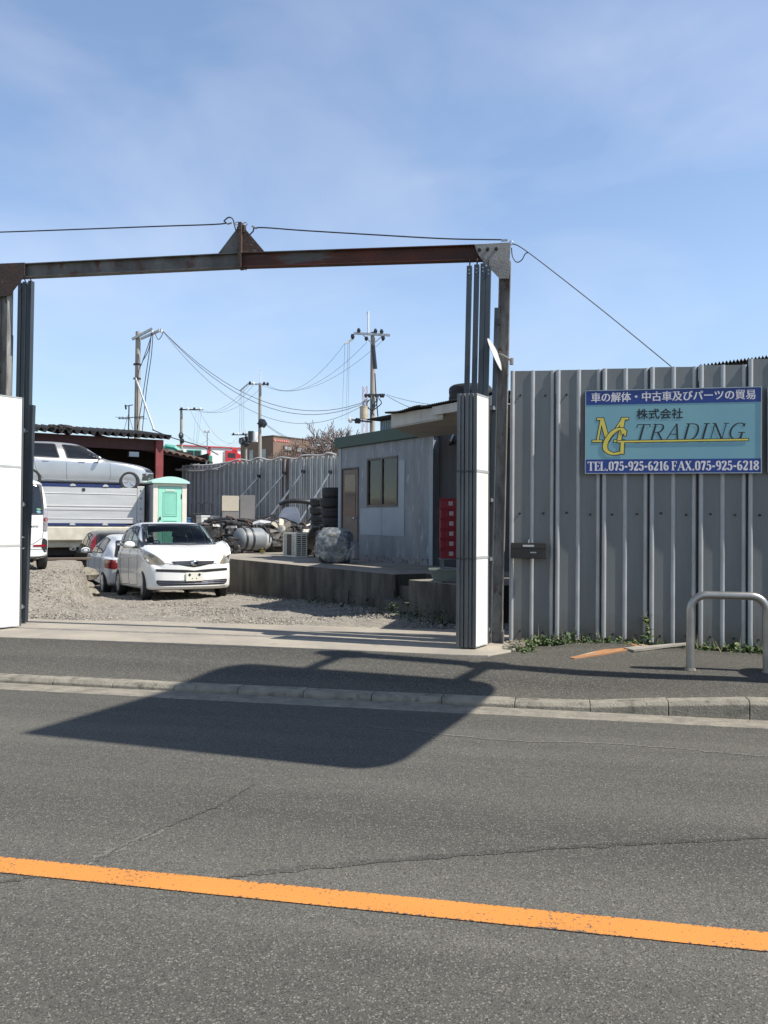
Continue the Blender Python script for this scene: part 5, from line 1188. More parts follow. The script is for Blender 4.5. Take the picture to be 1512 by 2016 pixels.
# ---- dark hatchback further back ----
C3_ = dict(W=.80, y=(-1.72, 1.72), r=.28, axles=(-1.08, 1.14), bf=.25, br=.14, mirror=(-.6, 1.0), spokes=9,
  z0=[(-1.72, .26), (-1.5, .2), (1.5, .2), (1.72, .30)], zb=[(-1.72, .62), (-1.4, .82), (-.9, .93), (0, .95), (1.3, 1.0), (1.72, .95)],
  zt=[(-1.72, .7), (-1.6, .84), (-1.2, .98), (-1.0, 1.02), (-.4, 1.46), (0, 1.55), (.6, 1.57), (1.2, 1.54), (1.5, 1.48), (1.62, 1.3), (1.70, 1.0), (1.72, .9)],
  w=[(-1.72, .66), (-1.5, .77), (1.3, .79), (1.62, .76), (1.72, .7)], wb=[(-1.72, .6), (-1.4, .72), (1.4, .76), (1.72, .69)], wt=[(-1.72, .5), (-1, .62), (-.3, .57), (1.2, .56), (1.6, .57), (1.72, .62)],
  windows=[('front', [(-.66, 1.02), (.66, 1.02), (.52, 1.46), (-.52, 1.46)], 'w'), ('rear', [(-.56, 1.02), (.56, 1.02), (.50, 1.45), (-.50, 1.45)], 'w')]
    + [(s, [(-.62, 1.0), (.04, 1.0), (.04, 1.48), (-.2, 1.44)], 'w') for s in ('left', 'right')] + [(s, [(.12, 1.0), (.80, 1.03), (.80, 1.46), (.12, 1.49)], 'w') for s in ('left', 'right')] + [(s, [(.87, 1.05), (1.22, 1.12), (1.16, 1.42), (.87, 1.45)], 'w') for s in ('left', 'right')],
  skins=[('tail_lamp', 'left', [(1.34, 1.46), (1.46, 1.42), (1.60, 1.1), (1.66, .78), (1.56, .72), (1.42, .85), (1.40, 1.1)], m_red, .008), ('tail_lamp', 'right', [(1.34, 1.46), (1.46, 1.42), (1.60, 1.1), (1.66, .78), (1.56, .72), (1.42, .85), (1.40, 1.1)], m_red, .008),
         ('tail_lamp', 'rear', [[(-.76, .75), (-.74, 1.1), (-.60, 1.46), (-.52, 1.46), (-.60, 1.05), (-.60, .75)], [(.76, .75), (.60, .75), (.60, 1.05), (.52, 1.46), (.60, 1.46), (.74, 1.1)]], m_red, .008)])
p_ = lb(4.36, 25.9); make_car(C3_, 'dark olive hatchback with tall red tail lamp parked before the aluminium truck bed', loc=(p_.x, p_.y, -.3), rz=LBA + math.pi, paint=m_olive)

# ---- white van, tail towards us, on the gravel ramp ----
C4_ = dict(W=.74, y=(-1.65, 1.70), r=.275, axles=(-1.15, 1.27), bf=.2, br=.10, ww=.165, spokes=8,
  z0=[(-1.65, .26), (-1.4, .2), (1.5, .2), (1.70, .27)], zb=[(-1.65, .62), (-1.4, .86), (-1, .98), (1.4, 1.02), (1.70, .98)],
  zt=[(-1.65, .72), (-1.5, .92), (-1.2, 1.06), (-1.05, 1.14), (-.55, 1.62), (-.2, 1.72), (.6, 1.75), (1.3, 1.74), (1.52, 1.70), (1.60, 1.60), (1.66, 1.2), (1.70, 1.0)],
  w=[(-1.65, .6), (-1.4, .72), (1.5, .735), (1.65, .72), (1.70, .70)], wb=[(-1.65, .56), (-1.3, .68), (1.5, .72), (1.70, .69)], wt=[(-1.65, .5), (-1, .6), (-.2, .6), (1.4, .61), (1.6, .63), (1.70, .66)],
  windows=[('front', [(-.62, 1.14), (.62, 1.14), (.54, 1.62), (-.54, 1.62)], 'w'), ('rear', [(-.64, 1.06), (.64, 1.06), (.585, 1.64), (-.585, 1.64)], 'w')]
    + [(s, [(-.7, 1.05), (.1, 1.05), (.1, 1.62), (-.35, 1.6)], 'w') for s in ('left', 'right')] + [(s, [(.17, 1.05), (1.35, 1.08), (1.35, 1.62), (.17, 1.63)], 'w') for s in ('left', 'right')],
  gaps=[('rear', [(-.66, 1.02), (-.62, .62), (-.45, .50), (.45, .50), (.62, .62), (.66, 1.02)]), ('rear', [(-.72, .40), (.72, .40)])],
  skins=[('tail_lamp', 'rear', [[(-.70, 1.18), (-.63, 1.18), (-.63, .76), (-.70, .74)], [(.70, 1.18), (.70, .74), (.63, .76), (.63, 1.18)]], M('clear_tail_lamp', (.55, .55, .57), (.35, .30, .30), scale=18, rough=.12, metal=.4, coat=.5), .012),
         ('lamp_stripe', 'rear', [[(-.695, 1.0), (-.635, 1.0), (-.635, .93), (-.695, .93)], [(.695, 1.0), (.695, .93), (.635, .93), (.635, 1.0)]], m_red, .016),
         ('bumper_vent', 'rear', [[(-.70, .58), (-.62, .62), (-.60, .44), (-.66, .34), (-.70, .36)], [(.70, .58), (.70, .36), (.66, .34), (.60, .44), (.62, .62)]], m_blackpl, .008),
         ('reflector', 'rear', [[(-.69, .49), (-.45, .485), (-.45, .455), (-.69, .45)], [(.69, .49), (.69, .45), (.45, .455), (.45, .485)]], m_red, .012)])
p_ = lb(1.05, 18.62); van, vb, vbv = make_car(C4_, 'white high roofed minivan seen from behind at the left gate post', 'van', (p_.x, p_.y, gz(p_.x, p_.y) - .02), rz=LBA + math.pi, rx=R(-.6), paint=m_white, name='parked_van')
fr = lambda u, v, off: on_body(vbv, u, v, 'rear', off)
q = B(); font_text(q, 'TANTO', .345, .815, .20, .036, lambda u, v, t: fr(u, v, .006), 0, bold=.02); q.obj('badge_lettering', m_ink, vb, fix=False)
for v, mt in ((1.155, M('green_sticker', (.18, .42, .25))), (1.105, M('blue_sticker', (.25, .5, .62)))):
    q = B(); c_ = fr(.54, v, .010); q.lathe([(.0, .002), (.045, .0)], lambda x, y, t: c_ + Vector((-x, t, y*.55)), 16); q.obj('sticker', mt, vb)

# ---- silver estate car on the truck ----
C5_ = dict(W=.92, y=(-2.55, 2.55), r=.345, axles=(-1.60, 1.42), bf=.34, br=.22, mirror=(-.62, 1.05), ww=.21, spokes=5, full=True,
  z0=[(-2.55, .34), (-2.3, .24), (2.2, .24), (2.55, .36)], zb=[(-2.55, .60), (-2.3, .76), (-1.6, .88), (-.9, .94), (0, .97), (1.6, 1.0), (2.55, .94)],
  zt=[(-2.55, .66), (-2.45, .77), (-2.1, .89), (-1.4, .995), (-1.0, 1.04), (-.85, 1.08), (-.2, 1.47), (.15, 1.55), (.8, 1.58), (1.6, 1.55), (2.05, 1.48), (2.3, 1.2), (2.47, 1.0), (2.55, .9)],
  w=[(-2.55, .68), (-2.3, .84), (-1.8, .9), (1.8, .9), (2.3, .87), (2.55, .75)], wb=[(-2.55, .62), (-2.2, .77), (-1.4, .84), (0, .86), (1.8, .85), (2.55, .72)], wt=[(-2.55, .52), (-1.8, .66), (-1.0, .7), (-.2, .6), (.6, .58), (1.8, .57), (2.55, .64)],
  windows=[('front', [(-.74, 1.07), (.74, 1.07), (.58, 1.46), (-.58, 1.46)], 'w'), ('rear', [(-.66, 1.04), (.66, 1.04), (.55, 1.44), (-.55, 1.44)], 'w')]
    + [(s, [(-.64, 1.02), (.33, 1.03), (.47, 1.485), (-.18, 1.45)], 'w') for s in ('left', 'right')] + [(s, [(.56, 1.03), (1.46, 1.05), (1.42, 1.485), (.68, 1.49)], 'w') for s in ('left', 'right')] + [(s, [(1.60, 1.07), (2.18, 1.12), (2.02, 1.43), (1.57, 1.465)], 'w') for s in ('left', 'right')],
  gaps=[(s, pts) for s in ('left', 'right') for pts in ([(-.78, 1.03), (-.98, .9), (-1.0, .5), (-.95, .33), (.34, .31), (.36, .9), (.33, 1.02)], [(.40, .31), (1.02, .33), (1.24, .62), (1.32, .9), (1.28, 1.06)], [(-2.2, .86), (-1.5, .96), (-.9, 1.02)])],
  skins=[('headlight', 'right', [(-2.44, .66), (-2.2, .68), (-2.08, .78), (-2.2, .80), (-2.44, .76)], m_blackpl, .006), ('headlight', 'front', [[(-.80, .66), (-.42, .66), (-.46, .76), (-.80, .77)], [(.80, .66), (.80, .77), (.46, .76), (.42, .66)]], m_blackpl, .006),
         ('broken_bumper', 'right', [(-2.50, .36), (-2.12, .34), (-2.08, .5), (-2.12, .60), (-2.48, .62)], M('broken_black_bumper', (.02, .02, .02), (.30, .30, .31), scale=9, lo=.55, hi=.62, rough=.6, bump=.8), .008),
         ('broken_bumper', 'front', [(-.85, .38), (.85, .38), (.85, .62), (-.85, .62)], M('broken_black_bumper', (0, 0, 0)), .008),
         ('side_moulding', 'right', [(-.96, .60), (1.1, .63), (1.1, .60), (-.96, .57)], M('pale_moulding', (.75, .75, .75), rough=.4), .010)])
EV_B = 28.95
p_ = lb(3.80, EV_B, 2.52); wag, wb5, wv5 = make_car(C5_, 'silver estate car with a broken front bumper loaded on top of the truck bed', loc=p_, rz=LBA + R(90), rx=0, paint=m_silver)
for y in (-.10, .98):
    for s in ('right', 'left'):
        h = on_body(wv5, y, .92, s, .012); q = B(); q.cbox(h, (.03, .19, .032)); q.obj('door_handle', m_silver, wb5, bevel=.008)
# ---- truck under it ----
m_alp = M('truck_aluminium', (.60, .595, .575), (.52, .515, .50), scale=1.5, rough=.45, metal=.35, stretch=(.5, 1, 4), c3=(.62, .62, .62), s3=14, lo3=.68, hi3=.72)
m_cream = M('cream_truck_paint', (.62, .58, .47), (.50, .46, .36), scale=4, rough=.6, c3=(.3, .24, .18), s3=9, lo3=.64, hi3=.75); m_navy = M('navy_edging', (.015, .03, .13), (.01, .02, .09), rough=.5)
tk = T('flatbed_truck', 'flatbed truck with a tall dented aluminium side and blue edging under the silver car', 'truck', lb(0, 0), rz=LBA)
B0, B1, T0, T1 = 27.9, 29.95, -1.2, 5.86; Zb, Zt = 1.40, 2.70
q = B(); q.box(T0, T1, B0 + .08, B1, 2.30, 2.44); q.box(T0, T1, B0 + .06, B1, 1.28, 1.42)
for x in (2.0, 5.3): q.box(x - .2, x + .2, B0 + .12, B1 - .1, 2.44, 2.515)
q.obj('bed', m_galv, tk)
q = B(); q.box(T0, 5.62, B0, B0 + .05, Zb + .07, Zt - .07); q.box(5.63, T1, B0 - .004, B0 + .05, Zb, Zt)
for z, hh in ((1.92, .035), (2.02, .02), (1.62, .012), (2.42, .012)): q.box(T0, 5.60, B0 - .014, B0 - .001, z - hh, z + hh)
sp = q.obj('side_panel', m_alp, tk, bevel=.006)
q = B(); q.box(T0, 5.30, B0 - .012, B0 + .055, Zb + .0, Zb + .066); q.box(T0, 5.10, B0 - .012, B0 + .055, Zt - .066, Zt + .03); q.obj('edging', m_navy, tk)
for x in (1.62, 2.62, 3.62, 4.62):
    for z in (Zb + .01, Zt - .045):
        q = B(); q.prism([(x + .09*math.cos(a), z + .075*math.sin(a)) for a in [math.pi*i/8 for i in range(9)]], B0 - .03, B0 - .013, lambda u, v, t: Vector((u, t, v))); q.obj('clamp', m_alp, tk)
q = B()
for z in (1.55, 1.95, 2.3, 2.55): q.cyl((5.74, B0 - .006, z), (5.74, B0 - .016, z), .025, n=8)
q.cbox((3.95, B0 - .012, 2.55), (.09, .02, .09)); q.obj('fitting', m_blackpl, tk)
q = B(); q.box(T0, 5.5, B0 - .02, B0 + .10, .92, 1.36); q.box(T0, 5.5, B0 + .2, B0 + .3, .70, 1.28); q.obj('side_rail', m_cream, tk, bevel=.03)
q = B(); q.box(T0, 5.4, B0 + .5, B1 - .5, .45, 1.27); q.obj('chassis', m_dark, tk)
for x in (.2, 4.2):
    for bb, s in ((B0 + .22, -1), (B1 - .22, 1)):
        q = B(); tyre_mesh(q, lambda a, b_, t: Vector((a, t, b_)), .44, .25); o = q.obj('wheel', m_black, tk, smooth=40); o.location = (x, bb, .14)
q = B(); q.box(T0 - 1.7, T0 - .05, B0 - .05, B1 + .02, .35, 2.55); q.obj('cab', m_cream, tk, bevel=.12)
q = B(); q.box(T0 - 1.45, T0 - .5, B0 - .062, B0 - .051, 1.6, 2.25); q.obj('cab_window', m_dglass, tk)

# ---- toilet booth ----
m_mint = M('mint_door', (.33, .68, .53), (.30, .64, .50), scale=2, rough=.45); m_crm = M('cream_booth', (.72, .68, .58), (.64, .6, .5), scale=3, rough=.6); m_gsh = M('shaded_booth_side', (.42, .43, .46), (.36, .37, .4), scale=2, rough=.6)  # grey side of the cream booth: its shade is put into the colour
BW, BD = 1.06, 1.2; bo_ = lb(6.04, 27.35)
tb = T('toilet_booth', 'cream outdoor toilet booth with a panelled mint green door and domed roof', 'toilet booth', (bo_.x, bo_.y, TOP), rz=LBA)
q = B(); q.box(0, BW, .04, BD, 0, 2.06); q.obj('wall', m_gsh, tb)
q = B(); q.box(-.02, .14, -.02, .039, 0, 2.10); q.box(BW - .14, BW + .02, -.02, .039, 0, 2.10); q.box(.1401, BW - .1401, -.018, .039, 2.0, 2.098); q.obj('door_frame', m_crm, tb, bevel=.01)
q = B(); q.box(.15, BW - .15, -.008, .03, .02, 1.99); db = q.obj('door', m_mint, tb, bevel=.004)
for z0_, z1_ in ((1.02, 1.82), (.14, .88)):
    q = B(); a0, a1 = .30, BW - .30
    q.box(a0, a1, -.022, -.009, z0_, z0_ + .025); q.box(a0, a1, -.022, -.009, z1_ - .025, z1_); q.box(a0, a0 + .025, -.022, -.009, z0_ + .026, z1_ - .026); q.box(a1 - .025, a1, -.022, -.009, z0_ + .026, z1_ - .026)
    q.box(a0 + .05, a1 - .05, -.016, -.009, z0_ + .05, z1_ - .05); q.obj('door_panel', M('mint_shadow', (.24, .58, .44), rough=.5), db)
q = B(); q.box(.38, BW - .38, -.020, -.009, 1.845, 1.89); q.obj('sign_plate', m_crm, db)
q = B(); q.cyl((.20, -.008, .95), (.20, -.06, .95), .03, n=10); q.box(.18, .22, -.08, -.05, .88, 1.0); q.obj('handle', m_blackpl, db)
q = B(); q.box(BW - .17, BW - .145, -.022, -.009, 1.6, 1.75); q.obj('hinge', m_blackpl, db)
q = B(); nn = 14; vs = []
for i in range(nn+1):
    x = -.09 + (BW + .18)*i/nn; z = .17*math.sin(math.pi*i/nn)**.8
    vs += [(x, -.12, 2.10), (x, -.12, 2.15 + z), (x, BD + .06, 2.15 + z), (x, BD + .06, 2.10)]
q.add(vs, [f_ for i in range(nn) for f_ in ((i*4, i*4+1, i*4+5, i*4+4), (i*4+1, i*4+2, i*4+6, i*4+5), (i*4+2, i*4+3, i*4+7, i*4+6), (i*4+3, i*4, i*4+4, i*4+7))] + [(3, 2, 1, 0), (nn*4, nn*4+1, nn*4+2, nn*4+3)]); q.obj('roof', M('mint_roof', (.50, .74, .66), (.44, .68, .60), rough=.5), tb, smooth=40)
bp_ = atd(355, 1022, 30.5); q = B(); q.box(-.3, .3, -.3, .3, 0, .95); q.box(-.32, .32, -.32, .32, .951, 1.0); o = q.obj('plastic_bin', M('blue_plastic', (.05, .15, .32), rough=.5), bevel=.02); o.location = (bp_.x, bp_.y, TOP); o.rotation_euler = (0, 0, LBA)
tag(o, 'blue plastic bin half hidden behind the mint toilet booth', 'bin')
# ================================================================== inner yard fence
f0, f1 = atd(680, 900, 27.6), atd(372, 905, 32.6); f0.z = f1.z = TOP
m_fin = M('inner_fence_steel', (.46, .455, .435), (.22, .215, .205), scale=1.0, rough=.45, metal=.25, stretch=(2, 2, .5), c3=(.50, .64, .59), s3=.55, lo3=.56, hi3=.62, stretch3=(1, 1, .8))  # pale teal patches are a reflection painted into the sheets
m_fin2 = M('inner_fence_rust', (.17, .085, .06), (.20, .19, .185), scale=1.5, rough=.7, stretch=(3, 3, .4))
yf = T('yard_fence', 'tall ribbed steel sheet fence along the back of the yard behind the engines', 'fence', f0)
dv = f1 - f0; LF = dv.length; yf.rotation_euler = (0, 0, math.atan2(dv.y, dv.x))     # local +X runs from right to left; the yard side is local +Y
npn = int(LF/.5); FSG = 1 if (CAM - f0).dot(Vector((-dv.y, dv.x, 0))) > 0 else -1
yl = Vector((0, 1, 0))
for k in range(npn+1):
    H = 3.08 + rnd.uniform(-.03, .05); x0 = k*.5
    q = B(); prf = [(0.004, -.012), (.01, 0), (.02, .035), (.05, .035), (.06, 0), (.22, 0), (.235, .035), (.265, .035), (.28, 0), (.44, 0), (.45, .035), (.48, .035), (.49, 0), (.497, -.012)]
    prf = [(u, d*FSG) for u, d in prf]; n = len(prf); vs = [(u, d, 0) for u, d in prf] + [(u, d, H) for u, d in prf]; q.add(vs, [(i, i+1, n+i+1, n+i) for i in range(n-1)])
    vs = [(u, d-.004*FSG, 0) for u, d in prf] + [(u, d-.004*FSG, H) for u, d in prf]; q.add(vs, [(i+1, i, n+i, n+i+1) for i in range(n-1)])
    for i in range(len(q.f)):
        if (i % (n-1)) in (2, 6, 10): q.m[i] = 1
    o = q.obj('fence_panel', [m_fin2 if k == 5 else m_fin, M('pale_rib', (.80, .80, .79), (.6, .6, .59), rough=.4, metal=.3)], yf, fix=False); o.location = (x0, rnd.uniform(-.01, .01), 0)
sgn = 1 if (CAM - f0).dot(Vector((-dv.y, dv.x, 0))) > 0 else -1
for z in (1.05,): q = B(); q.cyl((0, sgn*.10, z), (LF, sgn*.10, z), .028, n=8); q.obj('rail', m_galv, yf)
def floc(px, py):                         # pixel on the fence plane -> local (x, z)
    nrm_ = Vector((-dv.y, dv.x, 0)).normalized(); p = onplane(px, py, f0, nrm_); return (p - f0).dot(dv.normalized()), p.z - TOP
for (pt, pb) in (((515, 938), (466, 1035)), ((565, 932), (515, 1030)), ((602, 929), (563, 1028)), ((655, 930), (632, 985))):
    x, z = floc(*pt); xb, _ = floc(pb[0] - 8, 1000); q = B(); q.cyl((x, sgn*.12, z), (xb, sgn*1.6, .02), .035, n=8); q.obj('brace', m_galv, yf)
    q = B(); q.cyl((x, sgn*.10, 0), (x, sgn*.10, 3.05), .03, n=8); q.obj('post', m_galv, yf)
    q = B(); q.cbox((x, sgn*.13, z), (.10, .09, .12)); q.obj('clamp', m_blackpl, yf)
# festoon of pale ducting along its top
pts = [floc(*p) for p in ((363, 924), (380, 917), (420, 916), (460, 910), (478, 905), (500, 908), (516, 902), (540, 907), (560, 901), (590, 904), (605, 897), (640, 897), (652, 892), (668, 896))]
q = B(); q.tube(curve([(x, sgn*.17, z) for x, z in pts], 5), .035, 6); o = q.obj('duct_line', M('pale_duct', (.42, .42, .42), (.33, .33, .33), rough=.6), yf, smooth=60)
pts = [floc(*p) for p in ((358, 926), (400, 928), (440, 922), (470, 908), (482, 906))]
q = B(); q.tube(curve([(x, sgn*.24, z) for x, z in pts], 5), .03, 6); q.tube([(floc(358, 925)[0], sgn*.3, floc(358, 925)[1]), (floc(440, 918)[0], sgn*.3, floc(440, 925)[1])], .025, 6); q.obj('duct_line', M('pale_duct', (0, 0, 0)), yf, smooth=60)

# ================================================================== things on the dock
def at(px, py): return onz(px, py, TOP)
def face(px):  return YAW - math.atan((px - 756)/F)        # turn towards the camera
# beige and grey boards leaning on the fence
def board_thing(name, px0, px1, py0, py1, D, mat, label, lean=.12, th=.03):
    a = atd((px0+px1)/2, py1, D); w = (px1-px0)*D/F; h = (py1-py0)*D/F; q = B(); q.box(-w/2, w/2, -th/2, th/2, 0, h)
    o = q.obj(name, mat, bevel=.004); o.location = a; o.rotation_euler = (-lean, 0, face((px0+px1)/2) + .15); return tag(o, label, 'board')
m_bg = M('beige_board', (.50, .44, .34), (.44, .38, .30), scale=2, rough=.7); m_gb = M('grey_board', (.20, .19, .18), (.15, .145, .14), scale=1.5, rough=.7)
bs = board_thing('beige_board', 437, 470, 976, 1006, 28.2, m_bg, 'square beige board standing on top of a grey one before the yard fence', 0)
board_thing('grey_board', 437, 470, 1007, 1072, 28.2, m_gb, 'grey board standing under the square beige board before the yard fence', 0)
board_thing('dark_board', 472, 501, 975, 1071, 28.5, m_gb, 'tall dull grey board standing upright right of the square beige board', 0, .04)
# white chest
p = atd(409, 1068, 28.5); o = T('white_cabinet', 'low white appliance behind the engines before the yard fence', 'appliance', (p.x, p.y, TOP), rz=face(409) + .3)
q = B(); q.box(-.33, .33, -.3, .3, 0, 1.0); q.obj('body', M('dull_white', (.6, .6, .58), (.5, .5, .48)), o, bevel=.02)
q = B(); q.box(-.34, .34, -.31, .31, 1.001, 1.06); q.obj('lid', M('dull_white', (0, 0, 0)), o, bevel=.015)
# hand trucks
def hand_truck(px, py, D, rz, label):
    a = atd(px, py, D); o = T('hand_truck', label, 'hand truck', (a.x, a.y, TOP), rz=rz, rx=R(-10)); q = B()
    for s in (-1, 1): q.tube(curve([(s*.17, 0, .05), (s*.17, 0, 1.35), (s*.15, -.04, 1.5), (0, -.06, 1.56)], 4), .018, 6)
    for z in (.35, .75, 1.15): q.tube([(-.17, 0, z), (.17, 0, z)], .012, 6)
    q.obj('frame', m_blackpl, o); q = B(); q.box(-.2, .2, -.25, .02, .03, .045); q.obj('toe_plate', m_blackpl, o)
    for s in (-1, 1): q = B(); tyre_mesh(q, lambda x, y, t: Vector((t + s*.24, y + .1, x + .12)), .12, .05, 16); q.obj('wheel', m_black, o, smooth=40)
hand_truck(392, 1068, 29.3, face(392) + .5, 'black hand truck leaning furthest left before the yard fence'); hand_truck(410, 1066, 29.6, face(410) + .2, 'black hand truck leaning behind the low white appliance')
p = atd(417, 1068, 29.0); q = B(); q.lathe([(.22, 0), (.2, .03), (.03, .7), (.02, .72)], lambda x, y, t: Vector((x, y, t + .35)), 16); q.box(-.26, .26, -.26, .26, .30, .349); q.box(-.2, .2, -.2, .2, 0, .299)
o = q.obj('dark_cone', m_blackpl); o.location = (p.x, p.y, TOP); tag(o, 'dark cone on a block between the hand trucks and the beige board', 'cone')
# engines
m_iron = M('oily_iron', (.035, .032, .03), (.09, .085, .078), scale=14, rough=.5, metal=.4, bump=.5, lo=.45, hi=.6); m_cast = M('cast_alloy', (.30, .29, .27), (.10, .095, .09), scale=12, rough=.45, metal=.6, bump=.4); m_rustp = M('rusty_pipe', (.16, .10, .07), (.08, .05, .04), scale=9, rough=.8)
def engine(loc, rz, sc, label, seed):
    r_ = random.Random(seed); o = T('engine', label, 'engine', loc, rz=rz); o.scale = (sc,)*3
    q = B()
    for _ in range(9): q.cbox((r_.uniform(-.22, .22), r_.uniform(-.14, .14), r_.uniform(.12, .5)), (r_.uniform(.15, .4), r_.uniform(.15, .3), r_.uniform(.1, .28)), rz=r_.uniform(-.5, .5), rx=r_.uniform(-.3, .3))
    q.cbox((0, 0, .06), (.5, .32, .12)); q.obj('block', m_iron, o, bevel=.015)
    q = B()
    for _ in range(6): q.cbox((r_.uniform(-.28, .28), r_.uniform(-.2, .16), r_.uniform(.2, .66)), (r_.uniform(.08, .3), r_.uniform(.06, .16), r_.uniform(.05, .12)), rz=r_.uniform(-1, 1), rx=r_.uniform(-.6, .6), ry=r_.uniform(-.4, .4))
    q.obj('cover', m_cast, o, bevel=.01)
    for k in range(3):
        c = Vector((r_.uniform(-.28, .28), -.2 - .02*k, r_.uniform(.15, .5))); rr = r_.uniform(.05, .1); q = B(); q.lathe([(rr*.4, -.02), (rr, -.03), (rr*.9, 0), (rr, .03), (rr*.4, .02)], lambda x, y, t: c + Vector((x, t, y)), 18); q.obj('pulley', m_cast if k else m_iron, o, smooth=30)
    for k in range(3):
        a = Vector((r_.uniform(-.3, .3), r_.uniform(-.2, .1), r_.uniform(.3, .6))); q = B(); q.tube(curve([a, a + Vector((r_.uniform(-.2, .2), -.1, .16)), a + Vector((r_.uniform(-.35, .35), -.14, .05)), a + Vector((r_.uniform(-.4, .4), -.1, -.25))], 5), r_.uniform(.016, .032), 7); q.obj('hose', (m_black, m_rustp, m_black)[k], o, smooth=60)
    q = B(); q.tube(curve([(-.3, .1, .55), (-.1, .02, .66), (.12, .05, .64), (.32, .0, .58)], 4), .05, 8); q.obj('intake_pipe', m_iron, o, smooth=60); return o
EN = [(402, 1082, 22.6, 1.15, 'greasy black engine furthest left, half hidden by the white compact car'), (424, 1068, 24.0, 1.35, 'greasy engine with an upright hose in the left half of the pile'), (446, 1078, 23.0, 1.25, 'greasy engine directly left of the grey tank'), (470, 1064, 24.5, 1.2, 'greasy engine behind the left end of the grey tank'),
      (496, 1064, 24.5, 1.3, 'greasy engine standing behind the middle of the grey tank'), (522, 1068, 24.0, 1.3, 'greasy engine behind the pale end of the grey tank'), (545, 1068, 24.0, 1.3, 'greasy engine behind the left half of the outdoor unit'), (580, 1066, 24.2, 1.1, 'greasy engine at the right end of the pile by the lying tyres'), (456, 1092, 21.8, .62, 'small black engine lying left of the grey tank at the dock edge'),
      (412, 1074, 23.4, 1.0, 'greasy engine low down between the two leftmost engines of the pile'), (436, 1066, 25.4, 1.35, 'greasy engine before the square beige board'), (483, 1062, 25.6, 1.35, 'greasy engine before the tall dull grey board'), (509, 1062, 25.6, 1.3, 'greasy engine just under the pale sheet metal cover'), (534, 1072, 23.2, 1.15, 'greasy engine between the pale grey tank and the cooling fan'), (600, 1064, 24.6, 1.2, 'greasy engine behind the two tyres lying flat')]
for i, (px, py, D, sc, lab_) in enumerate(EN):
    a = at(px, py) if False else atd(px, py, D); engine((a.x, a.y, TOP), face(px) + rnd.uniform(-.6, .6), sc, lab_, 40 + i)
# frames and axles standing about in the pile
def frame_junk(px, D, h, label, seed):
    r_ = random.Random(seed); a = atd(px, 1060, D); o = T('axle_frame', label, 'scrap frame', (a.x, a.y, TOP), rz=face(px) + r_.uniform(-.4, .4)); q = B()
    P = [Vector((r_.uniform(-.45, .45), r_.uniform(-.2, .2), z)) for z in (0.0, h*.5, h, h*.8, h*.3, .02)]
    q.tube(curve(P, 4), .03, 6); q.bar((-.4, 0, .12), (.4, 0, .3), .06); q.bar((-.3, -.1, 0), (-.22, -.05, h*.95), .045); q.bar((.3, .1, 0), (.2, .0, h*.8), .045); q.obj('frame', m_iron, o)
    for s in (-1, 1):
        c = Vector((s*.36, -.12, .3 + .2*r_.random())); q = B(); q.lathe([(.05, -.03), (.16, -.03), (.17, 0), (.16, .03), (.05, .03)], lambda x, y, t: c + Vector((x, t, y)), 20); q.obj('brake_disc', m_rustp if s > 0 else m_cast, o, smooth=30)
for i_, (px, D, h, lab_) in enumerate(((418, 25.0, .95, 'bent axle frame sticking up before the low white appliance'), (468, 23.6, .8, 'bent axle frame just left of the grey tank'), (506, 25.2, .95, 'bent axle frame sticking up right of the tall dull grey board'), (528, 25.6, 1.05, 'bent axle frame under the second leaning fence brace'), (592, 25.6, 1.15, 'bent axle frame right of the upright car bonnet'))): frame_junk(px, D, h, lab_, 60 + i_)
# long black shock absorber / pale sheet on the pile
a = atd(430, 1024, 23.4); q = B(); q.cyl(Vector((-.26, 0, -.03)), Vector((.22, .05, .03)), .06, n=12); q.cyl(Vector((.22, .05, .03)), Vector((.34, .06, .045)), .025, n=8); q.box(-.1, .02, -.07, .07, -.62, -.05); o = q.obj('silencer', m_blackpl); o.location = a; tag(o, 'black cylinder lying across the top of the engine pile at its left', 'silencer')
a = atd(519, 1031, 23.6); q = B(); q.prism([(-.3, 0), (.3, -.02), (.33, .02), (-.1, .07)], -.2, .2, lambda u, v, t: Vector((u, t, v))); o = q.obj('pale_cover', M('pale_cover', (.5, .5, .5), (.36, .36, .36))); o.location = a; o.rotation_euler = (.2, .05, .3); tag(o, 'pale sheet metal cover lying on top of the engine pile', 'cover')
# gas tanks
def tank(px, py, D, L, r, rz, mat, label, straps=True):
    a = atd(px, py, D); o = T('gas_tank', label, 'tank', (a.x, a.y, TOP + .06), rz=rz)
    pr = [(.001, -L/2)] + [(r*math.sin(t), -L/2 + r*.55*(1-math.cos(t))) for t in [math.pi/2*i/8 for i in range(1, 9)]] + [(r*math.sin(t), L/2 - r*.55*(1-math.cos(t))) for t in [math.pi/2*i/8 for i in range(8, 0, -1)]] + [(.001, L/2)]
    q = B(); q.lathe(pr, lambda x, y, t: Vector((t, x, y + r)), 28); q.obj('shell', mat, o, smooth=60)
    if straps:
        for x in (-L*.28, -L*.05):
            q = B(); q.lathe([(r + .004, -.025), (r + .02, -.025), (r + .02, .025), (r + .004, .025)], lambda xx, y, t: Vector((t + x, xx, y + r)), 28, close=True); q.obj('strap', m_blackpl, o, smooth=30)
    for x in (-L*.3, L*.3): q = B(); q.box(x - .04, x + .04, -r*.6, r*.6, -.06, .06); q.obj('foot', m_iron, o)
    return o
m_tank = M('dull_grey_tank', (.21, .225, .235), (.17, .18, .185), scale=3, rough=.5, bump=.05)
tank(492, 1086, 22.4, .92, .31, face(492) + .55, m_tank, 'dull grey gas tank with black straps lying among the engines')
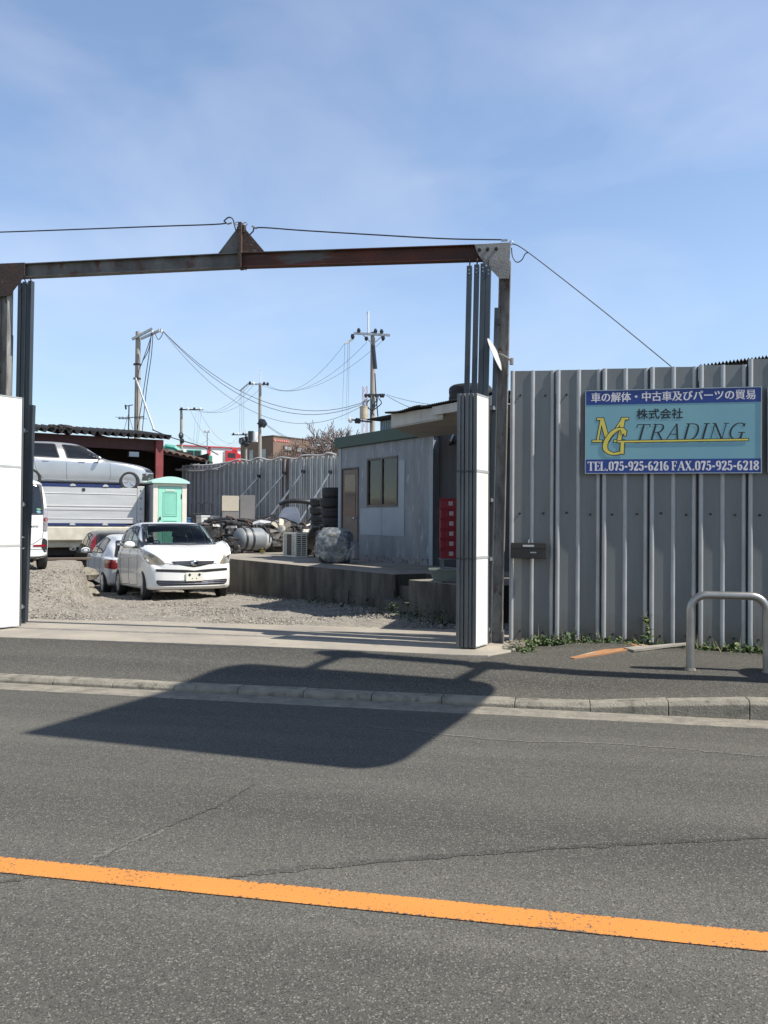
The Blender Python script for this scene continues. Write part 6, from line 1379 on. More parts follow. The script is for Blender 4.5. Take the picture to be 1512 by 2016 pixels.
tank(516, 1088, 22.9, .60, .26, face(516) + 1.2, M('pale_grey_tank', (.36, .37, .36), (.3, .31, .3), scale=3, rough=.4), 'smaller pale grey gas tank lying behind the strapped one', straps=False)
a = atd(516, 1085, 21.9); q = B(); q.cyl((0, 0, 0), (0, 0, .10), .03, n=10); q.cyl((-.06, 0, .06), (.06, 0, .06), .022, n=8); q.blob((0, 0, .13), .035, 8); o = q.obj('brass_valve', M('brass', (.55, .40, .12), rough=.35, metal=.8)); o.location = (a.x, a.y, TOP); tag(o, 'small brass valve on the dock before the pale grey tank', 'valve')
# outdoor air conditioner unit
a = onz(582, 1097, TOP); ac = T('outdoor_unit', 'cream air conditioner outdoor unit with slotted sides on the dock', 'air conditioner', (a.x, a.y, TOP), rz=YA - .05)
m_ac = M('cream_unit', (.72, .68, .56), (.62, .58, .47), scale=3, rough=.5)
AW, AD, AH = .74, .30, .575
q = B(); q.box(.012, AD - .012, .012, AW - .012, .012, AH - .012); q.obj('casing', M('dark_grille_back', (.03, .028, .026), rough=.7), ac)
q = B()
for y0_, y1_ in ((0, .012), (AW-.012, AW)): pass
q.box(-.004, AD + .004, -.004, AW + .004, AH - .03, AH + .004); q.box(-.004, AD+.004, -.004, AW+.004, 0, .035)
for (y0_, y1_) in ((-.004, .05), (.20, .225), (.50, .52), (.68, AW + .004)): q.box(-.004, .011, y0_, y1_, .0355, AH - .0305)
for k in range(9):
    z = .07 + k*.055
    for (y0_, y1_) in ((.051, .199), (.521, .679)): q.box(-.002, .010, y0_, y1_, z, z + .016)
for k in range(3): q.box(-.003, .0105, .085 + .04*k, .095 + .04*k, .036, AH - .031); q.box(-.003, .0105, .555 + .04*k, .565 + .04*k, .036, AH - .031)
for k in range(10): z = .06 + k*.05; q.box(.03, AD - .03, -.003, .010, z, z + .022)
for x0_, x1_ in ((.0111, .03), (AD - .03, AD + .004), (AD*.5 - .01, AD*.5 + .01)): q.box(x0_, x1_, -.005, .0105, .0355, AH - .0305)
q.obj('grille', m_ac, ac)
q = B(); q.box(-.008, -.001, .226, .499, .04, AH - .035); q.obj('front_panel', M('dark_panel', (.04, .036, .032)), ac)
# radiator fan on it
a = atd(554, 1042, 21.6); fo = T('cooling_fan', 'big metal cooling fan lying on the engines behind the outdoor unit', 'fan', a, rz=face(554), rx=R(-25))
q = B(); q.lathe([(.09, -.04), (.11, -.03), (.11, .03), (.05, .05)], lambda x, y, t: Vector((x, -t, y)), 20); q.obj('hub', m_cast, fo, smooth=40)
for k in range(7):
    an = 2*math.pi*k/7; q = B(); q.cbox((0, 0, .2), (.13, .012, .20), rz=.5); b_ = q.obj('blade', M('fan_metal', (.34, .31, .25), (.24, .22, .18), metal=.4, rough=.5), fo); b_.rotation_euler = (0, an, 0)
q = B(); q.lathe([(.33, -.03), (.34, -.03), (.34, .03), (.33, .03)], lambda x, y, t: Vector((x, -t + .02, y)), 28, close=True); q.bar((-.3, .05, -.36), (-.3, .05, .1), .03); q.bar((.3, .05, -.36), (.3, .05, .1), .03); q.obj('shroud', m_blackpl, fo)
# car bonnet and black bumper leaning
a = atd(566, 1042, 25.0); q = B(); n = 10; vs = []; prof2 = [(-.34, 0), (-.36, .25), (-.2, .6), (-.08, .74), (.28, .74), (.36, .5), (.36, 0)]
q.prism([(u, v) for u, v in rounded(prof2, .08)], -.015, .015, lambda u, v, t: Vector((u, t + .12*v - .1*u*u, v))); o = q.obj('car_bonnet', M('blue_grey_paint', (.34, .37, .43), (.28, .31, .37), rough=.3, coat=.5), smooth=30); o.location = (a.x, a.y, a.z); o.rotation_euler = (R(8), 0, face(566) - .2); o.location.z = TOP + .35; o.scale = (1.1, 1, 1.28)
tag(o, 'pale blue grey car bonnet standing upright behind the cooling fan', 'car panel')
a = atd(548, 1034, 24.4); q = B(); q.prism(rounded([(-.35, 0), (.3, 0), (.34, .16), (.1, .3), (-.1, .26)], .06), -.05, .05, lambda u, v, t: Vector((u, t, v))); o = q.obj('blue_panel', M('navy_panel', (.02, .04, .14), (.03, .05, .18), rough=.3)); o.location = (a.x, a.y, TOP + .42); o.rotation_euler = (0, 0, face(548)); tag(o, 'dark blue car panel leaning before the upright bonnet', 'car panel')
a = atd(583, 990, 25.2); q = B(); q.tube(curve([(-.5, -.05, -.05), (-.3, -.1, .03), (0, -.12, .06), (.35, -.1, .03), (.62, -.02, -.02), (.9, .02, .0)], 5), [.05 + .03*math.sin(math.pi*i/25) for i in range(26)], 8)
for x in (-.36, .34): q.cyl((x, -.06, -1.2), (x, -.08, -.02), .025, n=8)
o = q.obj('black_bumper', m_blackpl, smooth=60); o.location = a; o.rotation_euler = (0, 0, face(583)); tag(o, 'black car bumper held up on two stands above the upright bonnet', 'bumper')
# lying tyres, tyre stacks
a = atd(606, 1055, 22.6)
for k, lab_ in enumerate(('lower of two tyres lying flat before the tyre stacks', 'upper of two tyres lying flat before the tyre stacks')):
    tyre(lab_, (a.x + .03*k, a.y, TOP + .17 + .185*k), .31, .18, rx=R(6*k), group=None)
q = B(); q.box(-.25, .25, -.25, .25, 0, .165); o = q.obj('wooden_block', m_dark); o.location = (a.x, a.y, TOP); tag(o, 'dark low block under the two tyres lying flat', 'block')
ORD7 = ['at the bottom', 'second from the bottom', 'third from the bottom', 'in the middle', 'third from the top', 'second from the top', 'on top']
def tstack(px, D, n, R0, w, labs):
    a = atd(px, 1050, D); z = TOP + .002
    for k in range(n):
        tyre(labs[0] % (labs[1][k]), (a.x + rnd.uniform(-.03, .03), a.y + rnd.uniform(-.03, .03), z), R0, w, rz=rnd.uniform(0, 3), group='tyre stack %s the cabin' % ('touching' if px > 640 else 'left of')); z += w + .002
tstack(656, 19.7, 7, .29, .235, ('dark tyre %s of the taller stack beside the cabin office', ORD7))
tstack(633, 21.2, 7, .30, .205, ('dark tyre %s of the lower stack left of the taller one', ORD7))
# plastic sheet scrap beside the stack and leaning ramps
a = atd(625, 1010, 23.0); wrap_o = T('torn_wrapping', 'torn pale wrapping standing beside the tyre stack', 'wrapping', (a.x, a.y, TOP)); wrap(wrap_o, (0, 0, .72), (.10, .09, .60), 20, .35, M('pale_film', (.62, .55, .50), (.5, .42, .36), scale=8, rough=.5), 'film')
def ramp(px0, py0, px1, py1, w, mat, label, D=19.3):
    p0 = onz(px0, py0, TOP); p1 = atd(px1, py1, D); d = p1 - p0; q = B(); L = d.length; q.box(0, L, -w/2, w/2, -.015, .015)
    for s in (-1, 1): q.box(0, L, s*w/2 - .02, s*w/2 + .02, -.03, .05)
    o = q.obj('loading_ramp', mat); o.location = p0 + Vector((0, 0, .035)); o.rotation_euler = d.to_track_quat('X', 'Z').to_euler(); tag(o, label, 'ramp'); return o
ramp(600, 1093, 626, 1040, .26, m_cast, 'ribbed metal loading ramp leaning right of the outdoor unit')
ramp(621, 1097, 634, 1042, .05, m_iron, 'narrow dark bar leaning beside the metal loading ramp', 18.8)
# boxes of scrap behind the ramps, dark
a = atd(612, 1070, 21.0); engine((a.x, a.y, TOP), .4, 1.0, 'oily dark scrap engine between the outdoor unit and the wrapped bundle', 77)

# ================================================================== shed at the back left
m_redst = M('dark_red_steel', (.085, .025, .022), (.06, .02, .018), scale=3, rough=.7, stretch=(1, 1, .6), c3=(.05, .02, .018), s3=4, lo3=.58, hi3=.7); m_roofb = M('brown_corrugated', (.15, .09, .06), (.09, .055, .04), scale=3, rough=.7, stretch=(1, .3, 1))
SB = 31.8
shd = T('open_shed', 'open shed with dark red beam, red post and black corrugated roof behind the silver car', 'shed', lb(0, 0), rz=LBA)
ez = lambda px, py, bb: atd(px, py, bb/(.883 + .469*(756-px)/1631)).z
zl, zr_ = ez(60, 846, SB), ez(325, 862, SB); l0, l1 = 2.55, 7.55
def corr(q, l0, l1, b0, b1, z00, z01, rise, pitch, amp, th=.012):
    n = int((l1-l0)/pitch*8); vs = []
    for i in range(n+1):
        l = l0 + (l1-l0)*i/n; zz = z00 + (z01-z00)*(i/n) + amp*math.sin(2*math.pi*i/8)
        vs += [(l, b0, zz), (l, b1, zz + rise), (l, b0, zz - th), (l, b1, zz + rise - th)]
    q.add(vs, [f_ for i in range(n) for f_ in ((i*4, i*4+4, i*4+5, i*4+1), (i*4+2, i*4+3, i*4+7, i*4+6), (i*4, i*4+2, i*4+6, i*4+4))])
q = B(); dz = (zr_-zl)/(l1-l0); corr(q, l0 - 4.5, l1, SB - .55, SB + 5, zl - 4.5*dz, zr_, .7, .27, .085, .03); q.obj('roof', m_dark, shd, smooth=50)
q = B(); zc = lambda l: zl + (l-l0)*dz - .10
q.prism([(l0-4.4, zc(l0-4.4)-.40), (l1-.2, zc(l1-.2)-.42), (l1-.2, zc(l1-.2)), (l0-4.4, zc(l0-4.4))], SB - .10, SB + .05, lambda u, v, t: Vector((u, t, v))); q.obj('beam', m_redst, shd)
q = B(); q.box(l1 - .52, l1 - .24, SB - .26, SB - .101, -.2, zc(l1-.3) - .01); q.obj('post', M('red_post', (.26, .045, .045), (.17, .035, .035), scale=3, rough=.6), shd)
q = B(); q.box(l0 - 4.4, l1 - .2, SB + 4.4, SB + 4.5, -.9, zc(l0) + .3); q.box(l0 - 4.5, l0-4.4, SB, SB + 4.5, -.9, zc(l0) + .3); q.obj('wall', m_dark, shd)
q = B(); q.box(6.1, 6.45, SB - .05, SB + .2, zl - .8, zl - .62); q.obj('lamp', m_galv, shd)
a = atd(110, 848, SB/(.883+.469*(646)/1631)); 
q = B()
for _ in range(10): q.blob((rnd.uniform(-.5, .35), rnd.uniform(-.1, .3), rnd.uniform(-.05, .12)), (rnd.uniform(.12, .3), .2, rnd.uniform(.06, .16)), 8, jit=.3)
o = q.obj('roof_junk', m_dark); o.location = a + Vector((0, .2, .05)); tag(o, 'dark heap of junk lying on the black corrugated shed roof', 'junk heap')
ln = T('lean_to', 'brown corrugated lean-to roof sloping down right of the red shed post', 'shed', lb(0, 0), rz=LBA)
zA, zB = ez(285, 884, SB), ez(372, 907, SB + .3)
q = B(); corr(q, 5.2, 9.2, SB - .1, SB + 4.0, zA + .35, zB, .55, .26, .035, .02); q.obj('roof', m_roofb, ln, smooth=50)
q = B(); q.box(5.6, 9.3, SB + 3.4, SB + 3.5, -.9, zB + .6); q.box(9.1, 9.15, SB, SB + 3.4, -.9, zB + .3); q.obj('wall', m_dark, ln)
q = B(); q.cyl((9.0, SB + .05, .0), (9.05, SB + .05, zB), .05, n=8); q.obj('post', m_galv, ln)
q = B(); q.bar((5.6, SB - .0, zA + .12), (9.3, SB + .05, zB - .06), .07); q.obj('eave_beam', m_redst, ln)

# ================================================================== beyond the yard
q = B(); q.box(-140, 120, 66, 420, -.8, 5.35); tag(q.obj('embankment', M('embankment_soil', (.17, .16, .11), (.11, .12, .07), scale=.2, rough=.95)), kind='structure')
EZ = 5.35
def base(px, D, z): p = atd(px, 1000, D); return Vector((p.x, p.y, z))
def wat(px, py, D): return atd(px, py, D)
# long white warehouse with red edge
a, c = base(352, 150, EZ), base(532, 158, EZ); d = c - a; wh = T('warehouse', 'long low white warehouse with a red roof edge far behind the yard fence', 'warehouse', a, rz=math.atan2(d.y, d.x)); Lw = d.length
hz = wat(440, 882, 154).z - EZ
q = B(); q.box(0, Lw, 0, 30, 0, hz); q.obj('wall', M('warehouse_white', (.72, .72, .72), (.66, .66, .66), scale=.2), wh); m_rr = M('red_edge', (.55, .05, .06), rough=.5)
q = B(); q.box(-.3, Lw + .3, -.3, 30.3, hz + .01, hz + .2); q.obj('roof_edge', m_rr, wh)
q = B()
for k in range(3): q.box(-.01 + Lw*(.3 + .25*k), Lw*(.3 + .25*k) + .5, -.12, -.02, 0, hz)
q.obj('stripe', m_rr, wh)
# brown office building
a, c = base(537, 118, EZ), base(612, 124, EZ); d = c - a; L_ = d.length; bb_ = T('office_building', 'small brown office building with a red sign far behind the yard fence', 'building', a, rz=math.atan2(d.y, d.x))
hb = wat(560, 862, 120).z - EZ; q = B(); q.box(0, L_, 0, 7, 0, hb); q.obj('wall', M('brown_tile', (.20, .13, .095), (.17, .11, .08), scale=.6, rough=.7), bb_)
q = B(); q.box(-.08, L_+.08, -.08, 7.1, hb + .01, hb + .18); q.obj('parapet', M('brown_tile_dark', (.11, .07, .05)), bb_)
m_bt = M('brown_tile_dark', (0, 0, 0))
for px0, px1 in ((556, 572), (581, 598)):
    x0, x1 = (px0-537)/75*L_, (px1-537)/75*L_; z0, z1 = wat(560, 887, 119).z - EZ, wat(560, 876, 119).z - EZ
    q = B(); q.box(x0, x1, -.14, -.02, z0, z1); w_ = q.obj('window', m_bt, bb_)
    q = B(); q.box(x0 + .16, (x0+x1)/2 - .05, -.18, -.141, z0 + .16, z1 - .16); q.box((x0+x1)/2 + .05, x1 - .16, -.18, -.141, z0 + .16, z1 - .16); q.obj('pane', M('far_pane', (.45, .47, .48), (.25, .27, .3), scale=1.2, rough=.3), w_)
q = B(); x0, x1 = 2.0/75*L_, 33/75*L_; z0, z1 = wat(560, 870, 119).z - EZ, wat(560, 865, 119).z - EZ
for k in range(6): q.box(x0 + .5 + k*.42, x0 + .82 + k*.42, -.08, -.02, z0 + .06, z1 - .06)
q.cbox((x0 + .1, -.05, (z0+z1)/2), (.36, .06, .36), ry=R(45)); q.obj('sign_lettering', M('pale_red_letter', (.62, .22, .2), rough=.5), bb_)
q = B(); q.box(-.05, -.01, 1.5, 2.3, hb*.55, hb*.8); q.box(-.05, -.01, 4.2, 5.0, hb*.55, hb*.8); q.obj('window', M('far_pane', (0, 0, 0)), bb_)
# red lorry cab, green digger
m_lr = M('lorry_red', (.56, .02, .03), (.48, .015, .025), scale=1, rough=.35, coat=.4)
a = base(457, 82, EZ); lc = T('lorry', 'bright red lorry cab showing above the yard fence', 'lorry', a, rz=face(457) + R(8)); zt = wat(457, 884, 82).z - EZ
q = B(); q.prism([(-.85, .5), (.75, .5), (.82, 1.2), (.62, zt - .55), (.35, zt - .45), (.32, zt - .06), (-.15, zt), (-.22, zt - .28), (-.85, zt - .22)], -1.1, 1.1, lambda u, v, t: Vector((u, t, v))); q.obj('cab', m_lr, lc, bevel=.06)
q = B(); q.box(-.62, .12, -1.115, -1.101, zt - .95, zt - .5); q.obj('side_window', m_dglass, lc)
q = B(); q.box(-5.0, -.9, -1.0, 1.0, .5, 1.0); q.obj('chassis', m_dark, lc)
for x in (.2, -3.5):
    q = B(); tyre_mesh(q, lambda xx, y, t: Vector((x + xx, t - .95, y + .5)), .5, .28, 18); q.obj('wheel', m_black, lc)
m_dg = M('digger_green', (.06, .36, .28), (.05, .28, .22), scale=2, rough=.5)
a = base(385, 84, EZ); dg_ = T('excavator', 'turquoise green excavator with a glazed cab showing above the lean-to roof', 'excavator', a, rz=face(385)); zt = wat(385, 887, 84).z - EZ
q = B(); q.box(-1.9, 1.5, -1, 1, .2, .8); q.obj('track', m_dark, dg_, bevel=.2)
q = B(); q.box(-.2, 1.6, -1.1, 1.1, .81, zt - .55); q.box(-2.4, -.21, -1, 1, .81, zt - .75); q.obj('house', m_dg, dg_, bevel=.06)
q = B(); q.box(-.95, .55, -1.12, .1, .9, zt); cb = q.obj('cab', m_dg, dg_, bevel=.08); q = B(); q.box(-.8, -.25, -1.135, -1.121, zt - .7, zt - .12); q.box(-.15, .42, -1.135, -1.121, zt - .7, zt - .12); q.obj('pane', m_dglass, cb)
q = B(); P = [(-1.2, zt - .4), (-2.1, zt + .2), (-2.9, zt + .35), (-3.4, zt - .1)]
q.tube([Vector((u, -.2, v)) for u, v in P], [.28, .30, .26, .16], 6); q.obj('boom', m_dg, dg_)
q = B(); q.cbox((-1.6, -.9, zt - .35), (.7, .5, .5)); q.obj('engine_cover', m_redst, dg_)

# ---- utility poles
m_pole = M('concrete_pole', (.36, .33, .29), (.27, .25, .22), scale=3, rough=.85, stretch=(1, 1, .3), c3=(.17, .14, .12), s3=3, lo3=.6, hi3=.75); m_wht = M('pale_rod', (.72, .74, .75), rough=.4); m_ins = M('dark_insulator', (.02, .022, .03), rough=.3)
def pole(label, px, ptop, D, zb, pbot=None, r0=.17, r1=.13):
    top = wat(px, ptop, D); bx = base(pbot or px, D, zb); o = T('utility_pole', label, 'utility pole', bx); return o, bx, top - bx
# left pole with its double arm
pA, bA, tA = pole('leaning concrete utility pole with a slanted double arm behind the corrugated shed', 272, 653, 44, 0, 268)
q = B(); q.tube([(0, 0, 0), tA], [.19, .13], 16); q.obj('shaft', m_pole, pA, smooth=60)
L_A = lambda px, py, D=44: wat(px, py, D) - bA
for (a, c) in (((260, 668), (300, 647)), ((277, 667), (318, 649))):
    q = B(); q.bar(L_A(*a, 43.8), L_A(*c, 43.8), .12, .12); q.obj('crossarm', m_galv, pA)
for x, y in ((300, 653), (314, 650), (318, 652)):
    q = B(); q.cyl(L_A(x, y - 3, 43.8), L_A(x, y + 3, 43.8), .07, n=8); q.obj('insulator', m_wht, pA)
for y in (716, 744):
    q = B(); q.cyl(L_A(270, y), L_A(270, y + 3), .20, n=12); q.obj('band', m_blackpl, pA)
q = B(); q.bar(L_A(267, 744, 43.6), L_A(303, 846, 43.2), .07); q.obj('brace', m_wht, pA)
for i, pts in enumerate((((300, 655), (288, 690), (279, 716), (272, 740), (270, 846)), ((298, 660), (292, 690), (280, 712)), ((301, 657), (298, 700), (288, 770), (280, 850)), ((298, 655), (293, 700), (278, 800), (268, 862)), ((304, 652), (311, 668), (318, 662), (321, 652)))):
    q = B(); q.tube(curve([L_A(x, y, 43.6) for x, y in pts], 5), .022, 5); q.obj('drop_wire', m_wire, pA)
# right pole with transformer
pB, bB, tB = pole('tall concrete utility pole with a transformer rising behind the cabin office roof', 734, 654, 48, 0, 733)
L_B = lambda px, py, D=48: wat(px, py, D) - bB
q = B(); q.tube([(0, 0, 0), tB], [.20, .13], 16); q.obj('shaft', m_pole, pB, smooth=60)
q = B(); q.cyl(L_B(725, 656), L_B(725, 613), .055, n=8); q.bar(L_B(725, 613), L_B(718, 621), .03); q.obj('rod', m_wht, pB)
q = B(); q.bar(L_B(696, 656, 47.8), L_B(768, 660, 47.8), .11, .13); q.bar(L_B(712, 657, 47.8), L_B(732, 676, 47.8), .05); q.bar(L_B(754, 660, 47.8), L_B(736, 676, 47.8), .05); q.obj('crossarm', m_galv, pB)
for x, y0, y1 in ((706, 655, 646), (739, 656, 647), (751, 657, 648), (754, 662, 671), (721, 663, 671), (694, 658, 669)):
    q = B(); q.tube([L_B(x, y0, 47.8), L_B(x + .3, (y0+y1)/2, 47.8), L_B(x, y1, 47.8)], [.09, .12, .05], 8); q.obj('insulator', m_ins, pB)
q = B(); q.bar(L_B(695, 668, 47.8), L_B(679, 676, 47.8), .10); q.obj('line_clamp', m_wht, pB)
q = B(); q.tube([L_B(734, 680, 47.6), L_B(738.5, 726, 47.6)], .13, 10); q.tube([L_B(738, 735, 47.6), L_B(740, 775, 47.6), L_B(744, 820, 47.6)], .035, 6); q.obj('cable_sleeve', m_ins, pB)
q = B(); q.bar(L_B(717, 778, 47.8), L_B(758, 777, 47.8), .10); q.obj('crossarm', m_iron, pB)
for x in (720, 727, 741, 750, 754): q = B(); q.blob(L_B(x, 779, 47.7), (.10, .1, .13), 8); q.obj('insulator', m_ins, pB)
q = B(); q.cyl(L_B(716.5, 825, 47.5), L_B(716.5, 802, 47.5), .24, n=18); q.lathe([(.25, 0), (.25, .05)], lambda x, y, t: L_B(716.5, 802, 47.5) + Vector((x, y, t)), 18); q.obj('transformer', M('cream_transformer', (.50, .44, .33), (.40, .35, .26), scale=3, rough=.5), pB)
q = B(); q.bar(L_B(688, 826, 47.8), L_B(733, 831, 47.8), .09); q.obj('crossarm', m_iron, pB)
for x in (690, 702, 706): q = B(); q.blob(L_B(x, 827 + (x-690)*.1, 47.6), (.14, .12, .17), 8, jit=.2); q.obj('insulator', m_ins if x > 695 else m_wht, pB)
for i in range(9):
    x = rnd.uniform(722, 748); y = rnd.uniform(778, 800); q = B(); q.tube(curve([L_B(x, y, 47.5), L_B(x + rnd.uniform(-8, 8), y + 10, 47.4), L_B(733 + rnd.uniform(-4, 4), y + 22, 47.5)], 5), .03, 5); q.obj('jumper_wire', m_wire, pB)
for y in (715, 750, 785, 700): q = B(); q.cyl(L_B(729, y), L_B(738.5, y), .016, n=6); q.obj('climbing_step', m_galv, pB)
# middle pole
pC, bC, tC = pole('slim concrete utility pole with a white topped rod left of the brown building', 512, 754, 76, EZ, 511)
L_C = lambda px, py, D=76: wat(px, py, D) - bC
q = B(); q.tube([(0, 0, 0), tC], [.19, .13], 12); q.obj('shaft', m_pole, pC, smooth=60)
q = B(); q.cyl(L_C(513, 756), L_C(513, 731), .05, n=6); q.bar(L_C(510, 729), L_C(516, 729), .05); q.obj('rod', m_wht, pC)
q = B(); q.bar(L_C(487, 756, 75.8), L_C(529, 757, 75.8), .12); q.bar(L_C(487, 757, 75.8), L_C(473, 769, 75.8), .12); q.obj('crossarm', m_galv, pC)
for x, y in ((492, 754), (499, 755), (520, 755), (527, 756)): q = B(); q.blob(L_C(x, y, 75.7), (.13, .13, .17), 8); q.obj('insulator', m_ins if x != 499 else m_wht, pC)
for c_, m_ in (((494, 856), m_ins), ((502, 858), m_wht)): q = B(); q.cyl(L_C(c_[0], c_[1] + 12, 75.5), L_C(c_[0], c_[1] - 7, 75.5), .27, n=14); q.obj('transformer', m_, pC)
for c_ in ((514, 833), (520, 834)): q = B(); q.blob(L_C(*c_, 75.6), (.3, .25, .42), 8, jit=.3); q.obj('cable_coil', m_ins, pC)
q = B(); q.bar(L_C(506, 834, 75.7), L_C(524, 834, 75.7), .1); q.obj('crossarm', m_iron, pC)
# small poles
def small_pole(label, px, ptop, D, arm, x0, x1, rod=12):
    o, b_, t_ = pole(label, px, ptop, D, EZ); Lx = lambda a, c, DD=D: wat(a, c, DD) - b_
    q = B(); q.tube([(0, 0, 0), t_], [.2, .15], 10); q.obj('shaft', m_pole, o)
    q = B(); q.cyl(t_, t_ + Vector((0, 0, rod*D/F)), .05, n=6); q.obj('rod', m_wht, o)
    q = B(); q.bar(Lx(x0, arm, D-.2), Lx(x1, arm, D-.2), .13); q.obj('crossarm', m_iron, o)
    for k in range(4): q = B(); q.blob(Lx(x0 + (x1-x0)*(.1+.27*k), arm - 1.5, D-.3), (.15, .15, .2), 8); q.obj('insulator', (m_ins, m_wht)[k % 2], o)
    return o, Lx
oD, L_D = small_pole('thin distant utility pole left of the street lamp above the lean-to roof', 357, 803, 96, 806.5, 353, 399)
q = B(); q.blob(L_D(356, 858, 95.6), (.3, .28, .4), 10, jit=.2); q.blob(L_D(358, 868, 95.6), (.28, .25, .3), 10, jit=.2); q.obj('cable_coil', m_ins, oD)
oE, L_E = small_pole('short distant utility pole with dark gear left of the slim concrete pole', 484, 853, 112, 856, 456, 492, 10)
for c_ in ((480, 868), (485, 874), (476, 869), (489, 866)): q = B(); q.blob(L_E(*c_, 111.6), (.42, .4, .5), 8, jit=.35); q.obj('insulator', m_ins, oE)
o, b_, t_ = pole('slender floodlight mast above the white warehouse', 408, 852, 118, EZ)
q = B(); q.tube([(0, 0, 0), t_], [.1, .07], 8); q.obj('shaft', m_galv, o)
for s in (-1, 1): q = B(); q.cbox(t_ + Vector((s*.28, 0, .15)), (.42, .3, .28)); q.obj('lamp_head', m_wht, o)
o['category'] = 'light mast'; o.name = 'floodlight_mast'
# antenna on the shed
a = lb(5.6, SB + 2.0, zl + .2); a = atd(252, 850, 33.5); an_ = T('roof_antenna', 'skeletal television antenna standing on the shed roof beside the leaning pole', 'antenna', a); L_T = lambda px, py: atd(px, py, 33.5) - a
q = B(); q.cyl(L_T(252, 900), L_T(254, 798), .025, n=6); q.obj('mast', m_iron, an_)
q = B(); q.bar(L_T(233, 824), L_T(284, 820), .03); q.bar(L_T(246, 800), L_T(262, 797), .03); q.bar(L_T(247, 797), L_T(248, 806), .05); q.obj('boom', m_iron, an_)
for x in (236, 242, 248, 268, 276, 282): q = B(); q.bar(L_T(x, 823) + Vector((0, -.35, 0)), L_T(x, 823) + Vector((0, .35, 0)), .014); q.bar(L_T(x, 820), L_T(x, 826), .014); q.obj('element', m_iron, an_)
for p in ((244, 848), (262, 846)): q = B(); q.cyl(L_T(253, 815), L_T(*p), .01, n=5); q.obj('stay', m_iron, an_)
# ---- overhead wires
def span(p0, D0, p1, D1, sag, r, label, group):
    q = B(); q.tube(sagline(wat(*p0, D0), wat(*p1, D1), sag), r*.52, 5); tag(q.obj('overhead_wire', m_wfar if r < .03 else m_wire), label, 'wire', group)
g1 = ('black overhead cable drooping from the leaning pole to the transformer pole', 'cables drooping from the leaning pole')
span((320, 651), 43.8, (728, 787), 47.8, 2.05, .032, *g1); span((321, 652), 43.8, (727, 789), 47.8, 2.25, .032, *g1); span((321, 653), 43.8, (724, 792), 47.8, 2.75, .028, *g1)
g2 = ('thin overhead wire rising from the slim pole to the top of the transformer pole', 'wires between the slim pole and the transformer pole')
for a, c in (((680, 675), (527, 756)), ((722, 674), (520, 757)), ((752, 672), (516, 758))): span(a, 47.8, c, 75.8, 1.5, .020, *g2)
g3 = ('thin distant overhead wire between the slim pole and the pole by the street lamp', 'wires between the slim pole and the distant pole')
for a, c in (((492, 757), (380, 806)), ((500, 757), (390, 807)), ((520, 757), (399, 807))): span(a, 75.8, c, 96, 1.2, .024, *g3)
g4 = ('thin wire running away from the transformer pole, hanging almost straight down in the view', 'wires running away from the transformer pole')
for a, c in (((679, 676), (673, 828)), ((685, 674), (681, 828)), ((688, 674), (685, 828))): span(a, 47.8, c, 118, .3, .02, *g4)
g5 = ('thin wire running away from the slim pole, hanging almost straight down in the view', 'wires running away from the slim pole')
for a, c in (((473, 769), (471, 857)), ((476, 768), (476, 857)), ((480, 766), (480, 857))): span(a, 75.8, c, 112, .3, .024, *g5)
g6 = ('black overhead cable slanting down right from the transformer pole over the cabin roof', 'cables right of the transformer pole')
span((760, 778), 47.6, (905, 828), 30, .2, .028, *g6); span((762, 777), 47.6, (960, 802), 30, .2, .022, *g6)
g7 = ('slack overhead cable running from the slim pole down towards the brown building', 'cables by the brown building')
span((520, 834), 75.6, (640, 880), 62, .5, .035, *g7); span((522, 833), 75.6, (660, 872), 62, .7, .03, *g7)
g8 = ('faint slack wire strung low across the sky between the distant poles', 'faint wires between the distant poles')
for a, c, s in (((392, 808), (484, 858), 2.2), ((375, 808), (470, 858), 2.6), ((356, 850), (480, 868), 1.4), ((408, 866), (366, 880), .4), ((492, 866), (370, 862), 1.8)): span(a, 96, c, 111, s, .026, *g8)
g9 = ('thin wire hanging from the arm of the distant pole towards the lean-to roof', 'wires below the distant pole')
for a, c in (((385, 812), (381, 870)), ((391, 812), (386, 874)), ((396, 812), (388, 878))): span(a, 95.5, c, 60, .2, .02, *g9)
a_ = [atd(300, 846, 32), atd(340, 862, 33), atd(400, 880, 33), atd(430, 896, 33)]
wire('cable', curve(a_, 6), .02, 'black cable hanging from the shed roof corner across the lean-to')

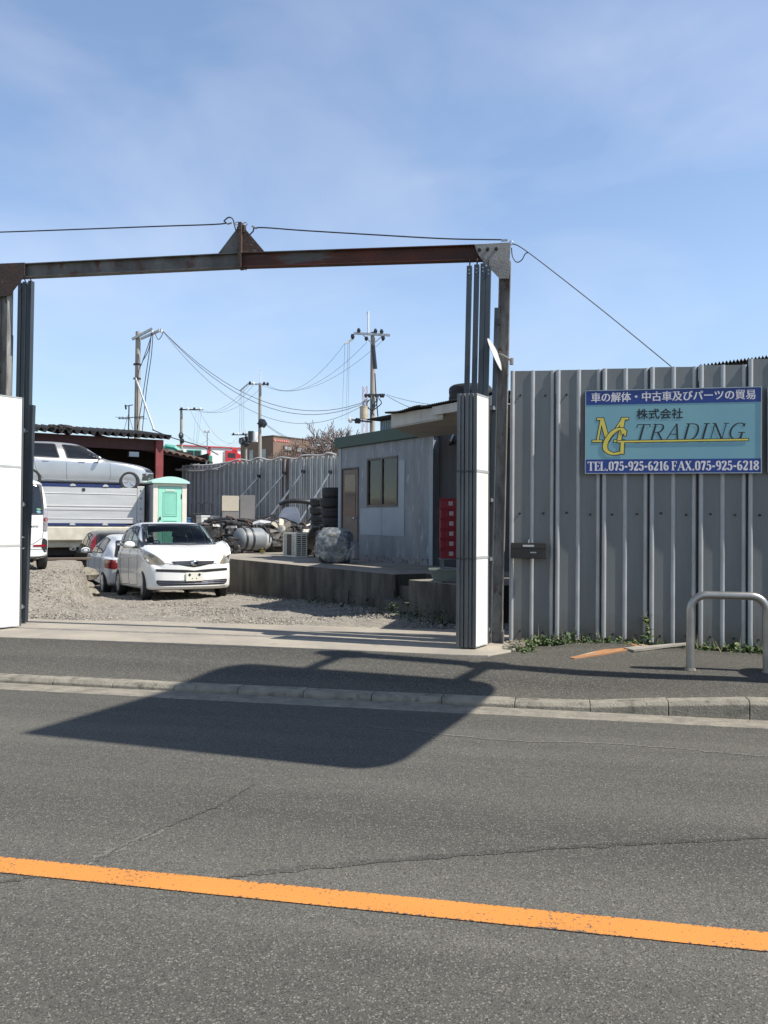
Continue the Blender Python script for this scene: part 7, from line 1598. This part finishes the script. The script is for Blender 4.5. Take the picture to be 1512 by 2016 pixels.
# ---- bare trees
m_brk = M('grey_brown_bark', (.20, .15, .13), (.14, .105, .09), scale=5, rough=.9)
def bare_tree(label, base_p, height, spread, seed, levels=6, name='bare_tree', r0=.2, mat=None):
    r_ = random.Random(seed); o = T(name, label, 'tree', base_p); tq, cq = B(), B()
    def grow(p, d, L, r, lv):
        n = 3; pts = [p]
        for k in range(n):
            d = (d + Vector((r_.gauss(0, .13), r_.gauss(0, .13), r_.gauss(0.03, .08)))).normalized(); pts.append(pts[-1] + d*L/n)
        rs = [max(.017, r*(1 - .35*k/n)) for k in range(n+1)]
        (tq if lv <= 1 else cq).tube(pts, rs, 8 if lv <= 1 else (5 if lv < 4 else 3), cap=False)
        if lv >= levels: return
        for k in range((6, 3, 4, 4, 3, 3, 3)[lv]):
            a = r_.uniform(0, 6.28); s = r_.uniform(.35, .85)*spread; ax = d.orthogonal().normalized(); ax.rotate(Matrix.Rotation(a, 3, d))
            nd = (d*math.cos(s) + ax*math.sin(s)).normalized(); nd.z = nd.z*.8 + .12
            grow(pts[r_.choice((2, 3, 3))], nd.normalized(), L*r_.uniform(.62, .82), rs[-1]*.66, lv+1)
    grow(Vector((0, 0, 0)), Vector((0, 0, 1)), height*.30, r0, 0)
    tq.obj('trunk', mat or m_brk, o); cq.obj('crown', mat or m_brk, o, fix=False); return o
p = base(672, 54, 0); bare_tree('large bare grey brown tree behind the cabin office', p, 8.3, 1.05, 5, levels=6, r0=.2)
p = base(702, 60, 0); bare_tree('second bare tree standing behind the transformer pole', p, 8.2, .95, 9, levels=5, r0=.2)
p = base(340, 58, 0); bare_tree('thin bare tree showing above the brown lean-to roof', p, 8.6, .7, 12, levels=3, r0=.12)
p = base(324, 45, 0); bare_tree('sparse bare sapling right behind the shed roof corner', p, 7.0, .5, 15, levels=2, r0=.08)
p = base(372, 66, 0); bare_tree('reddish bare tree beside the turquoise excavator', p, 8.4, .8, 21, levels=3, r0=.12, mat=M('reddish_twig', (.26, .12, .08), (.18, .09, .07), rough=.9))
# red lattice mast far off behind the transformer
p = base(717, 200, EZ); t_ = wat(717, 760, 200) - p; o = T('lattice_mast', 'far red and white lattice mast behind the transformer', 'mast', p); q = B()
for s in ((-.5, -.5), (.5, -.5), (.5, .5), (-.5, .5)): q.bar((s[0]*1.4, s[1]*1.4, 0), (s[0], s[1], t_.z), .10)
n = 14
for k in range(n): z = t_.z*k/n; q.bar((-.6, -.55, z), (.6, -.55, z + t_.z/n), .07); q.bar((.6, -.55, z), (-.6, -.55, z + t_.z/n), .07)
q.obj('lattice', M('faded_red', (.62, .40, .42), rough=.6), o)
